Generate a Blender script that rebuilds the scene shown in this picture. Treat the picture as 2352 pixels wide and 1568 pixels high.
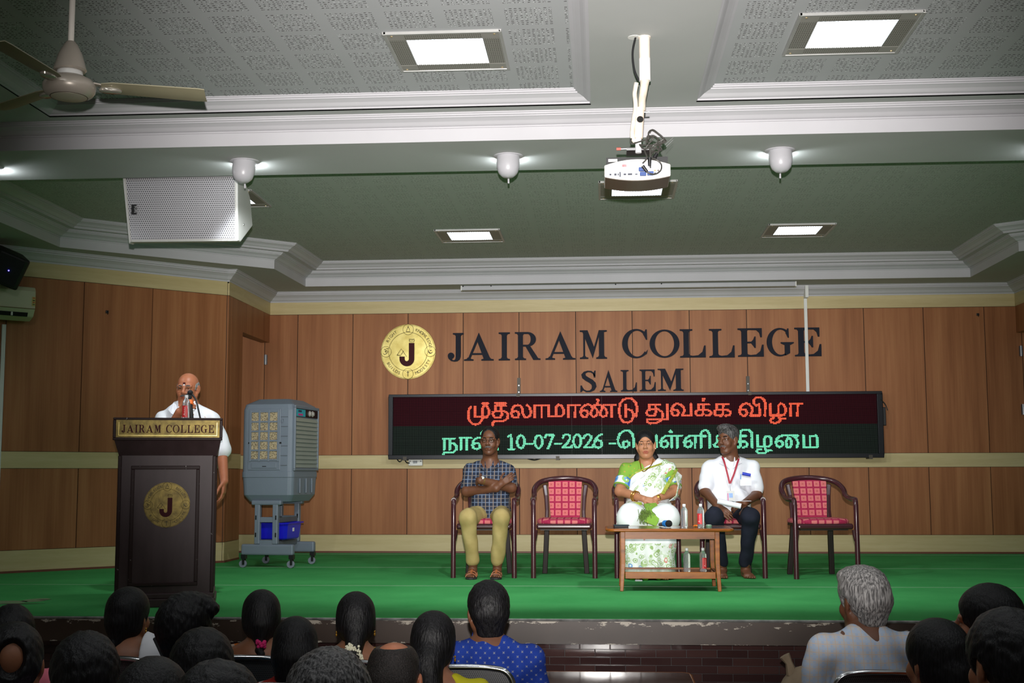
import bpy, bmesh, math, random
import numpy as np
from mathutils import Vector, Matrix, geometry
for o in list(bpy.data.objects): bpy.data.objects.remove(o)
SC = bpy.context.scene; COL = SC.collection
PI = math.pi
random.seed(7); RNG = np.random.default_rng(7)

# ------------------------------------------------------------------ camera
F_PX, PITCH, YAW, ROLL = 2884.5, .10513, .06956, -.002793
EYE = np.array([0, 0, .87])
def cam_axes():
    fwd = np.array([-math.sin(YAW)*math.cos(PITCH), math.cos(YAW)*math.cos(PITCH), math.sin(PITCH)])
    rt = np.array([math.cos(YAW), math.sin(YAW), 0.]); up = np.cross(rt, fwd)
    return np.array([rt*math.cos(ROLL)+up*math.sin(ROLL), -rt*math.sin(ROLL)+up*math.cos(ROLL), fwd])
AX = cam_axes()
cd = bpy.data.cameras.new('camera'); cam = bpy.data.objects.new('camera', cd); COL.objects.link(cam)
cd.sensor_width = 36; cd.lens = F_PX/2352*36; cd.clip_end = 100; cd.clip_start = .05
m = Matrix.Identity(4)
for i in range(3):
    m[i][0], m[i][1], m[i][2], m[i][3] = AX[0][i], AX[1][i], -AX[2][i], EYE[i]
cam.matrix_world = m
SC.camera = cam
def at(x, y, axis, val):
    """a photograph point carried onto a plane of the hall"""
    d = np.array([(x-1176)/F_PX, -(y-784)/F_PX, 1.]) @ AX
    i = 'xyz'.index(axis); t = (val-EYE[i])/d[i]
    return Vector(EYE+t*d)

# ------------------------------------------------------------------ exposure, world, lights
vs = SC.view_settings; SC.display_settings.display_device = 'sRGB'
vs.view_transform = 'Standard'; vs.look = 'None'; vs.exposure = 0; vs.gamma = 1; vs.use_curve_mapping = False
w = bpy.data.worlds.new('world'); SC.world = w; w.use_nodes = True
w.node_tree.nodes['Background'].inputs[0].default_value = (.75, .85, 1, 1)
w.node_tree.nodes['Background'].inputs[1].default_value = .3
def lamp(name, kind, loc, target, energy, color=(1, 1, 1), **kw):
    l = bpy.data.lights.new(name, kind); l.energy = energy; l.color = color
    for k, v in kw.items(): setattr(l, k, v)
    o = bpy.data.objects.new(name, l); COL.objects.link(o); o.location = loc
    o.rotation_euler = (Vector(target)-Vector(loc)).to_track_quat('-Z', 'Y').to_euler()
    return o
FL = EYE + .16*AX[1]
lamp('camera_flash', 'SPOT', FL, FL+AX[2]*10+AX[1]*.85+AX[0]*.45, 4300, (1, .965, .93), spot_size=math.radians(50), spot_blend=1, shadow_soft_size=.018)
for sx, e in ((-4.2, 35), (-2.35, 85), (-.58, 130), (1.175, 120), (3.1, 45)):   # beam downlights, aimed at the stage
    lamp('beam_downlight', 'SPOT', (sx, 8.16, 2.80), (sx*.75+.1, 10.8, .3), e, (.93, .98, 1), spot_size=math.radians(104), spot_blend=.5, shadow_soft_size=.04)
for sx in (-4.1, -2.335, -.58, 1.176, 2.95): lamp('hood_glow', 'POINT', (sx, 8.125, 2.905), (sx, 9, 2.9), 5.5, (.9, .97, 1), shadow_soft_size=.012)
for sy in (3.6, .6):                                      # the hall's own troffers behind the photographer
    for sx in (-2.4, -.8, 1.34, 2.9):
        lamp('hall_troffer', 'AREA', (sx, sy, 3.12), (sx, sy, 0), 9, (.94, .98, 1), shape='SQUARE', size=.45)

# ------------------------------------------------------------------ materials
def srgb(r, g, b):
    f = lambda c: (c/255/12.92 if c/255 <= .04045 else ((c/255+.055)/1.055)**2.4)
    return (f(r), f(g), f(b), 1)
class N:
    """thin wrapper round one material's node tree"""
    def __init__(s, name, rough=.5, metal=0, spec=.5):
        s.m = bpy.data.materials.new(name); s.m.use_nodes = True; s.t = s.m.node_tree
        s.b = s.t.nodes['Principled BSDF']; s.b.inputs['Roughness'].default_value = rough
        s.b.inputs['Metallic'].default_value = metal; s.b.inputs['Specular IOR Level'].default_value = spec
    def n(s, typ, **kw):
        nd = s.t.nodes.new('ShaderNode'+typ)
        for k, v in kw.items():
            if k[0] == 'i': 
                key = k[1:]; nd.inputs[int(key) if key.isdigit() else key.replace('_', ' ')].default_value = v
            else: setattr(nd, k, v)
        return nd
    def l(s, a, b): s.t.links.new(a, b); return s
    def math(s, op, a, b=0.0):
        nd = s.n('Math', operation=op)
        for i, v in ((0, a), (1, b)):
            if isinstance(v, (int, float)): nd.inputs[i].default_value = v
            else: s.l(v, nd.inputs[i])
        return nd.outputs[0]
    def coord(s, scale=(1, 1, 1), out='Object', rot=(0, 0, 0), rnd=False):
        tc = s.n('TexCoord'); mp = s.n('Mapping'); mp.inputs['Scale'].default_value = scale; mp.inputs['Rotation'].default_value = rot
        s.l(tc.outputs[out], mp.inputs[0])
        if rnd:
            oi = s.n('ObjectInfo'); mul = s.n('VectorMath', operation='MULTIPLY'); mul.inputs[1].default_value = (37, 19, 53)
            s.l(oi.outputs['Random'], mul.inputs[0]); s.l(mul.outputs[0], mp.inputs['Location'])
        return mp.outputs[0]
    def ramp(s, fac, stops, interp='LINEAR'):
        r = s.n('ValToRGB'); r.color_ramp.interpolation = interp; e = r.color_ramp.elements
        while len(e) < len(stops): e.new(.5)
        for el, (p, c) in zip(e, stops): el.position = p; el.color = c
        s.l(fac, r.inputs[0]); return r.outputs[0]
    def mix(s, fac, a, b):
        x = s.n('Mix', data_type='RGBA')
        for sock, v in ((x.inputs[0], fac), (x.inputs[6], a), (x.inputs[7], b)):
            if isinstance(v, (int, float, tuple)): sock.default_value = v
            else: s.l(v, sock)
        return x.outputs[2]
    def col(s, c):
        if isinstance(c, tuple): s.b.inputs['Base Color'].default_value = c
        else: s.l(c, s.b.inputs['Base Color'])
        return s
    def bump(s, h, strength=.3, dist=.01):
        b = s.n('Bump'); b.inputs['Strength'].default_value = strength; b.inputs['Distance'].default_value = dist
        s.l(h, b.inputs['Height']); s.l(b.outputs[0], s.b.inputs['Normal']); return s
    def noise(s, vec, scale=5, detail=3, rough=.5):
        n = s.n('TexNoise'); n.inputs['Scale'].default_value = scale; n.inputs['Detail'].default_value = detail; n.inputs['Roughness'].default_value = rough
        s.l(vec, n.inputs['Vector']); return n.outputs['Fac']
MATS = {}
def plain(name, c, rough=.5, metal=0, spec=.5, var=.06, scale=8, bump=0):
    """one colour with a faint mottling of wear"""
    if name in MATS: return MATS[name]
    k = N(name, rough, metal, spec)
    v = k.noise(k.coord(), scale, 4)
    lo = tuple(x*(1-var) for x in c[:3])+(1,); hi = tuple(min(1, x*(1+var)) for x in c[:3])+(1,)
    k.col(k.ramp(v, [(.3, lo), (.7, hi)]))
    if bump: k.bump(k.noise(k.coord(), scale*12, 2), bump, .004)
    MATS[name] = k.m; return k.m
def wood(name, dark, mid, light, scale=(16, 16, .7), rough=.42, rnd=True, spec=.4):
    k = N(name, rough, 0, spec); c = k.coord(scale, rnd=rnd)
    a = k.noise(c, 1.0, 5, .55); b = k.noise(k.coord((scale[0]*7, scale[1]*7, scale[2]*2.2), rnd=rnd), 1.3, 2)
    f = k.math('ADD', k.math('MULTIPLY', a, .75), k.math('MULTIPLY', b, .25))
    k.col(k.ramp(f, [(.30, dark), (.5, mid), (.72, light)])); k.bump(b, .06, .002)
    MATS[name] = k.m; return k.m
W_PANEL = wood('laminate walnut', srgb(130, 80, 48), srgb(152, 98, 62), srgb(170, 116, 76), (9, 9, .5), .5, spec=.25)
W_BAND = wood('pale ply band', srgb(181, 163, 116), srgb(191, 174, 128), srgb(200, 184, 140), (.8, .8, 16), .45)
W_TEAK = wood('varnished teak', srgb(100, 54, 20), srgb(142, 80, 28), srgb(164, 98, 36), (2.2, 22, 22), .35, spec=.25)
W_TEAKD = wood('dark varnished teak', srgb(58, 34, 26), srgb(74, 44, 32), srgb(92, 58, 42), (2.2, 22, 22), .15)
M_GROOVE = plain('groove', srgb(32, 24, 18), .8)
M_SKIRT = plain('red skirting strip', srgb(110, 62, 44), .5)
M_WHITE = plain('white plaster', srgb(182, 181, 185), .75, var=.03, scale=3)
M_SOFFIT = plain('grey ceiling paint', srgb(170, 172, 170), .85, var=.03, scale=2)
M_BLACK = plain('black plastic', srgb(22, 22, 24), .4)
M_DARK = plain('dark hole', srgb(10, 10, 10), .9)
M_CHROME = plain('chrome', srgb(200, 202, 205), .18, 1, var=.03)
M_STEEL = plain('brushed steel', srgb(150, 150, 152), .35, 1)
M_PVC = plain('white pvc', srgb(214, 214, 210), .45, var=.03)

# ------------------------------------------------------------------ mesh kit
class MB:
    def __init__(s): s.v = []; s.f = []; s.mi = []
    def add(s, vs, fs, mi=0, M=None):
        o = len(s.v)
        s.v += [tuple(M @ Vector(v)) if M else tuple(v) for v in vs]
        s.f += [tuple(i+o for i in f) for f in fs]; s.mi += [mi]*len(fs); return s
    def box(s, lo, hi, mi=0, M=None):
        x0, y0, z0 = lo; x1, y1, z1 = hi
        return s.add([(x0,y0,z0),(x1,y0,z0),(x1,y1,z0),(x0,y1,z0),(x0,y0,z1),(x1,y0,z1),(x1,y1,z1),(x0,y1,z1)],
            [(0,3,2,1),(4,5,6,7),(0,1,5,4),(1,2,6,5),(2,3,7,6),(3,0,4,7)], mi, M)
    def cbox(s, c, d, mi=0, M=None):
        return s.box([c[i]-d[i]/2 for i in range(3)], [c[i]+d[i]/2 for i in range(3)], mi, M)
    def prism(s, poly, a, b, axis='y', mi=0, M=None):
        """poly in the plane across axis, swept from a to b"""
        n = len(poly); mk = {'y': lambda p, t: (p[0], t, p[1]), 'z': lambda p, t: (p[0], p[1], t), 'x': lambda p, t: (t, p[0], p[1])}[axis]
        vs = [mk(p, a) for p in poly]+[mk(p, b) for p in poly]
        fs = [tuple(range(n))[::-1], tuple(range(n, 2*n))]+[(i, (i+1) % n, n+(i+1) % n, n+i) for i in range(n)]
        return s.add(vs, fs, mi, M)
    def frames(s, pts, closed=False):
        P = [Vector(p) for p in pts]; n = len(P); T = []
        for i in range(n):
            if closed: t = P[(i+1) % n]-P[i-1]
            else: t = P[min(i+1, n-1)]-P[max(i-1, 0)]
            T.append(t.normalized() if t.length > 1e-9 else Vector((0, 0, 1)))
        u = T[0].orthogonal().normalized(); U = []
        for i in range(n):
            u = (u-T[i]*u.dot(T[i])); u = u.normalized() if u.length > 1e-6 else T[i].orthogonal().normalized()
            U.append(u.copy())
        return P, T, U
    def tube(s, pts, r, n=8, mi=0, closed=False, caps=True, M=None):
        P, T, U = s.frames(pts, closed); k = len(P); vs = []
        if isinstance(r, (list, tuple)) and len(r) != k: r = [float(x) for x in np.interp(np.linspace(0, 1, k), np.linspace(0, 1, len(r)), r)]
        for i in range(k):
            ri = r[i] if isinstance(r, (list, tuple)) else r; w = T[i].cross(U[i])
            for j in range(n):
                a = 2*PI*j/n; vs.append(P[i]+(U[i]*math.cos(a)+w*math.sin(a))*ri)
        fs = []
        for i in range(k if closed else k-1):
            i2 = (i+1) % k
            for j in range(n): fs.append((i*n+j, i*n+(j+1) % n, i2*n+(j+1) % n, i2*n+j))
        if caps and not closed: fs += [tuple(range(n))[::-1], tuple(range((k-1)*n, k*n))]
        return s.add(vs, fs, mi, M)
    def ribbon(s, pts, w, t, side=(1, 0, 0), mi=0, M=None):
        """flat bar of width w (along side) and thickness t along pts"""
        P, T, _ = s.frames(pts); vs = []; k = len(P)
        if isinstance(w, (list, tuple)) and len(w) != k: w = [float(x) for x in np.interp(np.linspace(0, 1, k), np.linspace(0, 1, len(w)), w)]
        for i in range(k):
            sd = Vector(side); sd = (sd-T[i]*sd.dot(T[i])).normalized(); nn = T[i].cross(sd)
            wi = w[i] if isinstance(w, (list, tuple)) else w
            for a, b in ((-1, -1), (1, -1), (1, 1), (-1, 1)): vs.append(P[i]+sd*a*wi/2+nn*b*t/2)
        fs = [(0, 1, 2, 3)[::-1], tuple(range(4*k-4, 4*k))]
        for i in range(k-1):
            for j in range(4): fs.append((i*4+j, i*4+(j+1) % 4, i*4+4+(j+1) % 4, i*4+4+j))
        return s.add(vs, fs, mi, M)
    def lathe(s, prof, n=20, mi=0, M=None, caps=True):
        """prof [(r,z)] round local z"""
        vs = []; k = len(prof)
        for r, z in prof:
            for j in range(n): a = 2*PI*j/n; vs.append((r*math.cos(a), r*math.sin(a), z))
        fs = [(i*n+j, i*n+(j+1) % n, (i+1)*n+(j+1) % n, (i+1)*n+j) for i in range(k-1) for j in range(n)]
        if caps: fs += [tuple(range(n))[::-1], tuple(range((k-1)*n, k*n))]
        return s.add(vs, fs, mi, M)
    def ell(s, c, r, nu=12, nv=8, mi=0, M=None):
        c = Vector(c); r = (r, r, r) if isinstance(r, (int, float)) else r
        vs = [c+Vector((0, 0, -r[2]))]
        for i in range(1, nv):
            b = -PI/2+PI*i/nv
            for j in range(nu): a = 2*PI*j/nu; vs.append(c+Vector((r[0]*math.cos(b)*math.cos(a), r[1]*math.cos(b)*math.sin(a), r[2]*math.sin(b))))
        vs.append(c+Vector((0, 0, r[2]))); t = len(vs)-1
        fs = [(0, 1+(j+1) % nu, 1+j) for j in range(nu)]
        fs += [(1+i*nu+j, 1+i*nu+(j+1) % nu, 1+(i+1)*nu+(j+1) % nu, 1+(i+1)*nu+j) for i in range(nv-2) for j in range(nu)]
        fs += [(t, 1+(nv-2)*nu+j, 1+(nv-2)*nu+(j+1) % nu) for j in range(nu)]
        return s.add(vs, fs, mi, M)
    def mesh(s, name):
        me = bpy.data.meshes.new(name); me.from_pydata(s.v, [], s.f); me.polygons.foreach_set('material_index', s.mi); me.update(); return me
    def build(s, name, mats, parent=None, smooth=False, bevel=0, seg=2, fix=True):
        me = s.mesh(name)
        for mt in (mats if isinstance(mats, (list, tuple)) else [mats]): me.materials.append(mt)
        if fix or bevel:
            bm = bmesh.new(); bm.from_mesh(me)
            if bevel:
                bmesh.ops.remove_doubles(bm, verts=bm.verts, dist=1e-6)
                es = [e for e in bm.edges if len(e.link_faces) == 2 and e.calc_face_angle(0) > .6]
                bmesh.ops.bevel(bm, geom=es, offset=bevel, segments=seg, profile=.5, affect='EDGES', clamp_overlap=True)
            bmesh.ops.recalc_face_normals(bm, faces=bm.faces); bm.to_mesh(me); bm.free()
        if smooth: shade(me)
        return link(name, me, parent)
def shade(me, ang=.7):
    me.polygons.foreach_set('use_smooth', [True]*len(me.polygons))
    try: me.set_sharp_from_angle(angle=ang)
    except Exception: pass
def link(name, data, parent=None):
    o = bpy.data.objects.new(name, data); COL.objects.link(o)
    if parent is not None: o.parent = parent
    return o
def tag(o, label=None, cat=None, group=None, kind=None):
    for k, v in (('label', label), ('category', cat), ('group', group), ('kind', kind)):
        if v: o[k] = v
    return o
def thing(name, label, cat, loc=(0, 0, 0), rz=0, group=None):
    o = link(name, None); o.location = loc; o.rotation_euler = (0, 0, rz); o.empty_display_size = .1
    return tag(o, label, cat, group)
def dup(root, loc=None, rz=None, label=None):
    c = root.copy(); COL.objects.link(c)
    if loc is not None: c.location = loc
    if rz is not None: c.rotation_euler = (0, 0, rz)
    if label: c['label'] = label
    for ch in root.children:
        d = ch.copy(); COL.objects.link(d); d.parent = c
        for g in ch.children:
            e = g.copy(); COL.objects.link(e); e.parent = d
    return c
def arc(cx, cy, r, a0, a1, n, ry=None):
    ry = ry or r
    return [(cx+r*math.cos(math.radians(a0+(a1-a0)*i/n)), cy+ry*math.sin(math.radians(a0+(a1-a0)*i/n))) for i in range(n+1)]
def smooth_path(pts, sub=6, closed=False):
    P = [Vector(p) for p in pts]; n = len(P); out = []
    for i in range(n if closed else n-1):
        g = (lambda k: P[k % n]) if closed else (lambda k: P[max(0, min(n-1, k))])
        a, b, c, d = g(i-1), g(i), g(i+1), g(i+2)
        for t in range(sub):
            u = t/sub
            out.append(.5*((2*b)+(c-a)*u+(2*a-5*b+4*c-d)*u*u+(3*b-a-3*c+d)*u**3))
    if not closed: out.append(P[-1])
    return out
# ================================================================== THE SETTING
Z0, Z1, Z2, FLOOR = 2.94, 3.10, 3.18, -.78
YB = 14.05                                                # back wall
ST = dict
# --- floor of the hall
k = N('hall floor tiles', .25); br = k.n('TexBrick', offset=0); k.l(k.coord(), br.inputs['Vector'])
br.inputs['Color1'].default_value = srgb(120, 112, 104); br.inputs['Color2'].default_value = srgb(128, 118, 108); br.inputs['Mortar'].default_value = srgb(80, 74, 70)
br.inputs['Scale'].default_value = 1; br.inputs['Brick Width'].default_value = .6; br.inputs['Row Height'].default_value = .6; br.inputs['Mortar Size'].default_value = .004
k.col(br.outputs['Color'])
tag(MB().box((-6.5, -2.5, FLOOR-.05), (7.2, 8.1, FLOOR)).build('floor', k.m), kind='structure')

# --- stage with fascia beam, carpet and tiled front
M_CARPET_N = N('green carpet', .95, 0, .1)
k = M_CARPET_N; a = k.noise(k.coord((1, 1, 1)), 2.2, 4); b = k.noise(k.coord((30, 260, 30)), 1, 2)
f = k.math('ADD', k.math('MULTIPLY', a, .6), k.math('MULTIPLY', b, .4))
k.col(k.ramp(f, [(.3, srgb(54, 140, 74)), (.7, srgb(74, 162, 92))])); k.bump(k.noise(k.coord((200, 200, 200)), 1, 2), .3, .003)
k = N('worn brown fascia', .4); c = k.coord(); sep = k.n('SeparateXYZ'); k.l(c, sep.inputs[0])
nz = k.noise(k.coord((5, 5, 16)), 1.6, 6, .7)
edge = k.math('ADD', k.math('MULTIPLY', k.math('SUBTRACT', sep.outputs[2], -.036), 9.0), k.math('MULTIPLY', k.math('SUBTRACT', nz, .5), 3.2))
low = k.math('ADD', k.math('MULTIPLY', k.math('SUBTRACT', -.143, sep.outputs[2]), 30.0), k.math('MULTIPLY', k.math('SUBTRACT', nz, .53), 3.0))
chip = k.ramp(k.math('MAXIMUM', edge, low), [(.24, (0, 0, 0, 1)), (.27, (1, 1, 1, 1))])
mott = k.ramp(k.noise(c, 3, 4), [(.3, srgb(50, 36, 28)), (.7, srgb(66, 50, 40))])
k.col(k.mix(chip, mott, srgb(176, 166, 152))); M_FASCIA = k.m
stage = MB().box((-6.4, 7.90, FLOOR), (7.1, 14.6, -.012)).box((-6.4, 7.72, -.15), (7.1, 7.90, -.012)).build('stage_platform', M_FASCIA)
tag(stage, kind='structure')
M_TAPE = plain('pale seam tape', srgb(150, 176, 150), .6)
ys = [7.735, 9.935, 11.87, 13.82, 14.04]
for i in range(4):
    MB().box((-6.3, ys[i]+.006, -.012), (7.0, ys[i+1]-.006, .0)).build('carpet_strip', k.m if 0 else M_CARPET_N.m, stage)
    if i: MB().box((-6.3, ys[i]-.0065, -.012), (7.0, ys[i]+.0065, .001)).build('seam_tape', M_TAPE, stage)
MB().tube([(-6.3, 7.722, -.008), (7.0, 7.722, -.008)], .009, 6).build('edge_nosing', plain('scuffed aluminium', srgb(150, 150, 148), .35, .7, var=.5, scale=14), stage)
# torn patches taped on the carpet at its left end
M_CLEAR = plain('worn tape', srgb(104, 150, 112), .3)
for (px, py, wx, wy) in ((8, 1383, .2, .14), (82, 1378, .1, .16)):
    p = at(px, py, 'z', 0)
    MB().prism([(p.x+wx*math.cos(t*.7)*(.8+.2*((t*7) % 3)/3), p.y+wy*math.sin(t*.7)*(.8+.2*((t*5) % 3)/3)) for t in range(9)], .0003, .0012, 'z').build('tape_patch', M_CLEAR, stage)
M_TEAR = plain('torn backing', srgb(70, 62, 50), .9)
for (px, py, L) in ((45, 1386.5, .34), (100, 1377.5, .1)):
    p = at(px, py, 'z', 0); MB().prism([(p.x-L/2, p.y), (p.x, p.y-.025), (p.x+L/2, p.y+.02), (p.x, p.y+.015)], .0013, .002, 'z').build('carpet_tear', M_TEAR, stage)
MB().box((-6.4, 7.8925, FLOOR), (7.1, 7.90, -.15)).build('tile_backing', plain('tile backing', srgb(46, 36, 36), .5), stage)
MB().box((-6.4, 7.886, FLOOR), (7.1, 7.893, -.50)).build('lower_front', plain('lower front brown', srgb(52, 36, 36), .3), stage)
# glossy brown tiles on the recessed front
k = N('glazed brown tile', .12); oi = k.n('ObjectInfo')
k.col(k.ramp(oi.outputs['Random'], [(0, srgb(58, 38, 38)), (.5, srgb(70, 47, 46)), (1, srgb(80, 55, 52))])); k.bump(k.noise(k.coord(), 9, 2), .12, .004); M_TILE = k.m
tm = None
for r in range(7):
    for c_ in range(42):
        x = -3.95+c_*.186+(r % 2)*.093; z = -.178-r*.0475
        if tm is None:
            t = MB().cbox((0, 0, 0), (.182, .012, .0445)).build('tile', M_TILE, stage, bevel=.002, seg=1); tm = t.data
        else: t = link('tile', tm, stage)
        t.location = (x, 7.896+random.uniform(-.0008, .0008), z)

# --- walls: panels are pieces, laid left to right with the room on the local -y side
ZB = [.02, .2, .935, 1.085, 2.69]
def wall(name, p0, p1, joints, zl=0.0, zt=2.9, lower=True, back=.16):
    p0, p1 = Vector(p0), Vector(p1); L = (p1-p0).length; a = math.atan2((p1-p0).y, (p1-p0).x)
    o = MB().box((0, .014, zl), (L, back, zt)).build(name, M_GROOVE); o.location = (p0.x, p0.y, 0); o.rotation_euler = (0, 0, a)
    tag(o, kind='structure')
    js = [0]+[j for j in joints if .03 < j < L-.03]+[L]
    g = .004
    for i in range(len(js)-1):
        x0, x1 = js[i]+(g if i else 0), js[i+1]-(g if i < len(js)-2 else 0)
        rows = [(max(ZB[3], zl), ZB[4])]+([(ZB[1], ZB[2])] if lower else [])
        for z0, z1 in rows:
            MB().box((x0, 0, z0+g), (x1, .014, z1-g)).build('wall_panel', W_PANEL, o)
    MB().box((0, -.004, ZB[4]), (L, .014, 2.86)).build('head_band', W_BAND, o)
    if lower:
        MB().box((0, -.004, ZB[2]), (L, .014, ZB[3])).build('mid_band', W_BAND, o)
        MB().box((0, -.004, ZB[0]), (L, .014, ZB[1])).build('base_band', W_BAND, o)
        MB().box((0, -.010, 0), (L, .014, ZB[0])).build('skirting_strip', M_SKIRT, o)
    return o
XL, XR = at(620, 726, 'y', YB).x, at(2331.5, 701.6, 'y', YB).x
YN = 12.45                                                # where the side notch meets the canted walls
px_j = [684.6, 811, 937.4, 1064, 1192, 1322, 1451.5, 1582.5, 1714, 1848, 1982.5, 2119.4, 2259]
bx0, bx1 = XL-.75, XR+.75
js = [at(p, 720-(p-620)*.0145, 'y', YB).x-bx0 for p in px_j]
wb = wall('wall_back', (bx0, YB), (bx1, YB), [at(608, 800, 'y', YB).x-bx0]+js+[at(2348, 800, 'y', YB).x-bx0])
for o, dz in ((at(611, 826, 'y', YB), 0), (at(2344, 806, 'y', YB), 0), (at(2349, 940, 'y', YB), 0)):
    MB().box((-.018, -.022, -.055), (.018, -.001, .055)).tube([(0, -.02, -.058), (0, -.02, .058)], .008, 8).build('hinge', M_STEEL, wb).location = (o.x-bx0, 0, o.z)
ye = at(557, 800, 'x', XL).y
wn = wall('wall_notch_left', (XL, YN), (XL, ye), [at(530, 800, 'x', XL).y-YN], back=.10)
ln = MB().box((0, .0, at(617, 786, 'x', XL).z), (YB-ye, .10, 2.9)).build('lintel', W_PANEL, wn); ln.location = (ye-YN, 0, 0)
MB().box((ye-YN, -.004, ZB[4]), (YB-YN, -.0005, 2.86)).build('head_band', W_BAND, wn)
lz = at(2340, 762, 'x', XR).z
wr = MB().box((0, -.10, lz), (YB-YN, 0, 2.9)).build('wall_notch_right', W_PANEL); wr.location = (XR, YB, 0); wr.rotation_euler = (0, 0, -PI/2); tag(wr, kind='structure')
wr.data.transform(Matrix.Translation((0, .10, 0)))
MB().box((0, -.004, ZB[4]), (YB-YN, 0, 2.86)).build('head_band', W_BAND, wr)
# canted walls
CANT = Vector((-1.0, -.93, 0)).normalized()
PL = Vector((XL-.02, YN, 0)); P2 = PL+CANT*3.2
Lc = 3.2
def along(px, py):   # distance along the canted left wall of a photograph point
    d = np.array([(px-1176)/F_PX, -(py-784)/F_PX, 1.]) @ AX; n = Vector((-CANT.y, CANT.x, 0))
    t = (PL-Vector(EYE)).dot(n)/Vector(d).dot(n); q = Vector(EYE)+Vector(d)*t
    return (q-PL).dot(CANT), q
cj = [Lc-along(px, py)[0] for px, py in ((0, 1100), (181, 1048), (345, 900))]
wc = wall('wall_canted_left', (P2.x, P2.y), (PL.x, PL.y), sorted(cj))
PR = Vector((XR+.02, YN, 0)); CR = Vector((1.0, -.93, 0)).normalized(); P3 = PR+CR*3.0
wall('wall_canted_right', (PR.x, PR.y), (P3.x, P3.y), [.62, 1.24, 1.86, 2.48])

# --- ceilings
def slab(name, outer, holes, z, mat, t=.02):
    loops = [[Vector((x, y, 0)) for x, y in outer]]+[[Vector((x, y, 0)) for x, y in h] for h in holes]
    flat = [p for l in loops for p in l]; tri = geometry.tessellate_polygon(loops)
    mb = MB(); n = len(flat)
    mb.add([(p.x, p.y, z) for p in flat]+[(p.x, p.y, z+t) for p in flat], [tuple(f) for f in tri]+[tuple(i+n for i in f)[::-1] for f in tri])
    o = mb.build(name, mat, fix=False)
    bm = bmesh.new(); bm.from_mesh(o.data)
    for f in bm.faces:
        up = f.calc_center_median().z > z+t/2
        if (f.normal.z > 0) != up: f.normal_flip()
    bm.to_mesh(o.data); bm.free()
    return tag(o, kind='structure')
def perforated(name, base, dark, org):
    k = N(name, .85); tc = k.n('TexCoord'); sp = k.n('SeparateXYZ'); k.l(tc.outputs['Object'], sp.inputs[0])
    pitch, n = .302, 12.0
    masks = []
    for ax, o_ in ((0, org[0]), (1, org[1])):
        u = k.math('FRACT', k.math('DIVIDE', k.math('SUBTRACT', sp.outputs[ax], o_-30.2), pitch))     # 0..1 over one patch
        patch = k.math('LESS_THAN', u, .82)
        h = k.math('FRACT', k.math('MULTIPLY', u, 1/.82*10.0))
        hole = k.math('LESS_THAN', k.math('ABSOLUTE', k.math('SUBTRACT', h, .5)), .29 if ax == 0 else .17)
        masks.append(k.math('MULTIPLY', patch, hole))
    mk = k.math('MULTIPLY', masks[0], masks[1])
    g = k.ramp(k.noise(k.coord(), 1.5, 3), [(.3, tuple(x*.96 for x in base[:3])+(1,)), (.7, base)])
    rim = k.noise(k.coord((90, 90, 1)), 1, 0)
    d = k.mix(k.ramp(rim, [(.52, (0, 0, 0, 1)), (.60, (1, 1, 1, 1))]), dark, tuple(min(1, c*1.45) for c in base[:3])+(1,))
    k.col(k.mix(mk, g, d)); return k.m
M_PERF = perforated('perforated board', srgb(172, 174, 176), srgb(74, 70, 70), (-.463, 6.335))
M_PERFS = perforated('perforated stage board', srgb(166, 172, 166), srgb(120, 124, 118), (-.575, 9.51))
SX0, SX1 = -3.235, 3.95                                   # stage tray
tray = [(-4.90, 8.42), (-4.90, 10.99), (-3.27, 12.36), (-3.235, 13.57), (3.95, 13.53), (3.95, 11.97), (5.55, 10.75), (5.55, 8.42)]
PRO = [(0, 0), (0, .012), (.006, .014), (.006, .028), (.016, .032), (.024, .040), (.04, .062), (.062, .080), (.074, .088), (.074, .098), (.084, .101), (.084, .116), (.092, .118), (.092, .13)]
def crown(h, p): return [(a/.092*p, b/.13*h) for a, b in PRO]
def sweep(name, prof, path, closed, z, mat=M_WHITE, sgn=1):
    """profile (out, up) carried along path; out is to the left of travel times sgn; path corners mitred"""
    P = [Vector((x, y)) for x, y in path]; n = len(P); offs = []
    for i in range(n):
        d0 = (P[i]-P[i-1]).normalized() if (closed or i > 0) else None
        d1 = (P[(i+1) % n]-P[i]).normalized() if (closed or i < n-1) else None
        d0 = d0 or d1; d1 = d1 or d0
        n0, n1 = Vector((-d0.y, d0.x)), Vector((-d1.y, d1.x)); b = (n0+n1)/2; b = b/max(b.length_squared, .2)
        offs.append(b*sgn)
    vs = []; mb = MB(); kk = len(prof)
    for i in range(n):
        for u, v in prof: q = P[i]+offs[i]*u; vs.append((q.x, q.y, z+v))
    fs = []
    for i in range(n if closed else n-1):
        j = (i+1) % n
        for t in range(kk-1): fs.append((i*kk+t, j*kk+t, j*kk+t+1, i*kk+t+1))
    mb.add(vs, fs); o = mb.build(name, mat, fix=False)
    return tag(o, kind='structure')
def inset(path, d, sgn=1):
    P = [Vector((x, y)) for x, y in path]; n = len(P); out = []
    for i in range(n):
        d0 = (P[i]-P[i-1]).normalized(); d1 = (P[(i+1) % n]-P[i]).normalized()
        n0, n1 = Vector((-d0.y, d0.x)), Vector((-d1.y, d1.x)); b = (n0+n1)/2; b = b/max(b.length_squared, .2)
        q = P[i]+b*d*sgn; out.append((q.x, q.y))
    return out
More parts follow.
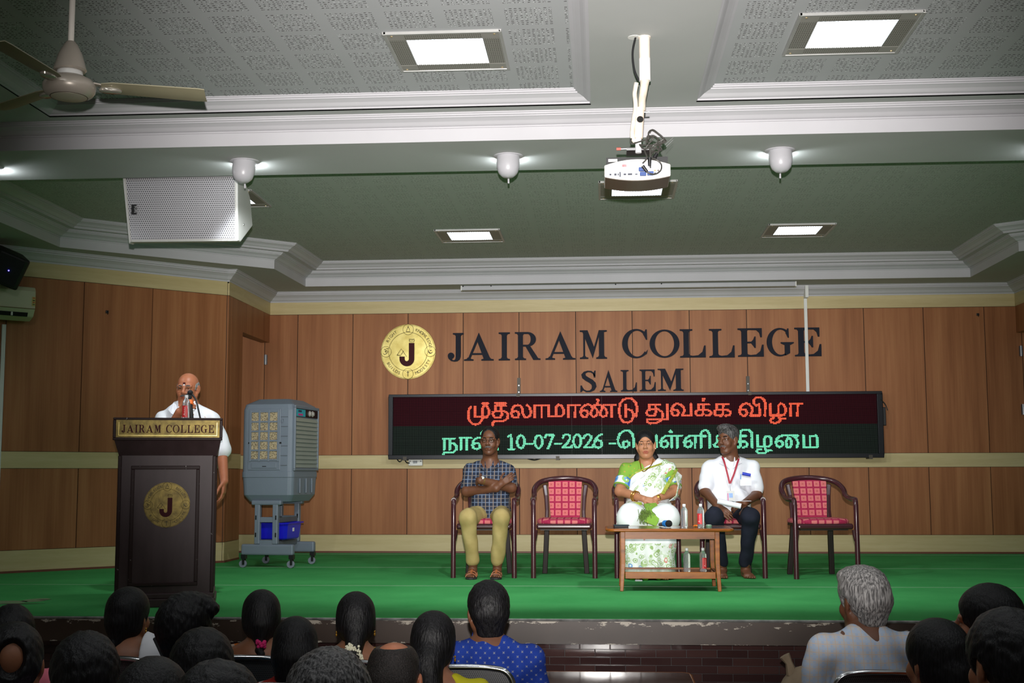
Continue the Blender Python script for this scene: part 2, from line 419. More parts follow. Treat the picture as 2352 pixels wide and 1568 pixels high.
# the tray runs clockwise, so its inside is to the right of travel (sgn -1)
outer = [(-6.4, 7.64), (7.1, 7.64), (7.1, 9.6), (P3.x, P3.y), (PR.x, PR.y), (XR, YN), (XR, YB), (XL, YB), (XL, YN), (PL.x, PL.y), (P2.x, P2.y), (-6.4, 9.3)]
slab('ceiling_stage_soffit', outer, [tray], Z0, M_SOFFIT)
sweep('trim_stage_fascia', [(0, 0), (0, .08)]+[(a, .08+b) for a, b in crown(.08, .10)]+[(.16, .16)], tray, True, Z0, sgn=-1)
t2 = inset(tray, .16, -1)
sweep('trim_stage_upper', crown(.082, .10)+[(.14, .082)], t2, True, Z1, sgn=-1)
slab('ceiling_stage_tray', inset(tray, .2, -1), [], Z2, M_PERFS)
wall_path = [(P2.x, P2.y), (PL.x, PL.y), (XL, YN), (XL, YB), (XR, YB), (XR, YN), (PR.x, PR.y), (P3.x, P3.y)]
sweep('trim_wall_cornice', [(0, 0)]+[(a, b) for a, b in crown(.13, .115)]+[(.14, .13)], wall_path, False, 2.815, sgn=-1)
# hall side
sweep('trim_beam_fascia', [(0, 0), (0, .075)]+[(a, .075+b) for a, b in crown(.085, .10)], [(-6.4, 7.64), (7.1, 7.64)], False, Z0, sgn=-1)
hl = [(-3.42, -2.4), (-3.42, 7.457), (-.035, 7.457), (-.035, -2.4)]
hr = [(.60, -2.4), (.60, 7.45), (4.4, 7.45), (4.4, -2.4)]
hs = MB()
for x0, x1, y0, y1 in ((-6.4, -3.42, -2.5, 7.56), (-.035, .60, -2.5, 7.56), (4.4, 7.1, -2.5, 7.56), (-3.42, -.035, 7.457, 7.56), (.60, 4.4, 7.45, 7.56)): hs.box((x0, y0, Z1), (x1, y1, Z1+.02))
tag(hs.build('ceiling_hall_soffit', M_SOFFIT), kind='structure')
for nm, h in (('left', hl), ('right', hr)):
    sweep('trim_hall_tray_'+nm, crown(.08, .10), h, True, Z1, sgn=-1)
    slab('ceiling_hall_tray_'+nm, inset(h, .08, -1), [], Z2-.001, M_PERF)
# side and rear walls of the hall, out of the picture
M_HALL = plain('hall wall paint', srgb(196, 190, 176), .8)
for nm, lo, hi in (('wall_left', (-6.5, -2.6, FLOOR), (-6.4, 14.6, 3.3)), ('wall_right', (7.1, -2.6, FLOOR), (7.2, 14.6, 3.3)), ('wall_front', (-6.5, -2.7, FLOOR), (7.2, -2.5, 3.3))):
    tag(MB().box(lo, hi).build(nm, M_HALL), kind='structure')
# ================================================================== CEILING FITTINGS
# --- troffer lights
k = N('lit prismatic diffuser', .3); sp = k.n('SeparateXYZ'); k.l(k.coord(), sp.inputs[0])
u = k.math('ABSOLUTE', k.math('SUBTRACT', k.math('FRACT', k.math('MULTIPLY', sp.outputs[0], 46)), .5))
v = k.math('ABSOLUTE', k.math('SUBTRACT', k.math('FRACT', k.math('MULTIPLY', sp.outputs[1], 60)), .5))
tube_glow = k.math('SUBTRACT', 1.25, k.math('MULTIPLY', k.math('ABSOLUTE', sp.outputs[0]), 4.2))
st = k.math('MULTIPLY', k.math('ADD', .15, k.math('MULTIPLY', u, 2.0)), k.math('ADD', .75, k.math('MULTIPLY', v, .5)))
k.b.inputs['Emission Color'].default_value = (.82, .92, 1, 1)
k.l(k.math('MULTIPLY', k.math('MULTIPLY', st, tube_glow), 9.0), k.b.inputs['Emission Strength']); k.col(srgb(220, 226, 232)); M_DIFF = k.m
k = N('perforated lamp plate', .5); sp = k.n('SeparateXYZ'); k.l(k.coord(), sp.inputs[0])
u = k.math('FRACT', k.math('MULTIPLY', sp.outputs[0], 90)); v = k.math('FRACT', k.math('MULTIPLY', sp.outputs[1], 36))
hol = k.math('MULTIPLY', k.math('GREATER_THAN', u, .5), k.math('GREATER_THAN', v, .35))
k.col(k.mix(hol, srgb(136, 134, 128), srgb(86, 84, 76))); M_LPLATE = k.m
M_LFRAME = plain('lamp frame', srgb(166, 166, 164), .4, .3)
M_LCORNER = plain('lamp corner plate', srgb(140, 138, 132), .5)
M_BRASS_S = plain('screw brass', srgb(210, 190, 150), .3, .8)
def troffer(x, y, label, s=.625, tilt=0):
    t = thing('ceiling_light', label, 'ceiling light', (x, y, Z2), tilt, 'recessed square troffer lights')
    h = s/2; o = .205
    fr = MB()
    for a in range(4):
        R = Matrix.Rotation(a*PI/2, 4, 'Z'); fr.box((-h, -h, -.016), (h, -h+.016, .004), M=R)
    fr.build('frame', M_LFRAME, t, bevel=.003)
    for a in range(4):
        R = Matrix.Rotation(a*PI/2, 4, 'Z'); MB().box((-h+.016, -h+.016, -.011), (-o, -o, 0), M=R).build('corner_plate', M_LCORNER, t)
        MB().box((-o, -h+.016, -.010), (o, -o, 0), M=R).build('perforated_plate', M_LPLATE, t)
    MB().box((-o, -o, -.006), (o, o, .002)).build('diffuser', M_DIFF, t)
    for sx in (-1, 1):
        for sy in (-1, 1): MB().lathe([(.006, -.015), (.007, -.011)], 8).build('screw', M_BRASS_S, t).location = (sx*(h-.04), sy*(h-.04), 0)
    return t
t0 = troffer(-.805, 6.64, 'bright square ceiling light in the left hall tray, nearer the fan')
for x, y, lb in ((1.34, 6.53, 'bright square ceiling light in the right hall tray beyond the projector pole'),
                 (-1.24, 11.98, 'lit square ceiling light over the stage above the round plaque and lettering'),
                 (1.90, 11.97, 'lit square ceiling light over the stage towards its right end'),
                 (.322, 10.12, 'square ceiling light over the stage just below the projector'),
                 (-3.12, 10.17, 'square ceiling light mostly hidden by the white hanging loudspeaker')):
    dup(t0, (x, y, Z2), 0, lb)
# --- beam downlights with hooded caps
M_HOOD = plain('white lamp hood', srgb(178, 177, 182), .35, var=.02)
M_LED = N('lit led', .5); M_LED.b.inputs['Emission Color'].default_value = (.9, .97, 1, 1); M_LED.b.inputs['Emission Strength'].default_value = 9; M_LED = M_LED.m
def hood():
    t = thing('spotlight', 'x', 'spotlight', (0, 0, Z0), 0, 'hooded downlights under the beam')
    MB().lathe([(.098, -.004), (.098, 0)], 28).lathe([(.088, -.009), (.098, -.004)], 28).build('mounting_ring', M_HOOD, t, True)
    MB().lathe([(.062, -.0095), (.062, -.0085)], 24).build('recess', M_DARK, t)
    b = MB().lathe([(.075, -.012), (.076, -.05), (.074, -.085), (.062, -.125), (.040, -.148), (0.001, -.156)], 28, caps=True)
    MB_ = b.build('hood', M_HOOD, t, True); MB_.rotation_euler = (math.radians(-14), 0, 0); MB_.location = (0, -.012, 0)
    MB().box((-.045, .058, -.052), (.045, .070, -.022)).build('led_face', M_LED, t)
    MB().tube([(0, .008, -.150), (0, .012, -.172)], .006, 8).ell((0, .012, -.174), .007).build('finial', M_HOOD, t, True)
    return t
sp0 = None
for sx, lb in ((-2.335, 'white hooded spotlight under the beam beside the hanging loudspeaker'), (-.58, 'white hooded spotlight under the beam left of the projector'),
               (1.176, 'white hooded spotlight under the beam right of the projector'), (-4.1, 'white hooded spotlight at the left end of the beam, beyond the fan blade'), (2.95, 'white hooded spotlight at the right end of the beam, glow only in view')):
    if sp0 is None: sp0 = hood(); sp0['label'] = lb; sp0.location = (sx, 8.03, Z0)
    else: dup(sp0, (sx, 8.03, Z0), 0, lb)
# --- ceiling fan
M_FAN = plain('fan beige enamel', srgb(172, 162, 150), .35, .25, var=.03)
M_BLADE = plain('fan blade olive beige', srgb(134, 128, 104), .45, .1, var=.04)
FX, FY, FZ = -2.345, 5.3, 2.585
fan = thing('ceiling_fan', 'beige three-bladed ceiling fan hanging on a rod from the hall tray', 'fan', (FX, FY, FZ))
MB().tube([(0, 0, .1), (0, 0, Z2-FZ-.03)], .0135, 12).build('down_rod', plain('fan rod', srgb(224, 216, 206), .35), fan, True)
MB().lathe([(.05, Z2-FZ-.07), (.062, Z2-FZ-.02), (.062, Z2-FZ)], 20).build('ceiling_canopy', M_FAN, fan, True)
MB().lathe([(.018, .215), (.03, .20), (.052, .155), (.066, .105), (.072, .085), (.066, .078)], 24).build('rod_cup', M_FAN, fan, True)
MB().lathe([(.055, .078), (.058, .05), (.055, .045)], 20).build('bearing_gap', plain('fan inner', srgb(210, 208, 204), .4), fan, True)
MB().lathe([(.03, .06), (.07, .052), (.10, .036), (.115, .012), (.112, -.012), (.10, -.030), (.08, -.040), (.078, -.041)], 36).build('motor_housing', M_FAN, fan, True)
MB().lathe([(.0005, -.051), (.05, -.049), (.076, -.042), (.079, -.036)], 36).build('bottom_cap', plain('fan cap', srgb(186, 178, 160), .4, .3), fan, True)
MB().tube([(.0795*math.cos(a*PI/18), .0795*math.sin(a*PI/18), -.0395) for a in range(36)], .0022, 6, closed=True).build('cap_groove', plain('fan groove', srgb(70, 62, 48), .6), fan, True)
for deg in (20, 146, 264):
    R = Matrix.Rotation(math.radians(deg), 4, 'Z')
    MB().ribbon([(.09, 0, .03), (.125, 0, .026), (.16, 0, .018)], .032, .006, (0, 1, 0), M=R).build('blade_arm', M_FAN, fan)
    tw = lambda x, y: -.10*y*1.6-.004
    P = []; nx = 10
    for i in range(nx+1):
        x = .135+(.60-.135)*i/nx; hw = .052+.014*(1-i/nx)*0+.012*(i/nx)
        if i == 0: hw *= .72
        if i == nx: hw *= .92
        P.append((x, hw))
    mb = MB(); vs = []
    for zt in (0, .004):
        for x, hw in P:
            for j in range(5):
                y = -hw+2*hw*j/4; xo = .018*(1-j/4) if x > .59 else 0
                vs.append((x-xo, y, .016+tw(x, y)+.05*(y/hw)**2*.12-zt*1))
    n1 = (nx+1)*5; fs = []
    for i in range(nx):
        for j in range(4):
            a = i*5+j; fs.append((a, a+1, a+6, a+5)); fs.append((n1+a, n1+a+5, n1+a+6, n1+a+1))
    for i in range(nx):
        for j in (0, 4): a = i*5+j; fs.append((a, a+5, n1+a+5, n1+a))
    for i in (0, nx):
        for j in range(4): a = i*5+j; fs.append((a, a+1, n1+a+1, n1+a))
    mb.add(vs, fs, M=R).build('blade', M_BLADE, fan, True)
    MB().lathe([(.034, .0), (.038, -.006), (.036, -.014), (.028, -.018)], 20, M=R @ Matrix.Translation((.175, 0, .012)) @ Matrix.Scale(1.35, 4, (1, 0, 0)) @ Matrix.Scale(.8, 4, (0, 1, 0))).build('blade_medallion', plain('fan chrome boss', srgb(190, 184, 172), .2, .6), fan, True)
# --- projector on its ceiling pole
PX, PY = at(1480, 85, 'z', Z1).x, 6.285
pr = thing('projector', 'white ceiling projector with tangled black cables on a pipe mount', 'projector', (PX, PY, Z1))
q = lambda px, py, dy=0: at(px, py, 'y', PY+dy)-Vector((PX, PY, Z1))
M_PIPE = plain('pipe cream', srgb(214, 204, 192), .5, var=.08, scale=20); M_PIPEW = plain('pipe white', srgb(222, 220, 220), .45)
a, b = q(1480, 85), q(1480, 186)
MB().tube([(0, 0, 0), (0, 0, -.115)], .0285, 16).tube([(0, 0, -.0), (0, 0, -.006)], .034, 16).build('pole_upper', M_PIPE, pr, True)
MB().tube([(0, 0, -.115), (0, 0, b.z)], .0295, 16).build('pole_sleeve', M_PIPEW, pr, True)
MB().tube([(0, 0, b.z+.01), (-.004, 0, b.z-.03), (-.016, 0, b.z-.1), (-.018, 0, q(1470, 255).z)], [.026, .021, .019, .019], 12).build('pole_bend', plain('taped pipe', srgb(190, 180, 164), .6, var=.18, scale=30), pr, True)
l0 = q(1470, 248); l1 = q(1466, 318)
MB().tube([(l0.x, 0, l0.z), (l1.x, 0, l1.z)], .023, 14).build('pole_lower', plain('pipe pinkish', srgb(222, 200, 182), .5, var=.08), pr, True)
MB().lathe([(.017, 0), (.017, .004)], 14, M=Matrix.Translation(q(1470, 277)+Vector((0, -.0225, 0))) @ Matrix.Rotation(PI/2, 4, 'X')).build('pole_hole', M_DARK, pr)
MB().tube([q(1474, 258), q(1492, 257)], .004, 6).build('cross_bolt', M_STEEL, pr, True)
MB().tube([(l1.x, 0, l1.z), (l1.x, 0, l1.z-.075)], .016, 12).build('pole_stub', M_PIPEW, pr, True)
MB().tube(smooth_path([q(1462, 190), q(1458, 215, .005), q(1460, 245, -.01), q(1455, 280, -.01), q(1452, 312, -.01), q(1458, 325, 0)], 5), .012, 10).build('wrapped_conduit', plain('taped conduit', srgb(196, 188, 176), .6, var=.2, scale=40), pr, True)
MB().tube(smooth_path([q(1460, 85), q(1453, 120), q(1457, 160), q(1468, 186)], 6), .0055, 8).build('drop_cable', M_BLACK, pr, True)
MB().lathe([(.034, -.002), (.034, 0)], 16).build('ceiling_rosette', M_PVC, pr).location = (q(1457, 85).x, 0, 0)
MB().cbox((l1.x, .05, q(1470, 343).z), (.12, .12, .012)).tube([q(1420, 342), q(1478, 340)], .006, 8).build('mount_plate', M_STEEL, pr)
MB().tube([q(1416, 342), q(1426, 341.7)], .0068, 8).build('red_tip', plain('red marker tip', srgb(214, 82, 70), .5), pr)
c = q(1464, 385); W2, D = .167, .26
top = [(x, .045-.030*(x/W2)**2) for x in np.linspace(-W2, W2, 13)]; bot = [(x, -.064+.020*(x/W2)**2) for x in np.linspace(W2, -W2, 13)]
T = Matrix.Translation(c)
MB().prism(top+bot, 0, D, 'y', M=T).build('shell', plain('projector white', srgb(226, 224, 218), .45, var=.02), pr, bevel=.004)
MB().prism([(x*.985, z-.0015) for x, z in bot+[(-W2, -.040), (W2, -.040)][:0]]+[(x*.985, z+.004) for x, z in bot[::-1]], .012, D-.004, 'y', M=T).build('underside', plain('projector underside shade', srgb(78, 62, 54), .35), pr)  # added plate; the shade beneath the projector is put into its dark brown
MB().prism([(x*.90, z*.84-.002) for x, z in top+bot], -.003, .01, 'y', M=T).build('rear_panel', plain('projector panel', srgb(220, 226, 240), .5, var=.02), pr)
MB().box((-W2+.01, .012, .012), (W2-.012, D-.02, .058), M=T).build('base_plate', M_BLACK, pr)
MB().box((-W2+.02, .010, .036), (-W2+.066, .012, .050), M=T).build('barcode_sticker', plain('sticker white', srgb(216, 216, 214), .6, var=.2, scale=90), pr)
MB().box((-.078, -.0045, .004), (-.055, -.003, .018), M=T).build('warning_sticker', plain('sticker red', srgb(196, 120, 124), .6, var=.35, scale=120), pr)
mb = MB()
for x, ww, hh in ((-.137, .010, .009), (-.112, .012, .011), (-.098, .006, .011), (-.088, .007, .026), (-.064, .013, .009), (-.038, .022, .009), (-.006, .013, .006)): mb.box((x-ww/2, -.0046, -.034-hh/2), (x+ww/2, -.003, -.034+hh/2), M=T)
mb.build('port', plain('port dark', srgb(48, 50, 62), .4), pr)
for x, z in ((.022, -.012), (.028, -.036), (.065, -.034)): MB().box((x-.016, -.022, z-.010), (x+.016, -.003, z+.010), M=T).build('blue_plug', plain('blue vga plug', srgb(36, 66, 128), .5), pr, bevel=.003)
for i, (x, z, cc) in enumerate(((.088, -.018, (190, 140, 90)), (.105, -.018, (96, 84, 84)), (.088, -.033, (40, 40, 46)), (.105, -.033, (170, 170, 170)))):
    MB().lathe([(.005, 0), (.005, .006)], 10, M=T @ Matrix.Translation((x, -.003, z)) @ Matrix.Rotation(PI/2, 4, 'X')).build('audio_jack', plain('jack%d' % i, srgb(*cc), .4), pr)
cbl = [[(1450, 318), (1450, 330), (1470, 325), (1485, 322), (1492, 340), (1494, 365)], [(1476, 375), (1486, 362), (1481, 345), (1490, 330), (1500, 318), (1488, 312), (1484, 330)],
       [(1494, 385), (1493, 355), (1500, 335), (1520, 322), (1527, 318)], [(1468, 332), (1490, 334), (1515, 330), (1529, 325), (1524, 318), (1500, 300), (1490, 304), (1490, 320)],
       [(1492, 306), (1498, 298), (1510, 305), (1525, 320), (1515, 335)], [(1470, 334), (1480, 342), (1497, 338), (1520, 345), (1510, 330)],
       [(1477, 384), (1488, 396), (1503, 400), (1517, 392), (1519, 378), (1508, 367), (1490, 362)], [(1505, 365), (1512, 350), (1516, 330), (1526, 318)], [(1492, 365), (1500, 350), (1512, 348), (1520, 342)],
       [(1487, 322), (1500, 312), (1512, 322), (1506, 340), (1494, 350)]]
for i, path in enumerate(cbl):
    MB().tube(smooth_path([q(x, y, -.03-.012*math.sin(j*1.7+i)) for j, (x, y) in enumerate(path)], 5), .0042, 7).build('cable', plain('cable dark grey', srgb(54, 52, 48), .5), pr, True)
for p0, p1, r in (((1492, 362), (1492, 381), .0105), ((1503, 362), (1509, 352), .0115), ((1476, 381), (1486, 394), .0095)):
    MB().tube([q(*p0, -.045), q(*p1, -.045)], [r, r*.8], 9).build('plug_moulding', M_BLACK, pr, True)
for p0, p1 in (((1527, 333), (1547, 315)), ((1530, 337), (1546, 321))): MB().tube([q(*p0, -.02), q(*p1, -.03)], .0008, 4).build('loose_wire', M_BLACK, pr)
# --- white loudspeaker hung behind the beam
k = N('perforated white grille', .5); sp = k.n('SeparateXYZ'); k.l(k.coord(), sp.inputs[0])
P_ = .0152
r_ = k.math('DIVIDE', sp.outputs[2], P_); row = k.math('FLOOR', r_); off = k.math('MULTIPLY', k.math('MODULO', k.math('ABSOLUTE', row), 2.0), .5)
u = k.math('SUBTRACT', k.math('FRACT', k.math('ADD', k.math('DIVIDE', sp.outputs[0], P_), off)), .5); v = k.math('SUBTRACT', k.math('FRACT', r_), .5)
d = k.math('SQRT', k.math('ADD', k.math('MULTIPLY', u, u), k.math('MULTIPLY', v, v)))
k.col(k.mix(k.math('LESS_THAN', d, .28), srgb(158, 157, 160), srgb(52, 52, 56))); M_GRILLE = k.m
M_CAB = plain('white cabinet', srgb(178, 178, 174), .4, var=.02)
spk = thing('loudspeaker', 'large white loudspeaker with perforated grille hung sideways behind the beam', 'loudspeaker', (-2.975, 8.62, 3.0))
spk.rotation_euler = (math.radians(5), 0, math.radians(1.5))
HW = .415
mb = MB()
sec = [(0, 0), (.20, 0), (.36, -.12), (.43, -.32), (.08, -.475), (0, -.475)]; n = len(sec)
vs = [(-HW+(.045*z/-.475), y, z) for y, z in sec]+[(HW+.0*z, y, z) for y, z in sec]
mb.add(vs, [tuple(range(n)), tuple(range(n, 2*n))]+[(i, (i+1) % n, n+(i+1) % n, n+i) for i in range(n)]).build('cabinet', M_CAB, spk, bevel=.010, seg=3)
MB().add([(-HW+.022, -.006, -.012), (HW-.022, -.006, -.012), (HW-.020, -.006, -.458), (-HW+.060, -.006, -.458), (-HW+.022, .004, -.012), (HW-.022, .004, -.012), (HW-.020, .004, -.458), (-HW+.060, .004, -.458)],
         [(0, 1, 2, 3), (4, 7, 6, 5), (0, 4, 5, 1), (1, 5, 6, 2), (2, 6, 7, 3), (3, 7, 4, 0)]).build('grille', M_GRILLE, spk)
bd = MB().box((-HW+.064, -.013, -.277), (-HW+.100, -.006, -.207)).build('brand_badge', M_BLACK, spk)
for sx in (-1, 1): MB().ribbon([(sx*.25, .12, -.03), (sx*.25, .12, .16)], .05, .006, (1, 0, 0)).build('hanger', M_STEEL, spk)
MB().ell((HW-.001, .16, -.34), .008).build('side_bolt', M_CHROME, spk)
def flat_text(txt, size, mat, parent, loc, rot=(PI/2, 0, 0), name='lettering', depth=.001, align='CENTER'):
    cu = bpy.data.curves.new(name, 'FONT'); cu.body = txt; cu.size = size; cu.extrude = depth; cu.align_x = align; cu.align_y = 'CENTER'; cu.resolution_u = 3
    tmp = bpy.data.objects.new(name, cu); COL.objects.link(tmp); dg = bpy.context.evaluated_depsgraph_get()
    me = bpy.data.meshes.new_from_object(tmp.evaluated_get(dg)); bpy.data.objects.remove(tmp); bpy.data.curves.remove(cu)
    me.materials.clear(); me.materials.append(mat); o = link(name, me, parent); o.location = loc; o.rotation_euler = rot; return o
flat_text('POPE', .021, plain('badge silver', srgb(176, 176, 176), .4), bd, (-HW+.092, -.0138, -.242), (PI/2, PI/2, 0), 'badge_lettering')
# --- black loudspeaker, air conditioner, pipe and fittings on the canted wall
def cantpt(px, py, d):     # point a distance d in front of the canted wall
    dd = Vector(np.array([(px-1176)/F_PX, -(py-784)/F_PX, 1.]) @ AX); nn = Vector((-CANT.y, CANT.x, 0))
    if nn.dot(Vector((0, 0, 0))-PL) < 0: nn = -nn
    t = (PL+nn*d-Vector(EYE)).dot(nn)/dd.dot(nn); return Vector(EYE)+dd*t
AW = math.atan2(-CANT.y, -CANT.x)
sb = thing('loudspeaker', 'black plastic loudspeaker with a blue light above the air conditioner', 'loudspeaker', cantpt(12, 612, .32), 0)
sb.rotation_euler = (math.radians(18), math.radians(20), AW-.12)
mb = MB(); n = 8
sec = [(-.16, -.14), (-.10, -.17), (.10, -.17), (.16, -.14), (.12, .14), (.08, .16), (-.08, .16), (-.12, .14)]
mb.prism(sec, -.145, .145, 'z').build('cabinet', plain('speaker black', srgb(16, 16, 18), .5), sb, bevel=.02, seg=3)
MB().box((-.12, -.178, -.12), (.12, -.168, .12)).build('grille', plain('speaker mesh', srgb(20, 20, 22), .8, var=.4, scale=200), sb, bevel=.006)
k = N('blue pilot light', .5); k.b.inputs['Emission Color'].default_value = (.1, .08, 1, 1); k.b.inputs['Emission Strength'].default_value = 6
MB().ell((.02, -.182, .0), .0065).build('pilot_light', k.m, sb)
MB().tube([(0, .12, 0), (0, .30, .0)], .02, 8).build('wall_bracket', M_BLACK, sb, True)
MB().cbox((.02, -.02, -.152), (.02, .02, .02)).build('lock_clip', M_PVC, sb)
acp = cantpt(74, 700, .14); M_AC = plain('ac cream', srgb(192, 190, 160), .4, var=.02)
ac = thing('air_conditioner', 'cream split air conditioner mounted under the black loudspeaker', 'air conditioner', (acp.x, acp.y, acp.z), AW)
ac.rotation_euler = (0, math.radians(0), AW)
secy = [(-.10, .11), (-.08, .15), (.13, .15), (.13, -.14), (.03, -.15), (-.05, -.12), (-.095, -.055)]
MB().prism(secy, -.92, 0, 'x').build('case', M_AC, ac, bevel=.015, seg=3)
MB().prism([(-.103, -.052), (-.103, -.046), (-.09, -.046), (-.09, -.052)], -.92, -.004, 'x').build('seam', plain('ac seam', srgb(110, 96, 50), .6), ac)
MB().prism([(-.078, -.085), (-.060, -.1200), (-.045, -.115), (-.07, -.08)], -.88, -.06, 'x').build('air_outlet', M_DARK, ac)
for x in (-.2, -.32, -.44): MB().cbox((x, -.071, -.10), (.016, .012, .034)).build('vane', M_PVC, ac)
MB().box((-.036, -.1025, -.022), (-.006, -.10, .06)).build('rating_sticker', plain('sticker yellow', srgb(196, 182, 96), .5, var=.1), ac)
for z, cc in ((.05, (190, 90, 50)), (.028, (60, 60, 50)), (.01, (180, 80, 50)), (-.008, (90, 100, 70))): MB().box((-.030, -.1032, z-.006), (-.010, -.1025, z+.004)).build('sticker_mark', plain('mark%d' % z.__hash__(), srgb(*cc), .6), ac)
MB().box((-.43, -.1025, -.012), (-.36, -.10, -.004)).build('name_strip', plain('ac strip', srgb(110, 112, 104), .4), ac)
cp0 = cantpt(9, 745, .012); MB_ = MB().box((-.017, -.012, -2.3), (.017, .012, 0)).build('drain_conduit', M_PVC); MB_.location = cp0; MB_.rotation_euler = (0, 0, AW); tag(MB_, 'white conduit running down the canted wall below the air conditioner', 'pipe')
for (pp, lb) in ((cantpt(246, 716, .01), 'small black hook on the canted wall above the lectern'), (at(2246, 722, 'y', YB-.01), 'small black hook high on the back wall near its right corner')):
    h_ = thing('wall_hook', lb, 'hook', pp, AW if pp.x < 0 else 0)
    MB().cbox((0, 0, 0), (.028, .014, .028)).build('plate', M_BLACK, h_, bevel=.003)
    MB().tube(smooth_path([(0, -.006, .004), (0, -.02, -.004), (0, -.022, -.018), (0, -.014, -.024)], 4), .004, 6).build('peg', M_BLACK, h_, True)
# --- long casing on the soffit and conduit on the back wall
a, b = at(1057, 657, 'z', Z0-.02), at(1835, 643.5, 'z', Z0-.02)
cs = thing('screen_casing', 'long grey casing fixed to the soffit above the lettering', 'casing', (a.x, 13.72, Z0))
MB().box((0, -.05, -.05), (b.x-a.x, .05, 0)).build('casing', plain('grey casing', srgb(168, 168, 172), .5, var=.03), cs, bevel=.006)
for x in (0, b.x-a.x): MB().cbox((x, 0, -.025), (.012, .106, .056)).build('end_cap', M_PVC, cs)
for x in (.02, .33, 1.7, 2.2): MB().ell((x, -.052, -.006), .007).build('screw', M_DARK, cs)
c0 = at(1849, 672, 'y', YB-.01); c1 = at(1852, 899, 'y', YB-.01)
cd_ = thing('wall_conduit', 'white conduit running down the back wall across the last letter', 'pipe', (c0.x, YB-.010, 0))
MB().box((-.017, -.012, c1.z), (.017, .009, 2.83)).build('channel', M_PVC, cd_)
MB().box((-.017, -.125, 2.80), (.017, -.011, 2.93), M=None).build('elbow', M_PVC, cd_)

# ================================================================== LETTERING
def brk(x0, x1, s0, s1, y, up):
    d = 1 if up else -1
    return [(x0, y), (x1, y), (x1, y+d*.05), (s1+.035, y+d*.065), (s1, y+d*.115), (s0, y+d*.115), (s0-.035, y+d*.065), (x0, y+d*.05)]
def ringseg(cx, cy, rx, ry, ix, iy, a0, a1, n=22, dx=0):
    o = arc(cx, cy, rx, a0, a1, n, ry); i_ = arc(cx+dx, cy, ix, a0, a1, n, iy)
    return [[o[j], o[j+1], i_[j+1], i_[j]] for j in range(n)]
def spine(P, Wd):
    P = [Vector((x, y)) for x, y in P]; out = []; L = []; Rr = []
    for i, p in enumerate(P):
        t = (P[min(i+1, len(P)-1)]-P[max(i-1, 0)]).normalized(); nn = Vector((-t.y, t.x))*Wd[i]/2
        L.append(p+nn); Rr.append(p-nn)
    return [[tuple(L[i]), tuple(L[i+1]), tuple(Rr[i+1]), tuple(Rr[i])] for i in range(len(P)-1)]
ARML = [(.30, 0), (.85, 0), (.85, .42), (.80, .42), (.74, .2), (.60, .08), (.42, .06), (.33, .08), (.30, .13)]
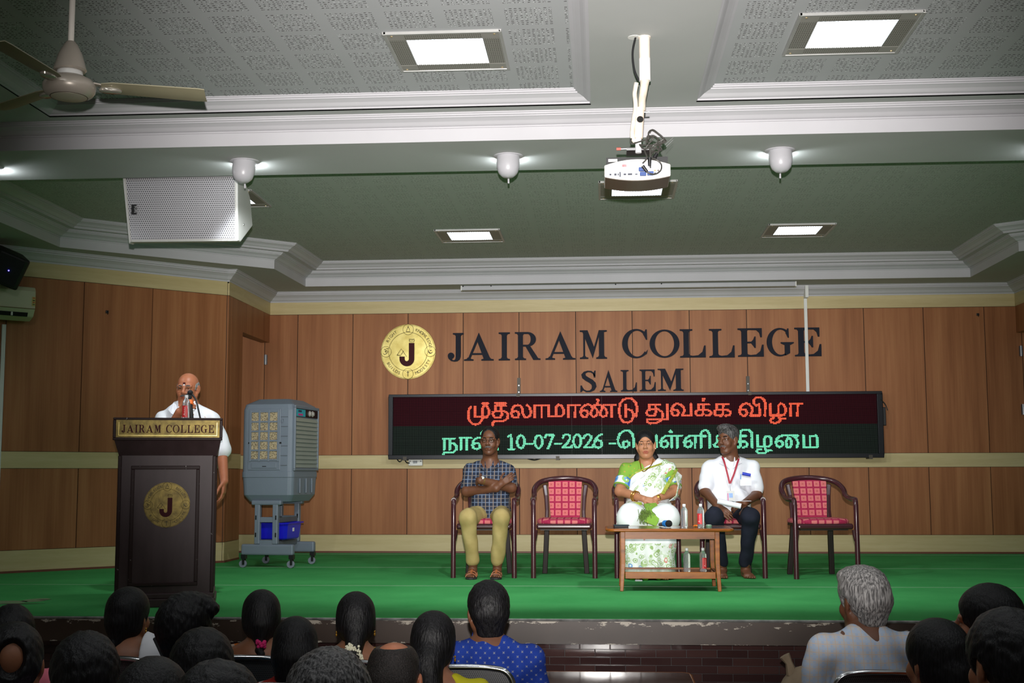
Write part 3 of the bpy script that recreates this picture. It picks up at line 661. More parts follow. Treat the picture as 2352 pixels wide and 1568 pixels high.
def glyph(ch):
    st = lambda a, b: [(a, .0), (b, .0), (b, 1), (a, 1)]
    if ch == 'I': return .40, [st(.11, .29), brk(0, .4, .11, .29, 0, 1), brk(0, .4, .11, .29, 1, 0)]
    if ch == 'J':
        o = [(.46, .3), (.455, .14), (.42, .04), (.34, -.02), (.24, -.035), (.12, -.01), (.03, .07), (.0, .16)]; i_ = [(.28, .3), (.28, .14), (.27, .07), (.245, .03), (.2, .02), (.16, .04), (.15, .09), (.17, .16)]
        return .56, [[(.28, .28), (.46, .28), (.46, 1), (.28, 1)], brk(.18, .56, .28, .46, 1, 0), arc(.115, .18, .115, 0, 360, 16)[:-1]]+[[o[j], o[j+1], i_[j+1], i_[j]] for j in range(7)]
    if ch == 'A': return 1.06, [[(.53, 1.02), (.95, .05), (.71, .05), (.44, .80)], [(.53, 1.02), (.44, .80), (.13, .05), (.22, .05), (.49, .70)], [(.27, .21), (.74, .21), (.72, .275), (.29, .275)], brk(0, .34, .13, .22, 0, 1), brk(.62, 1.06, .73, .93, 0, 1)]
    if ch == 'R': return .92, [st(.11, .29), brk(0, .4, .11, .29, 0, 1), brk(0, .4, .11, .29, 1, 0), [(.28, .93), (.46, .93), (.46, 1), (.28, 1)], [(.28, .48), (.46, .48), (.46, .545), (.28, .545)], [(.37, .5), (.55, .5), (.84, .06), (.92, .05), (.92, 0), (.66, 0)]]+ringseg(.45, .74, .31, .26, .12, .195, -90, 90)
    if ch == 'M': return .97, [[(.12, 0), (.19, 0), (.19, .95), (.12, .95)], [(.68, 0), (.87, 0), (.87, 1), (.68, 1)], [(.07, 1), (.28, 1), (.54, .34), (.46, .02)], [(.46, .02), (.49, .36), (.68, 1), (.75, 1)], brk(0, .30, .12, .19, 0, 1), brk(.58, .97, .68, .87, 0, 1), [(0, 1), (.1, 1), (.14, .93), (.0, .95)], [(.85, 1), (.97, 1), (.97, .95), (.86, .93)]]
    if ch == 'O': return 1.0, ringseg(.5, .5, .5, .515, .32, .455, 0, 360, 40)
    if ch == 'C': return .84, ringseg(.47, .5, .47, .515, .31, .455, 46, 322, 34, .03)+[[(.70, .82), (.79, 1.0), (.83, .99), (.84, .63), (.80, .63), (.74, .76)], [(.83, .26), (.86, .29), (.82, .13), (.70, .08)]]
    if ch == 'G': return .97, ringseg(.47, .5, .47, .515, .31, .455, 46, 305, 34, .03)+[[(.68, .83), (.75, 1.0), (.79, .99), (.80, .66), (.76, .66), (.71, .78)], [(.50, .455), (.97, .455), (.97, .5), (.5, .5)], [(.62, .40), (.86, .40), (.97, .46), (.5, .46)], [(.64, .42), (.83, .42), (.83, .10), (.70, .03), (.64, .02)]]
    if ch == 'L': return .85, [st(.12, .30), brk(0, .42, .12, .30, 1, 0), brk(0, .42, .12, .30, 0, 1), ARML]
    if ch == 'E': return .85, [st(.12, .30), brk(0, .42, .12, .30, 1, 0), brk(0, .42, .12, .30, 0, 1), ARML, [(.3, 1), (.80, 1), (.80, .68), (.75, .68), (.71, .84), (.62, .93), (.3, .94)], [(.3, .47), (.44, .47), (.51, .38), (.55, .31), (.59, .31), (.59, .71), (.55, .71), (.51, .60), (.44, .53), (.3, .53)]]
    if ch == 'S': return .6, spine([(.53, .74), (.49, .87), (.40, .955), (.28, .965), (.17, .915), (.12, .81), (.15, .70), (.26, .60), (.40, .50), (.49, .39), (.515, .26), (.47, .12), (.36, .035), (.23, .03), (.12, .10), (.05, .25)], [.06, .06, .07, .07, .10, .16, .18, .19, .19, .18, .17, .13, .08, .07, .06, .05])+[[(.50, .68), (.56, .68), (.57, 1.0), (.53, 1.0), (.49, .90)], [(0, 0), (.04, .0), (.12, .10), (.06, .31), (.01, .31)]]
def put_letter(ch, x0, x1, z0, z1, depth, mat, parent, y=0, name='letter', shear=0.0):
    w_, polys = glyph(ch); mb = MB()
    for i, pl in enumerate(polys): mb.prism([(x0+px/w_*(x1-x0), z0+pz*(z1-z0)+shear*px/w_) for px, pz in pl], y-depth-(i % 5)*.02*depth, y, 'y')
    return mb.build(name, mat, parent, fix=True)
M_LET = plain('dark navy letter', srgb(24, 26, 38), .7, 0, .2, var=.06)
YW = YB-.016
sg = thing('wall_lettering', 'dark navy serif letters spelling the college name and town on the back wall', 'sign', (0, YB, 0))
def pxletter(ch, ox, oy, s, x0, x1, y0, y1):
    a = at(ox+x0/s, oy+(y1-(4 if ch in 'JCOGS' else 0))/s, 'y', YW); b = at(ox+x1/s, oy+y0/s, 'y', YW)
    put_letter(ch, a.x, b.x, a.z, b.z, .018, M_LET, sg, -.002)
for r in (('J', 45, 240, 130, 476), ('A', 245, 608, 130, 472), ('I', 670, 808, 122, 468), ('R', 870, 1182, 117, 463), ('A', 1245, 1610, 113, 460), ('M', 1668, 1998, 95, 450)): pxletter(r[0], 1020, 740, 5.345, *r[1:])
for r in (('C', 45, 325, 78, 405), ('O', 355, 687, 84, 400), ('L', 697, 980, 75, 397), ('L', 1027, 1305, 72, 397), ('E', 1350, 1632, 65, 388), ('G', 1675, 1972, 66, 384), ('E', 1990, 2280, 57, 383)): pxletter(r[0], 1420, 740, 4.9, *r[1:])
for r in (('S', 1672, 1870, 592, 860), ('A', 1912, 2125, 587, 855)): pxletter(r[0], 1020, 740, 5.345, *r[1:])
for r in (('L', 30, 208, 535, 778), ('E', 243, 420, 530, 776), ('M', 447, 733, 520, 772)): pxletter(r[0], 1420, 740, 4.9, *r[1:])

# --- brass plaques
k = N('polished brass', .34, .7); k.col(k.ramp(k.noise(k.coord(), 9, 3), [(.3, srgb(176, 156, 84)), (.7, srgb(206, 190, 120))])); k.bump(k.noise(k.coord(), 7, 2), .12, .01); M_BRASS = k.m
M_MAROON = plain('maroon enamel', srgb(62, 16, 22), .6, 0, .15); M_ETCH = plain('etched line', srgb(70, 58, 26), .6)
def plaque(root, R_, mb_sym, words_, thick=.012):
    """round plaque in local x,z; face towards -y"""
    MB().lathe([(R_*.985, 0), (R_, -.003), (R_, -thick+.003), (R_*.985, -thick)], 56, M=Matrix.Rotation(-PI/2, 4, 'X') @ Matrix.Scale(-1, 4, (0, 0, 1))).build('disc', M_BRASS, root)
    f = -thick
    ring = lambda r, t, cx=0, cz=0: MB().tube([(cx+r*math.cos(a*PI/24), f, cz+r*math.sin(a*PI/24)) for a in range(48)], t, 5, closed=True).build('engraved_ring', M_ETCH, root, True)
    ring(R_*.96, R_*.004); ring(R_*.70, R_*.006)
    for a in (0, 90, 180, 270):
        cx, cz = R_*.80*math.cos(math.radians(a)), R_*.80*math.sin(math.radians(a))
        MB().lathe([(R_*.185, 0), (R_*.19, -.0015)], 28, M=Matrix.Translation((cx, f, cz)) @ Matrix.Rotation(-PI/2, 4, 'X') @ Matrix.Scale(-1, 4, (0, 0, 1))).build('symbol_boss', M_BRASS, root)
        ring(R_*.19, R_*.006, cx, cz)
    S = lambda pts: [(R_*x, R_*z) for x, z in pts]
    g = f-.0016
    st = lambda pts, w_, nm: [MB().tube([(R_*x, g, R_*z) for x, z in pts], R_*w_, 5).build(nm, M_ETCH, root)]
    # crescent, cross, om, seated figure, mountains, crown
    o = arc(.81, .0, .085, 100, 380, 16); i_ = arc(.825, .02, .07, 100, 380, 16)
    MB().prism(S(o+i_[::-1]), g, f, 'y').build('crescent', M_ETCH, root); MB().prism(S(arc(.825, .03, .025, 0, 360, 8)[:-1]), g, f, 'y').build('star', M_ETCH, root)
    MB().prism(S([(-.012, -.9), (.012, -.9), (.012, -.76), (.05, -.76), (.05, -.74), (.012, -.74), (.012, -.7), (-.012, -.7), (-.012, -.74), (-.05, -.74), (-.05, -.76), (-.012, -.76)]), g, f, 'y').build('cross', M_ETCH, root)
    for pp in ([(-.87, .07), (-.82, .09), (-.80, .05), (-.84, .01), (-.79, -.02), (-.80, -.09), (-.86, -.10), (-.89, -.06)], [(-.82, .0), (-.76, .04), (-.73, .02), (-.74, -.04), (-.78, -.05)], [(-.79, .12), (-.74, .10), (-.71, .13)]): st(pp, .012, 'om_stroke')
    for pp in ([(-.07, .72), (.07, .72), (.05, .78), (.03, .85), (-.02, .86), (-.05, .78), (-.07, .72)], [(.0, .86), (.025, .90), (.0, .93), (-.025, .90), (.0, .86)]): st(pp, .009, 'seated_figure_line')
    st([(-.40, -.13), (-.25, .10), (-.05, -.18), (-.30, -.18), (-.16, .03)], .010, 'mountain_line'); st([(-.40, -.13), (-.29, -.13)], .010, 'mountain_line')
    for dx in (-.09, -.045, 0, .045, .09): st([(.13+dx*.7, .40), (.13+dx, .47)], .008, 'crown_line')
    st([(.03, .42), (.05, .35), (.21, .35), (.23, .42)], .010, 'crown_line')
    J = [(.03, .31), (.23, .31), (.23, -.30)]+arc(-.04, -.26, .27, -4, -180, 14)[0:]+[(-.31, -.18), (-.12, -.18)]+arc(-.045, -.27, .075, 180, 360, 8)+[(.03, -.30)]
    MB().prism(S(J), g-.002, f, 'y').build('monogram', M_MAROON, root)
    for wd, mid, rr, top in words_:
        n = len(wd); stp = 7.3
        for i, ch in enumerate(wd):
            a = mid+(-(i-(n-1)/2) if top else (i-(n-1)/2))*stp; ra = math.radians(a); sz = R_*.15
            flat_text(ch, sz, M_ETCH, root, (R_*rr*math.cos(ra), f-.0008, R_*rr*math.sin(ra)), (PI/2, -(ra-PI/2) if top else -(ra+PI/2), 0), 'motto_letter', .0006)
MOTTO = [('RIGHT', 138, .83, True), ('KNOWLEDGE', 39, .83, True), ('BUILDS', 229, .83, False), ('MODESTY', 314, .83, False)]
pc = at(937, 807, 'y', YB-.02)
plq = thing('emblem_plaque', 'round polished brass crest with a maroon letter on the back wall', 'plaque', (pc.x, YB-.002, pc.z))
plaque(plq, .315, None, MOTTO)

# --- LED message board
bx = [at(893, 907, 'y', 13.88), at(2031, 1052, 'y', 13.88)]
LX0, LX1, LZ0, LZ1 = bx[0].x, bx[1].x, 1.035, 1.757
YL = 13.895
led = thing('message_board', 'long black-framed message board glowing with red and green script', 'message board', ((LX0+LX1)/2, YL, LZ0))
hw = (LX1-LX0)/2; H = LZ1-LZ0
mb = MB()
for lo, hi in (((-hw, -.02, 0), (hw, .12, .045)), ((-hw, -.02, H-.03), (hw, .12, H)), ((-hw, -.02, .045), (-hw+.048, .12, H-.03)), ((hw-.056, -.02, .045), (hw, .12, H-.03))): mb.box(lo, hi)
mb.box((-hw+.04, .03, .04), (hw-.05, .11, H-.025)).build('frame', plain('board frame', srgb(24, 26, 32), .3, .3), led, bevel=.004)
MX0 = -hw+.048; MW = (2*hw-.104)/16; MH = (H-.075)/4; PIT = MW/32
def led_mat(name, c0, c1):
    k = N(name, .8, 0, .08); sp = k.n('SeparateXYZ'); k.l(k.coord(), sp.inputs[0])
    ms = []
    for i in (0, 2):
        f = k.math('SUBTRACT', k.math('FRACT', k.math('DIVIDE', sp.outputs[i], PIT if i == 0 else MH/16)), .5); ms.append(k.math('MULTIPLY', f, f))
    k.col(k.mix(k.math('LESS_THAN', k.math('ADD', ms[0], ms[1]), .09), c0, c1)); return k.m
M_LR = led_mat('led module red', srgb(30, 8, 14), srgb(74, 20, 30)); M_LG = led_mat('led module green', srgb(16, 20, 18), srgb(52, 62, 56))
mm = {}
for r in range(4):
    for c_ in range(16):
        mt = M_LR if r >= 2 else M_LG
        if r//2 not in mm: mm[r//2] = MB().box((.0004, 0, .0004), (MW-.0004, .02, MH-.0004)).build('led_module', mt, led); o = mm[r//2]
        else: o = link('led_module', mm[r//2].data, led)
        o.location = (MX0+c_*MW, .012+random.uniform(0, .0006), .045+r*MH)
def led_emit(name, c, s):
    k = N(name, .5); k.b.inputs['Emission Color'].default_value = c+(1,); k.b.inputs['Emission Strength'].default_value = s; k.col((c[0]*.1, c[1]*.1, c[2]*.1, 1)); return k.m
M_ER = led_emit('lit red led', (1, .10, .03), 1.35); M_EG = led_emit('lit green led', (.2, 1, .58), 1.15)
OA, OB, OC = (885, 895), (1265, 895), (1650, 890)
def E_(cx, cy, rx, ry): return [(cx+rx*math.cos(t*PI/8), cy+ry*math.sin(t*PI/8)) for t in range(17)]
RED = [(OA, [[(1182,235),(1160,270),(1152,330),(1152,400),(1172,435),(1210,470),(1250,480),(1300,465),(1335,425),(1345,380),(1340,260),(1370,218),(1405,225),(1440,290),(1440,330),(1405,378)],[(1245,230),(1245,375),(1400,378)],[(1345,188),(1420,188)],[(1370,200),(1372,215)]]),
 (OA, [[(1520,186),(1665,186)],[(1520,222),(1665,222)],[(1530,222),(1530,285),(1495,310),(1488,340),(1510,375),(1555,388),(1590,385),(1612,345),(1605,222)],[(1490,305),(1560,292),(1640,292),(1690,320),(1700,350),(1690,395),(1640,430),(1510,432),(1490,455),(1488,490)]]),
 (OA, [[(1755,310),(1790,295),(1830,300),(1845,330),(1840,375),(1800,385),(1760,370),(1745,330),(1755,290),(1765,250),(1800,215),(1840,210),(1880,225),(1900,260),(1905,330),(1930,375),(1970,380),(2005,360),(2015,300),(2000,245),(1960,210)]]),
 (OA, [[(2070,215),(2225,215)],[(2070,215),(2070,380)],[(2165,215),(2165,380)]]),
 (OB, [[(-32,210),(-32,368),(130,368)],[(75,368),(75,240),(110,205),(150,220),(178,275),(178,330),(150,362)]]),
 (OB, [[(240,212),(400,212)],[(245,212),(245,380)],[(340,212),(340,380)]]),
 (OB, [[(420,300),(460,280),(500,290),(515,330),(495,370),(450,375),(420,345),(415,300),(430,250),(480,210),(520,200),(560,220),(585,260)],[(585,260),(560,300),(558,345),(590,375),(625,365),(645,320),(640,270),(605,235)],[(580,260),(600,215),(650,200),(700,215),(718,250)],[(718,250),(688,300),(690,350),(730,375),(770,355),(778,310),(760,265),(735,240)],[(730,212),(895,207)],[(840,210),(840,375)],[(640,135),(655,140),(652,165),(650,195)]]),
 (OB, [[(1185,365),(1195,250),(1180,180),(1130,125),(1075,115),(1010,130),(965,185),(950,250),(950,320),(970,400),(1010,445),(1070,455),(1120,430),(1140,380),(1140,330),(1120,285),(1075,272)],[(1042,205),(1042,375)]]),
 (OB, [[(1360,200),(1515,200)],[(1370,200),(1370,265),(1335,290),(1330,320),(1345,350),(1390,360),(1440,355),(1455,310),(1450,200)],[(1340,285),(1390,270),(1490,272),(1540,300),(1550,340),(1545,400)],[(1335,405),(1620,405),(1612,200)],[(1335,405),(1335,440),(1380,465),(1450,462),(1520,430),(1545,400)]]),
 (OB, [[(1680,290),(1700,270),(1755,280),(1775,310),(1760,350),(1720,360),(1685,340),(1670,290),(1690,235),(1720,200),(1760,190),(1805,205),(1845,245),(1850,300),(1820,355),(1950,355),(1940,195)]]),
 (OB, [[(2040,200),(2190,200)],[(2045,200),(2045,275)],[(2110,200),(2110,345)],[(2095,355),(2030,355),(2005,325),(2010,300),(2045,275),(2160,275),(2215,300),(2222,325),(2200,355),(2155,355)],[(2095,355),(2112,330)],[(2105,125),(2125,125),(2110,150)]]),
 (OC, [[(-25,228),(135,228)],[(-20,228),(-20,300)],[(65,228),(65,375)],[(40,388),(-30,385),(-52,360),(-50,320),(-20,300),(110,300),(160,325),(172,350),(150,385),(95,388)],[(40,388),(65,355)]]),
 (OC, [[(320,300),(380,305),(400,345),(380,385),(340,390),(305,360),(295,310),(315,255),(350,225),(390,215),(430,230),(465,270),(475,310),(445,385),(575,385),(565,225)],[(565,240),(520,245),(490,215),(495,165),(530,135),(590,135),(635,165),(650,210),(648,390)]]),
 (OC, [[(722,225),(722,385),(890,382)],[(835,400),(832,250),(865,215),(900,230),(935,285),(935,330),(915,370),(890,382)],[(835,400),(850,425),(925,430)],[(870,432),(840,475),(790,490),(735,480),(725,450),(740,425),(770,420)]]),
 (OC, [[(995,225),(1165,225)],[(1005,225),(1005,390)],[(1100,225),(1100,390)]])]
GRN = [(OA, [[(800,672),(955,672)],[(812,672),(812,825)],[(890,672),(890,825)],[(890,735),(950,745),(985,780),(980,830),(945,862),(820,865),(800,890),(798,920)]]),
 (OA, [[(1030,668),(1185,668)],[(1045,668),(1045,825)],[(1125,668),(1125,825)]]),
 (OA, [[(1225,750),(1280,735),(1310,760),(1305,800),(1270,822),(1220,805),(1205,760),(1220,700),(1270,665),(1450,668)],[(1375,668),(1375,825)],[(1440,668),(1440,825)],[(1350,580),(1335,595),(1332,618)]]),
 (OA, [[(1553,700),(1557,702)],[(1553,812),(1557,820)]]),
 (OA, [[(1700,642),(1740,628),(1742,825)],[(1708,822),(1780,820)]]), (OA, [E_(1878,718,52,90)]), (OA, [[(1965,745),(2040,745)]]), (OA, [E_(2123,718,50,90)]),
 (OA, [[(2215,660),(2225,624),(2330,626),(2290,720),(2255,812)]]), (OB, [[(60,742),(140,742)]]),
 (OB, [[(168,665),(185,628),(225,614),(265,635),(265,680),(230,735),(172,795)],[(172,799),(285,799),(290,775)]]), (OB, [E_(367,708,52,90)]),
 (OB, [[(455,665),(475,628),(515,614),(555,640),(555,680),(520,735),(462,795)],[(462,799),(575,799),(580,775)]]),
 (OB, [[(706,612),(655,640),(612,700),(602,755),(615,792),(655,803),(695,788),(708,745),(690,704),(650,694),(612,715)]]), (OB, [[(820,740),(895,740)]]),
 (OB, [[(1020,795),(1000,760),(1010,720),(1055,710),(1085,730),(1080,770),(1030,800),(970,790),(935,740),(930,680),(955,610),(1020,565),(1080,560),(1130,610),(1150,690),(1145,795)]]),
 (OB, [[(1215,720),(1260,705),(1300,730),(1290,785),(1240,798),(1205,760),(1215,690),(1255,630),(1310,615),(1350,660),(1358,720),(1335,795),(1465,795),(1460,632)]]),
 (OB, [[(1530,740),(1550,715),(1600,705),(1625,745),(1610,785),(1570,798),(1530,775),(1520,720),(1545,670),(1590,640),(1815,635)],[(1675,640),(1675,798)],[(1752,640),(1752,798)],[(1660,565),(1648,582),(1680,582),(1662,570)]]),
 (OB, [[(1860,740),(1880,715),(1930,705),(1955,745),(1940,785),(1900,798),(1860,775),(1850,720),(1875,670),(1920,640),(2145,640)],[(2000,640),(2000,798)],[(2085,798),(2080,640),(2090,580),(2130,555),(2175,570),(2205,620),(2203,798)]]),
 (OC, [[(-15,668),(150,668)],[(-10,668),(-10,740)],[(60,668),(60,825)],[(50,820),(-45,820),(-60,790),(-10,745),(100,745),(160,790),(140,825),(90,828)],[(60,590),(62,600)]]),
 (OC, [[(240,668),(385,668)],[(250,668),(250,745)],[(310,600),(310,800),(280,828),(235,815),(225,770),(260,745),(375,745),(405,780),(390,815),(345,825)],[(312,605),(345,582),(420,582),(460,620),(470,690),(470,825)]]),
 (OC, [[(545,660),(545,815),(700,815)],[(640,820),(640,700),(660,668),(700,668),(735,700),(738,770),(700,815)],[(640,820),(660,860),(735,870)],[(690,872),(640,912),(570,912),(535,885),(550,855),(590,855)]]),
 (OC, [[(820,745),(860,735),(895,760),(890,800),(850,825),(815,810),(800,760),(810,710),(850,670),(900,664),(1105,664)],[(965,690),(938,750),(950,820),(990,825),(1015,790),(1015,740),(985,695)],[(1060,680),(1095,720),(1105,770),(1090,825)]]),
 (OC, [[(1178,660),(1182,822),(1370,822)],[(1275,820),(1270,666),(1360,664),(1374,720),(1376,820)]])]
def lit(chars, mat):
    for org, strokes in chars:
        segs = []
        for s_ in strokes:
            P = [at(org[0]+x/6.0308, org[1]+y/6.0308, 'y', YL) for x, y in s_]; P = [((p.x-(LX0+LX1)/2-MX0)/PIT, (p.z-LZ0-.045)/(MH/16)) for p in P]
            segs += list(zip(P[:-1], P[1:]))
        A = np.array([s[0] for s in segs]); B = np.array([s[1] for s in segs])
        x0, y0 = np.floor(np.minimum(A, B).min(0)).astype(int)-2; x1, y1 = np.ceil(np.maximum(A, B).max(0)).astype(int)+2
        mb = MB()
        for i in range(max(0, x0), min(511, x1)+1):
            for j in range(max(0, y0), min(63, y1)+1):
                p = np.array([i+.5, j+.5]); d = B-A; t = np.clip(((p-A)*d).sum(1)/np.maximum((d*d).sum(1), 1e-9), 0, 1); e = (p-(A+d*t[:, None]))*np.array([1/1.42, 1/1.08])
                if np.hypot(e[:, 0], e[:, 1]).min() < 1:
                    c = (MX0+(i+.5)*PIT, .045+(j+.5)*MH/16); mb.prism([(c[0]+PIT*.43*math.cos(a*PI/4+PI/8), c[1]+PIT*.43*math.sin(a*PI/4+PI/8)) for a in range(8)], .008, .011, 'y')
        if mb.v: tag(mb.build('lit_character', mat, led, fix=False), kind='stuff')
lit(RED, M_ER); lit(GRN, M_EG)
M_BRK = plain('dark bracket', srgb(64, 58, 50), .5, .4)
for px, py0, py1 in ((1192, 868, 905), (1717, 864, 902)):
    a = at(px, py0, 'y', YB); x = a.x-(LX0+LX1)/2
    b_ = MB().box((x-.018, .13, H-.01), (x+.018, .152, a.z-LZ0)).box((x-.018, -.026, H-.035), (x+.018, .14, H+.006)).build('bracket', M_BRK, led)
    for dz in (.045, .12): MB().lathe([(.011, 0), (.008, .005), (.004, .005)], 10, M=Matrix.Translation((x, .130, H+dz-.02)) @ Matrix.Rotation(PI/2, 4, 'X')).build('washer', M_CHROME, b_)
for px in (930, 1281, 2000): x = at(px, 1052, 'y', 13.88).x-(LX0+LX1)/2; MB().box((x-.02, -.026, -.012), (x+.02, .14, .03)).build('bracket', M_BRK, led)
MB().cbox((hw+.02, .03, H*.62), (.04, .05, .2)).build('side_socket', M_BLACK, led, bevel=.006)
MB().tube(smooth_path([(hw-.02, -.02, H*.87), (hw+.03, -.01, H*.80), (hw+.055, .0, H*.71)], 4), .006, 6).build('cable', M_BLACK, led, True)
for pts in ([(912, 1054), (918, 1060), (925, 1054)], [(929, 1054), (934, 1062), (941, 1063)], [(1212, 1053), (1228, 1056), (1243, 1052)]):
    MB().tube(smooth_path([at(x, y, 'y', 13.92)-Vector(((LX0+LX1)/2, YL, LZ0)) for x, y in pts], 5), .007, 6).build('cable', M_BLACK, led, True)
a, b = at(938, 1055, 'y', 13.98), at(970, 1069, 'y', 13.98)
jb = thing('junction_box', 'small white adapter box on the wall band under the board', 'box', ((a.x+b.x)/2, 14.04, b.z))
MB().box((-(b.x-a.x)/2, -.06, 0), ((b.x-a.x)/2, 0, a.z-b.z)).build('case', M_PVC, jb, bevel=.005)
MB().box((-.028, -.062, .025), (.022, -.0598, .055)).build('label_plate', plain('printed label', srgb(150, 152, 156), .6, var=.4, scale=90), jb)
for x in (-.06, .06): MB().lathe([(.006, 0), (.006, .003)], 8, M=Matrix.Translation((x, -.06, .05)) @ Matrix.Rotation(PI/2, 4, 'X')).build('screw', M_DARK, jb)
# ================================================================== ON THE STAGE
# --- maroon plastic armchairs with cushions
M_MAR = plain('maroon moulded plastic', srgb(62, 30, 36), .22, 0, .6, var=.05)
M_MAR_SHADE = plain('shaded maroon plastic', srgb(38, 22, 24), .5)  # darker maroon copy: under-seat and back-leg shade put into the colour
def cushion_mat(name, ax, ay, o=(0, 0)):
    k = N(name, .9, 0, .2); sp = k.n('SeparateXYZ'); k.l(k.coord(), sp.inputs[0]); P_ = .0615
    f = [k.math('ABSOLUTE', k.math('SUBTRACT', k.math('FRACT', k.math('ADD', k.math('DIVIDE', sp.outputs[a], P_), 20.5+o[i])), .5)) for i, a in enumerate((ax, ay))]
    mx = k.math('MAXIMUM', f[0], f[1])
    sq = k.math('LESS_THAN', mx, .37); ring = k.math('MULTIPLY', k.math('LESS_THAN', mx, .20), k.math('GREATER_THAN', mx, .10)); dot = k.math('LESS_THAN', mx, .055)
    base = k.ramp(k.noise(k.coord((60, 60, 60)), 1, 2), [(.3, srgb(146, 34, 66)), (.7, srgb(164, 44, 78))])
    c = k.mix(sq, base, srgb(202, 112, 112)); c = k.mix(ring, c, srgb(190, 96, 96)); c = k.mix(dot, c, srgb(120, 42, 44)); k.col(c); k.bump(k.noise(k.coord((300, 300, 300)), 1, 1), .2, .002); return k.m
M_CB = cushion_mat('woven back cushion', 0, 2, (.0, .35)); M_CS = cushion_mat('woven seat cushion', 0, 1, (.5, 0))
def superpad(w, d, h, e=4, n=28, m_=5):
    """pillow-topped pad outline w x d"""
    mb = MB(); rows = []
    for j, (s, z) in enumerate(((.98, 0), (1, h*.3), (.985, h*.62), (.93, h*.86), (.78, h*.97), (.45, h*1.02))):
        for i in range(n):
            a = 2*PI*i/n; ca, sa = math.cos(a), math.sin(a); r = 1/((abs(ca)**e+abs(sa)**e)**(1/e)); rows.append((w/2*r*ca*s, d/2*r*sa*s, z))
    fs = [(j*n+i, j*n+(i+1) % n, (j+1)*n+(i+1) % n, (j+1)*n+i) for j in range(5) for i in range(n)]+[tuple(range(n))[::-1], tuple(range(5*n, 6*n))]
    return mb.add(rows, fs)
def armchair():
    t = thing('armchair', 'x', 'chair', (0, 0, 0), 0, 'maroon plastic armchairs in a row on the stage')
    superpad(.475, .46, .042).build('seat_cushion', M_CS, t, True).location = (0, -.005, .452)
    sh = MB(); sh.box((-.235, -.245, .405), (.235, -.20, .452)).build('front_rail', M_MAR, t, bevel=.018, seg=3)
    MB().prism([(-.23, -.21), (.23, -.21), (.20, .23), (-.20, .23)], .425, .452, 'z').prism([(-.20, -.2), (.20, -.2), (.17, .2), (-.17, .2)], .395, .426, 'z').build('seat_shell', M_MAR_SHADE, t)
    for s in (-1, 1):
        L = [(s*.2585, -.25, 0), (s*.258, -.248, .2), (s*.257, -.246, .45), (s*.2575, -.244, .60), (s*.2575, -.236, .638), (s*.258, -.21, .654)]
        MB().tube(L, [.0225, .0215, .0205, .0205, .0205, .018], 14).build('leg', M_MAR, t, True)
        MB().ribbon([(s*.185, .262, 0), (s*.172, .225, .22), (s*.160, .19, .44)], .044, .040, (1, 0, 0)).build('leg', M_MAR_SHADE, t, bevel=.006)
        MB().ribbon([(s*.165, .20, .43), (s*.160, .218, .55), (s*.168, .245, .68), (s*.182, .27, .775)], [.036, .034, .036, .04], .028, (1, 0, 0)).build('back_post', M_MAR, t, bevel=.008)
        arm = smooth_path([(s*.258, -.23, .650), (s*.268, -.16, .652), (s*.272, -.05, .655), (s*.268, .04, .672), (s*.266, .10, .70)], 5)
        MB().tube(arm, .021, 12).build('armrest', M_MAR, t, True)
        MB().tube(smooth_path([(s*.24, -.235, .40), (s*.245, -.235, .36), (s*.256, -.243, .30)], 4), [.02]*8+[.008], 8).build('corner_gusset', M_MAR, t, True)
    hoop = smooth_path([(-.266, .08, .685), (-.268, .15, .74), (-.225, .235, .795), (-.13, .285, .822), (0, .30, .832), (.13, .285, .822), (.225, .235, .795), (.268, .15, .74), (.266, .08, .685)], 6)
    MB().tube(hoop, .0225, 14).build('back_hoop', M_MAR, t, True)
    # back cushion: a flat upholstered panel following the recline
    prof = [(.19, .46), (.212, .56), (.238, .68), (.268, .80)]; vs = []; n = 8
    for dy in (-.022, .012):
        for k_, (y, z) in enumerate(prof):
            w = .124+.024*k_/3
            for i in range(n+1):
                x = -w+2*w*i/n; vs.append((x, y+dy-(.012*(1-(x/w)**2) if dy < 0 else 0)-.015*(x/w)**2, z+(.012*(1-(x/w)**2) if k_ == 3 else 0)))
    m_ = 4*(n+1); fs = []
    for k_ in range(3):
        for i in range(n): a = k_*(n+1)+i; fs += [(a, a+1, a+n+2, a+n+1), (m_+a, m_+a+n+1, m_+a+n+2, m_+a+1)]
        for i in (0, n): a = k_*(n+1)+i; fs.append((a, a+n+1, m_+a+n+1, m_+a))
    for k_ in (0, 3):
        for i in range(n): a = k_*(n+1)+i; fs.append((a, a+1, m_+a+1, m_+a))
    MB().add(vs, fs).build('back_cushion', M_CB, t, True)
    return t
CH = armchair()
CHX = [(-.990, 10.945, 0, 'maroon armchair under the man in the checked shirt'), (-.311, 10.945, 0, 'empty maroon armchair between the man in checks and the woman in the sari'),
       (.390, 10.965, 0, 'maroon armchair under the woman in the white and green sari'), (1.105, 10.99, 0, 'maroon armchair under the man in the white shirt with a lanyard'), (1.84, 10.94, 6, 'empty maroon armchair at the right end of the stage row, turned slightly')]
for i, (x, y, a, lb) in enumerate(CHX):
    if i == 0: CH.location = (x, y, 0); CH['label'] = lb; CH.rotation_euler = (0, 0, math.radians(a))
    else: dup(CH, (x, y, 0), math.radians(a), lb)
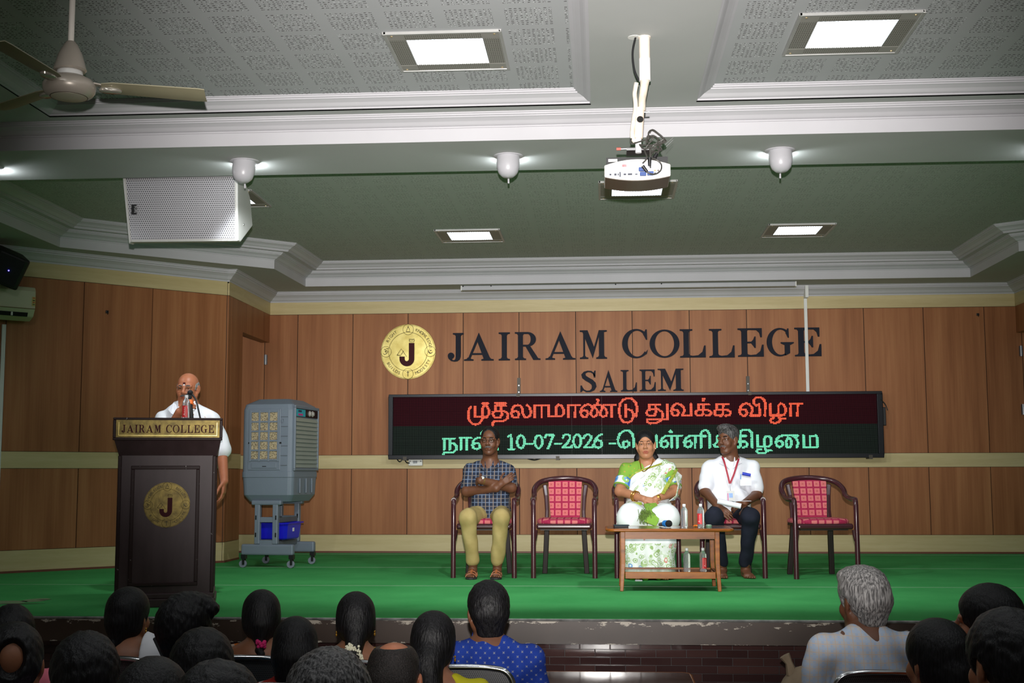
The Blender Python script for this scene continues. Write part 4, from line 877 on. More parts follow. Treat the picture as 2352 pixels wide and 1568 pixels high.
# --- tea table
def tea_table(name, label, loc, w, d, h, rz=0, leg_in=.12):
    t = thing(name, label, 'table', loc, rz, None)
    top = []
    for s in (1, -1):
        for a in range(7): top.append((s*(w/2-.06+.06*math.sin(a*PI/12)) if True else 0, s*(-d/2+.06-.06*math.cos(a*PI/12))))
        for a in range(7): top.append((s*(w/2-.06+.06*math.cos(a*PI/12)), s*(d/2-.06+.06*math.sin(a*PI/12))))
    MB().prism(top, h-.022, h, 'z').build('table_top', W_TEAKD, t, bevel=.007)
    MB().tube([(x*.995, y*.995, h-.011) for x, y in top], .012, 8, closed=True).build('rim', W_TEAK, t, True)
    lx, ly = w/2-leg_in, d/2-.04
    for sx in (-1, 1):
        for sy in (-1, 1):
            MB().ribbon([(sx*(lx+.012), sy*(ly+.006), 0), (sx*lx, sy*ly, .2), (sx*lx, sy*ly, h-.022)], [.026, .034, .036], .034, (1, 0, 0)).build('leg', W_TEAK, t, bevel=.004)
    for sy in (-1, 1): MB().cbox((0, sy*ly, h-.05), (2*lx-.03, .018, .055)).build('apron', W_TEAK, t)
    for sx in (-1, 1): MB().cbox((sx*lx, 0, h-.05), (.018, 2*ly-.03, .055)).build('apron', W_TEAK, t)
    for sy in (-1, 1): MB().cbox((0, sy*ly, .117), (2*lx-.03, .02, .050)).build('shelf_rail', W_TEAK, t, bevel=.003)
    for sx in (-1, 1): MB().cbox((sx*lx, 0, .117), (.02, 2*ly-.03, .046)).build('shelf_rail', W_TEAK, t)
    MB().cbox((0, 0, .128), (2*lx-.035, 2*ly-.02, .012)).build('shelf', W_TEAKD, t)
    return t
TX, TY, TH = .512, 9.765, .462
tt = tea_table('tea_table', 'varnished wooden tea table with a lower shelf before the seated woman', (TX, TY, 0), .94, .53, TH)
# --- bottles
k = N('clear ribbed plastic', .08, 0, .8); k.b.inputs['Transmission Weight'].default_value = .86; k.b.inputs['IOR'].default_value = 1.2; k.col((.96, .98, 1, 1)); M_PET = k.m
M_CAPW = plain('bottle cap white', srgb(226, 228, 230), .4); M_LABELR = plain('red label', srgb(206, 46, 50), .45, var=.03); M_LABW = plain('label white', srgb(236, 230, 226), .5)
def bottle(label, loc, rz=0, lab=True):
    t = thing('water_bottle', label, 'bottle', loc, rz, 'plastic water bottles on and under the tea table'); t.scale = (.84, .84, .82)
    pr_ = [(.0, .002), (.026, 0), (.031, .006)]
    z = .012
    while z < .135: pr_ += [(.0325, z), (.0305, z+.007)]; z += .0135
    pr_ += [(.032, .150), (.028, .166), (.017, .185), (.0125, .192), (.0125, .200)]
    MB().lathe(pr_, 22, caps=True).build('body', M_PET, t, True)
    MB().lathe([(.0145, .193), (.0148, .196), (.0148, .214), (.013, .217)], 18).build('cap', M_CAPW, t, True)
    if lab:
        n = 9; vs = []
        for z in (.030, .128):
            for i in range(n+1): a = -PI/2+(i/n-.5)*1.5; vs.append((.0338*math.cos(a), .0338*math.sin(a), z))
        o = MB().add(vs, [(i, i+1, n+2+i, n+1+i) for i in range(n)]).build('label', M_LABELR, t, fix=False)
        w_ = lambda pts: [(.0346*math.cos(-PI/2+x), .0346*math.sin(-PI/2+x), z) for x, z in pts]
        mb = MB()
        for pts in ([(.22, .046), (-.24, .056), (.22, .066)], [(.06, .050), (.06, .062)], [(.20, .070), (-.06, .073), (.20, .078), (-.06, .082), (.20, .087)], [(.20, .092), (-.10, .096), (.20, .101)], [(.20, .106), (-.02, .110), (.20, .115)]): mb.tube(w_(pts), .0016, 4)
        mb.build('label_script', M_LABW, o)
    return t
def onY(px, py, z): return at(px, py, 'z', z)
p = at(1572, 1209, 'y', 9.72); bottle('clear water bottle on the table top, no label in view', (p.x, 9.72, TH), 2.6, False)
p = at(1610, 1208, 'y', 9.76); bottle('clear water bottle with its red label showing on the table top', (p.x, 9.76, TH), -.5)
p = at(1578, 1307, 'y', 9.66); bottle('clear water bottle on the lower table shelf, no label in view', (p.x, 9.66, .134), 2.4, False)
p = at(1615, 1306, 'y', 9.68); bottle('clear water bottle with a red label on the lower table shelf', (p.x, 9.68, .134), .45)
# --- things on the table
p = at(1426, 1206, 'y', 9.80)
ph = thing('mobile_phone', 'dark mobile phone in a folded case lying on the table', 'phone', (p.x, 9.80, TH), .1)
MB().box((-.055, -.04, 0), (.055, .04, .011)).build('case', plain('phone case', srgb(26, 30, 34), .4), ph, bevel=.004)
MB().box((-.058, -.042, .0115), (.062, .042, .019)).build('flap', plain('phone flap', srgb(30, 52, 60), .35), ph, bevel=.004)
p = at(1531, 1207, 'y', 9.72)
mic = thing('microphone', 'black microphone with a blue band lying on the table', 'microphone', (p.x, 9.72, TH))
R = Matrix.Translation((0, 0, .030)) @ Matrix.Rotation(math.radians(62), 4, 'Z') @ Matrix.Rotation(PI/2, 4, 'X')
MB().ell((.016, -.02, .030), .027, 18, 12).build('head', plain('foam black', srgb(18, 18, 20), .95, bump=.4, scale=60), mic, True)
MB().tube([(.004, -.002, .030), (-.012, .028, .029)], .025, 18).build('blue_band', plain('blue band', srgb(36, 120, 196), .5), mic, True)
MB().tube([(-.010, .03, .028), (-.024, .10, .022), (-.040, .19, .016)], [.019, .016, .013], 14).build('body', M_BLACK, mic, True)
MB().lathe([(.02, 0), (.022, .002), (.018, .004)], 18).build('disc', M_PVC, mic).location = (.01, -.03, .0)
M_ORANGE = plain('marigold orange', srgb(240, 122, 24), .7, var=.2, scale=60)
def marigold(label, loc, r=.017):
    o = thing('marigold', label, 'flower', loc)
    mb = MB()
    for i in range(26):
        a = i*2.4; q_ = (i/26)**.5; mb.ell((q_*r*math.cos(a), q_*r*math.sin(a), r*.8*(1-q_*q_*.7)+.002), (.006, .006, .004), 6, 4)
    tag(mb.build('petals', M_ORANGE, o, True), kind='stuff'); MB().ell((0, 0, .005), (r*.5, r*.5, .006), 8, 5).build('sepal', plain('sepal green', srgb(60, 110, 40), .7), o); return o
p = at(1598, 1205, 'y', 9.82); marigold('orange marigold lying on the table beside the labelled bottle', (p.x, 9.82, TH))
p = at(1628, 1204, 'y', 9.84)
dsh = thing('small_tin', 'small round green and silver tin at the right of the table', 'tin', (p.x, 9.84, TH))
MB().lathe([(.022, 0), (.024, .004), (.024, .012), (.022, .014)], 20).build('body', plain('tin green', srgb(110, 150, 120), .4), dsh, True)
MB().lathe([(.020, .0141), (.019, .018), (.0, .0185)], 20).build('lid', plain('tin lid', srgb(196, 210, 200), .3, .4), dsh, True)

# --- lectern
k = N('dark brown polish', .45, 0, .3); k.col(k.ramp(k.noise(k.coord((5, 5, 1.5)), 3, 4), [(.3, srgb(58, 42, 44)), (.7, srgb(68, 51, 54))]))
k.bump(k.noise(k.coord((1, 1, 1)), 60, 2), .05, .002); M_LECT = k.m
M_LEDGE = N('worn lectern edge', .5, 0, .2); k = M_LEDGE; k.col(k.mix(k.ramp(k.noise(k.coord((30, 30, 22)), 1.5, 3, .7), [(.68, (0, 0, 0, 1)), (.72, (1, 1, 1, 1))]), srgb(46, 30, 30), srgb(176, 170, 166))); M_LEDGE = k.m
LA = math.atan2(8.37-8.20, -2.603+3.19)
lec = thing('lectern', 'tall dark brown wooden lectern with brass nameplate and crest', 'lectern', (-2.603, 8.37, 0), LA)
LW, LD = .612, .50
MB().box((-LW, .0, .09), (0, LD, 1.0)).build('body', M_LECT, lec)
MB().box((-LW-.025, -.025, 0), (.025, LD+.02, .055)).box((-LW-.015, -.015, .055), (.015, LD+.01, .09)).build('plinth', M_LECT, lec, bevel=.006)
for x in (-LW, 0):
    MB().box((x-.012, -.012, .09), (x+.012, .012, 1.0)).build('corner_post', M_LEDGE, lec, bevel=.005)
MB().box((-.012, LD-.012, .09), (.012, LD+.012, 1.0)).build('corner_post', M_LEDGE, lec, bevel=.005)
for y in (.13, .16, .19, .32, .35): MB().box((-.001, y-.006, .10), (.008, y+.006, .99)).build('flute', M_LECT, lec, bevel=.002)
fx0, fx1, fz0, fz1 = -LW+.085, -.105, .15, .92
for lo, hi in (((fx0-.012, -.012, fz0-.012), (fx1+.012, .0, fz0+.012)), ((fx0-.012, -.012, fz1-.012), (fx1+.012, .0, fz1+.012)), ((fx0-.012, -.012, fz0+.012), (fx0+.012, .0, fz1-.012)), ((fx1-.012, -.012, fz0+.012), (fx1+.012, .0, fz1-.012))):
    MB().box(lo, hi).build('panel_moulding', M_LEDGE, lec, bevel=.004)
MB().box((fx0+.012, -.003, fz0+.012), (fx1-.012, .0, fz1-.012)).build('front_panel', M_LECT, lec)
# desk head: front board, sloping soffit, sides
hx0, hx1, hy0 = -LW-.038, .045, -.075
MB().add([(hx0, hy0, 1.115), (hx1, hy0, 1.115), (hx1-.03, 0, 1.0), (hx0+.03, 0, 1.0), (hx0, hy0, 1.24), (hx1, hy0, 1.24), (hx0, LD, 1.20), (hx1, LD, 1.20), (hx0+.03, LD, 1.0), (hx1-.03, LD, 1.0)],
         [(0, 1, 5, 4), (3, 2, 1, 0), (4, 5, 7, 6), (1, 2, 9, 7, 5), (0, 4, 6, 8, 3), (6, 7, 9, 8), (3, 8, 9, 2)]).build('desk_head', M_LECT, lec)
for lo, hi in (((hx0-.006, hy0-.012, 1.235), (hx1+.006, hy0+.012, 1.250)), ((hx0-.006, hy0-.012, 1.100), (hx1+.006, hy0+.006, 1.117)), ((hx0-.006, hy0-.010, 1.115), (hx0+.014, hy0+.004, 1.236)), ((hx1-.014, hy0-.010, 1.115), (hx1+.006, hy0+.004, 1.236))):
    MB().box(lo, hi).build('head_moulding', M_LEDGE, lec, bevel=.005)
k = N('hammered brass', .45, .55); k.col(k.ramp(k.noise(k.coord(), 22, 3), [(.3, srgb(84, 70, 28)), (.7, srgb(128, 110, 52))])); k.bump(k.noise(k.coord(), 40, 2), .2, .004); M_BRASSH = k.m
npl = MB().box((hx0+.014, hy0-.005, 1.119), (hx1-.014, hy0+.002, 1.234)).build('nameplate', M_BRASSH, lec)
for lo, hi in (((hx0+.03, hy0-.0065, 1.131), (hx1-.03, hy0-.004, 1.134)), ((hx1-.033, hy0-.0065, 1.134), (hx1-.03, hy0-.004, 1.22)), ((hx0+.03, hy0-.0065, 1.134), (hx0+.033, hy0-.004, 1.22))): MB().box(lo, hi).build('embossed_line', M_BRASS, npl)
xs = 0; seq = []
for ch in 'JAIRAM COLLEGE':
    w_ = .42 if ch == ' ' else glyph(ch)[0]; seq.append((ch, xs, w_)); xs += w_+.17
sc = (hx1-hx0-.10)/(xs-.17)
for ch, x, w_ in seq:
    if ch != ' ': put_letter(ch, hx0+.05+x*sc, hx0+.05+(x+w_)*sc, 1.150, 1.202, .006, M_MAROON, npl, hy0-.005)
pq = link('crest', None, lec); pq.location = (-.303, -.0035, .672)
_B, M_BRASS = M_BRASS, M_BRASSH
plaque(pq, .152, None, [('KNOWLEDGE', 138, .83, True), ('BUILDS', 42, .83, True), ('RIGHT', 229, .83, False), ('MODESTY', 314, .83, False)], .006)
M_BRASS = _B
# plaque children sit one level deeper than the lectern's crest: thing > crest > pieces
p = at(428, 965, 'y', 8.55)
bt = bottle('small water bottle with a red label standing on the lectern', (at(427, 965, 'y', 8.42).x, 8.42, 1.236), -.1); bt['group'] = 'plastic water bottles on and under the tea table'
del bt['group']
gm = thing('gooseneck_microphone', 'black gooseneck microphone rising from the lectern top', 'microphone', (at(462, 965, 'y', 8.50).x, 8.50, 1.236))
g0 = gm.location; gp = [Vector((0, 0, -.002)), at(456, 942, 'y', 8.52)-g0, at(450, 918, 'y', 8.55)-g0, at(441, 905, 'y', 8.57)-g0]
MB().tube(smooth_path(gp, 6), .006, 8).build('gooseneck', M_BLACK, gm, True)
MB().lathe([(.022, -.004), (.022, .004), (.012, .014)], 16).build('base', M_BLACK, gm, True)
a = at(437, 901, 'y', 8.58)-g0; MB().ell(a, (.019, .026, .017), 14, 10).build('capsule', plain('mic grille', srgb(24, 24, 28), .7, bump=.4, scale=80), gm, True)

# --- air cooler on its stand, louvres towards the chairs
M_CG = plain('cooler grey', srgb(108, 118, 130), .45, var=.03); M_CGL = plain('louvre grey', srgb(138, 146, 138), .4, var=.03); M_CGD = plain('cooler dark grey', srgb(84, 90, 96), .5)
WA, WB_, WC = Vector((-3.412, 11.775)), Vector((-2.937, 11.708)), Vector((-2.773, 12.314))
ca = math.atan2(WB_.y-WA.y, WB_.x-WA.x)
cl = thing('air_cooler', 'tall grey air cooler with louvres and honeycomb pads on a wheeled stand', 'air cooler', ((WA.x+WC.x)/2, (WA.y+WC.y)/2, 0), ca)
# local x across the pad face (towards the seats at +x), y away from the audience
CW, CD_ = .262, .335                                       # half sizes of the body
def rbox(hx, hy, z0, z1, hx2=None, hy2=None, r=.05, n=5):
    hx2 = hx if hx2 is None else hx2; hy2 = hy if hy2 is None else hy2
    def ringp(a, b):
        o = []
        for cx, cy, s in ((a-r, b-r, 0), (-a+r, b-r, 90), (-a+r, -b+r, 180), (a-r, -b+r, 270)): o += arc(cx, cy, r, s, s+90, n-1)
        return o
    A, B = ringp(hx, hy), ringp(hx2, hy2); n_ = len(A); mb = MB()
    return mb.add([(x, y, z0) for x, y in A]+[(x, y, z1) for x, y in B], [tuple(range(n_))[::-1], tuple(range(n_, 2*n_))]+[(i, (i+1) % n_, n_+(i+1) % n_, n_+i) for i in range(n_)])
rbox(CW-.05, CD_-.07, .485, .545, CW-.012, CD_-.02).build('tank_bottom', M_CG, cl, bevel=0)
rbox(CW-.012, CD_-.02, .545, .71, CW-.004, CD_-.008).build('water_tank', M_CG, cl)
rbox(CW, CD_, .71, .765).build('tank_rim', M_CG, cl, bevel=.004)
rbox(CW-.004, CD_-.004, .765, 1.39, CW-.004, CD_-.004).build('body', M_CG, cl)
rbox(CW-.004, CD_-.004, 1.39, 1.44, CW-.018, CD_-.02).build('shoulder', M_CG, cl)
rbox(CW-.018, CD_-.02, 1.44, 1.49, CW-.10, CD_-.13).build('roof', M_CG, cl)
yb = -CD_
pw = MB()                                                 # pad window frame on the -y face
xs_ = [-.165, -.075, .02, .115]; zs_ = [.885+.0985*i for i in range(6)]
MB().box((-.19, yb-.004, .78), (.135, yb+.01, 1.40)).build('pad_door', M_CG, cl, bevel=.004)
for x in xs_: MB().box((x-.009, yb-.016, .87), (x+.009, yb-.003, 1.39)).build('pad_bar', M_CG, cl, bevel=.002)
for z in zs_: MB().box((-.175, yb-.015, z-.009), (.125, yb-.003, z+.009)).build('pad_bar', M_CG, cl, bevel=.002)
k = N('honeycomb pad', .9); vz = k.n('TexVoronoi'); vz.inputs['Scale'].default_value = 1; k.l(k.coord((70, 70, 110), rot=(0, .5, 0)), vz.inputs['Vector'])
k.col(k.ramp(vz.outputs['Distance'], [(.1, srgb(84, 72, 54)), (.6, srgb(176, 160, 128))])); k.bump(vz.outputs['Distance'], .8, .01); M_PAD = k.m
MB().box((-.165, yb-.0055, .885), (.115, yb+.002, 1.378)).build('honeycomb_pad', M_PAD, cl)
MB().box((-.15, yb-.012, .80), (.10, yb-.003, .855)).build('handle_plate', M_CG, cl, bevel=.003)
MB().box((-.04, yb-.0135, .815), (.0, yb-.011, .822)).build('slot', M_DARK, cl)
for z in (.83, .93, 1.03, 1.13, 1.23, 1.33): MB().box((.14, yb-.0055, z-.0015), (.205, yb+.002, z+.0015)).build('side_groove', M_CGD, cl)
MB().tube([(.155, yb-.002, 1.30), (.155, yb-.018, 1.30), (.155, yb-.018, 1.275)], .008, 8).build('latch', M_CG, cl, True)
for x in (-.178, .138): MB().cbox((x, yb-.008, 1.06), (.014, .012, .016)).build('clip', M_DARK, cl)
xf = CW                                                   # louvred face on +x
for lo, hi in (((xf-.01, -.31, .785), (xf+.012, -.29, 1.42)), ((xf-.01, .29, .785), (xf+.012, .31, 1.42)), ((xf-.01, -.31, .775), (xf+.012, .31, .80)), ((xf-.01, -.31, 1.405), (xf+.012, .31, 1.43))): MB().box(lo, hi).build('louvre_frame', M_CG, cl, bevel=.004)
nl = 12
for i in range(nl):
    z0 = .802+i*(1.325-.802)/nl; z1 = z0+(1.325-.802)/nl
    MB().add([(xf-.012, -.29, z0+.002), (xf-.012, .29, z0+.002), (xf+.010, .29, z0+.004), (xf+.010, -.29, z0+.004), (xf-.004, -.29, z1-.001), (xf-.004, .29, z1-.001), (xf-.012, .29, z1-.001), (xf-.012, -.29, z1-.001)],
             [(0, 1, 2, 3), (3, 2, 5, 4), (4, 5, 6, 7), (0, 7, 6, 1), (0, 3, 4, 7), (1, 6, 5, 2)]).build('louvre', M_CGL, cl)
for y in (-.14, .02, .17): MB().box((xf-.006, y-.012, .56), (xf+.004, y+.012, .70)).build('tank_rib', M_CG, cl, bevel=.004)
MB().box((xf-.01, -.285, 1.335), (xf+.006, .285, 1.402)).build('control_panel', plain('panel black', srgb(20, 18, 20), .3), cl)
MB().box((xf+.004, -.28, 1.338), (xf+.0075, -.05, 1.399)).build('panel_sticker', plain('sticker teal', srgb(44, 160, 176), .5), cl)
MB().box((xf+.007, -.235, 1.345), (xf+.0085, -.12, 1.362)).build('sticker_strip', plain('sticker pink', srgb(196, 60, 130), .5), cl)
MB().box((xf+.007, -.235, 1.374), (xf+.0085, -.15, 1.392)).build('sticker_strip', plain('sticker navy', srgb(30, 60, 90), .5), cl)
for y in (.06, .135): MB().lathe([(.026, 0), (.026, .006), (.018, .014), (.016, .02)], 18, M=Matrix.Translation((xf+.006, y, 1.37)) @ Matrix.Rotation(PI/2, 4, 'Y')).build('knob', plain('knob grey', srgb(150, 146, 140), .4), cl, True)
# stand
lx, ly = (WB_-WA).length/2, .315
for s in (-1, 1):
    y = s*ly*.86
    MB().box((-lx-.02, y-.03, .115), (lx+.02, y+.03, .19)).build('stand_foot', M_CG, cl, bevel=.014, seg=3)
    for x in (-.105, .075): MB().box((x-.026, y-.026, .19), (x+.026, y+.026, .47)).build('stand_post', M_CG, cl, bevel=.007)
    for z in (.20, .36): MB().box((-.08, y-.018, z-.018), (.05, y+.018, z+.018)).build('stand_rung', M_CG, cl, bevel=.003)
    MB().box((-.165, y-.03, .462), (.135, y+.03, .495)).build('stand_head', M_CG, cl, bevel=.012, seg=3)
    for x in (-.115, .085):
        for z in (.255, .375): MB().cbox((x, y-.027, z), (.012, .004, .03)).build('bolt_slot', M_DARK, cl)
    for x in (-lx, lx):
        MB().box((x-.022, y-.024, .088), (x+.022, y+.024, .118)).box((x-.010, y-.022, .03), (x+.012, y-.014, .10)).box((x-.010, y+.012, .03), (x+.012, y+.020, .10)).build('caster_fork', M_BLACK, cl)
        MB().lathe([(.014, -.011), (.036, -.011), (.0375, -.006), (.0375, .006), (.036, .011), (.014, .011)], 22, M=Matrix.Translation((x-.008, y-.001, .0375)) @ Matrix.Rotation(PI/2, 4, 'X')).build('caster_wheel', plain('wheel grey', srgb(120, 126, 138), .4), cl, True)
for x in (-.09, .075):
    for z in (.19, .355): MB().box((x-.012, -ly*.82, z-.018), (x+.012, ly*.82, z+.018)).build('side_rail', M_CGD, cl, bevel=.004)
MB().box((.03, -ly*.82, .13), (.06, ly*.82, .175)).build('side_rail', M_CGD, cl, bevel=.004)
def zmap(z):
    return float(np.interp(z, [0, .09, .495, .765, 1.335, 1.49], [0, .085, .63, .90, 1.42, 1.59]))
for ch in cl.children:
    for v in ch.data.vertices: v.co.z = zmap(v.co.z)
tub = thing('plastic_tub', 'blue plastic tub with a white sticker inside the cooler stand', 'tub', (cl.location.x, cl.location.y, .258), ca)
k = N('blue plastic', .35); k.col(srgb(26, 26, 196)); M_BLUE = k.m
mb = MB()
A_ = [(x*.155, y*.21) for x, y in [(1, .8), (.85, 1), (-.85, 1), (-1, .8), (-1, -.8), (-.85, -1), (.85, -1), (1, -.8)]]
n_ = 8; lev = [(.84, 0), (.90, .012), (1.0, .145), (1.12, .147), (1.12, .158), (.97, .158), (.86, .02)]
mb.add([(x*s, y*s, z) for s, z in lev for x, y in A_], [(i*n_+j, i*n_+(j+1) % n_, (i+1)*n_+(j+1) % n_, (i+1)*n_+j) for i in range(6) for j in range(n_)]+[tuple(range(n_))[::-1], tuple(range(6*n_, 7*n_))]).build('tub_shell', M_BLUE, tub)
MB().cbox((.1525, -.02, .09), (.006, .032, .034)).build('sticker', M_PVC, tub)
# --- wooden benches on the hall floor, cloth bag
tm_ = at(1400, 1543, 'y', 7.2)
HB = .49
t1 = tea_table('low_table', 'long dark wooden table standing before the stage front', (at(1414, 1549, 'y', 7.12).x, 7.25, FLOOR), .86, .42, .51, 0, .14); t1['group'] = 'dark wooden tables in front of the stage'
dup(t1, (t1.location.x-.90, 7.25, FLOOR), 0, 'dark wooden table before the stage, left of its twin behind the blue shirt')
bg = thing('cloth_bag', 'crumpled beige cloth bag beside the grey-haired man', 'bag', tuple(at(1838, 1560, 'y', 6.6)))
bg.location.z = FLOOR
zt = at(1835, 1515, 'y', 6.6).z-FLOOR
mb = MB(); mb.ell((0, 0, zt*.46), (.17, .12, zt*.5), 24, 16)
o = mb.build('bag_body', plain('bag cloth', srgb(140, 122, 100), .9, var=.12, scale=14), bg, True)
for v in o.data.vertices:
    c = v.co; c += Vector((math.sin(c.z*23+c.y*31)*.012, math.sin(c.x*29+c.z*17)*.012, math.sin(c.x*21)*.01)) if c.z > .03 else Vector((0, 0, -c.z+.0))
MB().tube([(-.04, 0, zt*.90), (-.055, 0, zt*.98), (-.075, .0, zt*1.03)], [.03, .018, .028], 8).build('bag_knot', plain('bag cloth', srgb(140, 122, 100), .9), bg, True)
# ================================================================== FIGURES
class SDF:
    """a body grown as one continuous surface from smoothly joined tapered limbs"""
    def __init__(s, lo, hi, h):
        s.h = h; s.lo = np.array(lo, float); s.n = np.ceil((np.array(hi)-s.lo)/h).astype(int)+1
        s.F = np.full(s.n, .5, np.float32); s.ax = [s.lo[i]+h*np.arange(s.n[i]) for i in range(3)]; s.frame()
    def frame(s, c=(0, 0, 0), R=None, sc=1.0):
        s.c = np.array(c, float); s.R = np.eye(3) if R is None else np.array(R, float); s.sc = sc; return s
    def sub_box(s, lo, hi):
        cs = np.array([[x, y, z] for x in (lo[0], hi[0]) for y in (lo[1], hi[1]) for z in (lo[2], hi[2])])@s.R.T*s.sc+s.c
        a = np.clip(np.floor((cs.min(0)-s.lo)/s.h).astype(int)-2, 0, s.n); b = np.clip(np.ceil((cs.max(0)-s.lo)/s.h).astype(int)+3, 0, s.n)
        if (b <= a).any(): return None, None
        sl = tuple(slice(i, j) for i, j in zip(a, b))
        X, Y, Z = np.meshgrid(*[s.ax[i][sl[i]] for i in range(3)], indexing='ij')
        P = (np.stack([X, Y, Z], -1)-s.c)@s.R/s.sc
        return sl, P
    def put(s, sl, d, k, op):
        d = (d*s.sc).astype(np.float32); A = s.F[sl]
        if op == 'add':
            if k > 0: hh = np.clip(.5+.5*(A-d)/k, 0, 1); s.F[sl] = A*(1-hh)+d*hh-k*hh*(1-hh)
            else: s.F[sl] = np.minimum(A, d)
        elif op == 'sub':
            if k > 0: hh = np.clip(.5-.5*(A+d)/k, 0, 1); s.F[sl] = A*(1-hh)-d*hh+k*hh*(1-hh)
            else: s.F[sl] = np.maximum(A, -d)
        return s
    def cap(s, a, b, ra, rb=None, k=.02, op='add', sq=None):
        a, b = np.array(a, float), np.array(b, float); rb = ra if rb is None else rb; m = max(ra, rb)*(max(1, sq[1]) if sq else 1)+k+.012
        sl, P = s.sub_box(np.minimum(a, b)-m, np.maximum(a, b)+m)
        if sl is None: return s
        d = b-a; L = max(d@d, 1e-12); t = np.clip(((P-a)@d)/L, 0, 1); q = P-a-t[..., None]*d
        if sq: nn = np.array(sq[0], float); nn /= np.linalg.norm(nn); q = q+nn*((q@nn)*(1/sq[1]-1))[..., None]
        return s.put(sl, np.linalg.norm(q, axis=-1)-(ra+(rb-ra)*t), k, op)
    def chain(s, pts, rs, k=.02, op='add', sq=None):
        for i in range(len(pts)-1): s.cap(pts[i], pts[i+1], rs[i], rs[i+1], k, op, sq)
        return s
    def ell(s, c, r, k=.02, op='add', rot=None):
        c, r = np.array(c, float), np.array(r, float); m = r.max()+k+.012
        sl, P = s.sub_box(c-m, c+m)
        if sl is None: return s
        q = P-c
        if rot is not None: q = q@np.array(rot)
        k0 = np.linalg.norm(q/r, axis=-1); k1 = np.linalg.norm(q/(r*r), axis=-1)
        return s.put(sl, k0*(k0-1)/np.maximum(k1, 1e-6), k, op)
    def cut(s, p, n, k=0):
        """remove everything on the side n points to"""
        n = np.array(n, float); n /= np.linalg.norm(n); X, Y, Z = np.meshgrid(*s.ax, indexing='ij', sparse=True)
        d = (X-p[0])*n[0]+(Y-p[1])*n[1]+(Z-p[2])*n[2]; s.F = np.maximum(s.F, d.astype(np.float32)); return s
    def ripple(s, fn):
        m = np.abs(s.F) < .05; I = np.argwhere(m); P = s.lo+I*s.h; s.F[m] += fn(P[:, 0], P[:, 1], P[:, 2]).astype(np.float32); return s
    def mesh(s):
        F, n = s.F, s.n
        F[0], F[-1], F[:, 0], F[:, -1], F[:, :, 0], F[:, :, -1] = (np.maximum(F[i], .001) for i in (0, -1, np.s_[:, 0], np.s_[:, -1], np.s_[:, :, 0], np.s_[:, :, -1]))
        B = F < 0; c = np.zeros(n-1, np.int8)
        for i in (0, 1):
            for j in (0, 1):
                for k in (0, 1): c += B[i:n[0]-1+i, j:n[1]-1+j, k:n[2]-1+k]
        cell = np.argwhere((c > 0) & (c < 8)); idx = np.full(n-1, -1, np.int64); idx[tuple(cell.T)] = np.arange(len(cell))
        acc = np.zeros((len(cell), 3)); cnt = np.zeros(len(cell))
        cor = [np.array(q) for q in ((0,0,0),(1,0,0),(0,1,0),(1,1,0),(0,0,1),(1,0,1),(0,1,1),(1,1,1))]
        V = [F[tuple((cell+q).T)] for q in cor]
        for a, b in ((0,1),(2,3),(4,5),(6,7),(0,2),(1,3),(4,6),(5,7),(0,4),(1,5),(2,6),(3,7)):
            mk = (V[a] < 0) != (V[b] < 0); t = (V[a]/np.where(V[a] == V[b], 1, V[a]-V[b]))[:, None]
            acc += np.where(mk[:, None], cor[a]+t*(cor[b]-cor[a]), 0); cnt += mk
        vs = s.lo+(cell+acc/cnt[:, None])*s.h; fs = []
        for ax in range(3):
            u, v = (ax+1) % 3, (ax+2) % 3; d = np.zeros(3, int); d[ax] = 1
            S0 = [slice(1, -1)]*3; S0[ax] = slice(0, -1); S1 = list(S0); S1[ax] = slice(1, None)
            ed = np.argwhere(B[tuple(S0)] != B[tuple(S1)]); off = np.ones(3, int); off[ax] = 0; ed = ed+off
            if not len(ed): continue
            du = np.zeros(3, int); du[u] = 1; dv = np.zeros(3, int); dv[v] = 1
            q = np.stack([idx[tuple((ed-du-dv).T)], idx[tuple((ed-dv).T)], idx[tuple(ed.T)], idx[tuple((ed-du).T)]], 1)
            fl = ~B[tuple(ed.T)]; q[fl] = q[fl][:, ::-1]; fs.append(q[(q >= 0).all(1)])
        return vs, np.concatenate(fs)
    def build(s, name, mat, parent=None, relax=1, color=None):
        vs, fs = s.mesh()
        for _ in range(relax):
            a = np.zeros_like(vs); c = np.zeros(len(vs))
            for i in range(4):
                for j in ((i+1) % 4, (i+3) % 4): np.add.at(a, fs[:, i], vs[fs[:, j]]); np.add.at(c, fs[:, i], 1)
            vs = .5*vs+.5*a/np.maximum(c, 1)[:, None]
        me = bpy.data.meshes.new(name); me.vertices.add(len(vs)); me.vertices.foreach_set('co', vs.ravel().astype(np.float32))
        me.loops.add(fs.size); me.loops.foreach_set('vertex_index', fs.ravel().astype(np.int32))
        me.polygons.add(len(fs)); me.polygons.foreach_set('loop_start', np.arange(0, fs.size, 4, dtype=np.int32)); me.polygons.foreach_set('loop_total', np.full(len(fs), 4, np.int32))
        me.update(); me.polygons.foreach_set('use_smooth', [True]*len(fs)); me.materials.append(mat)
        if color is not None:
            ca_ = me.color_attributes.new('tone', 'FLOAT_COLOR', 'POINT'); C = np.ones((len(vs), 4), np.float32); C[:, :3] = color(vs); ca_.data.foreach_set('color', C.ravel())
        return link(name, me, parent)
def rotm(yaw=0, pitch=0, roll=0):
    """head frame: x right, y the way it faces, z up; yaw turns left, pitch nods up, roll tilts"""
    cy, sy, cp, sp_, cr, sr = math.cos(yaw), math.sin(yaw), math.cos(pitch), math.sin(pitch), math.cos(roll), math.sin(roll)
    Z = np.array([[cy, -sy, 0], [sy, cy, 0], [0, 0, 1]]); X = np.array([[1, 0, 0], [0, cp, -sp_], [0, sp_, cp]]); Y = np.array([[cr, 0, sr], [0, 1, 0], [-sr, 0, cr]])
    return Z@X@Y
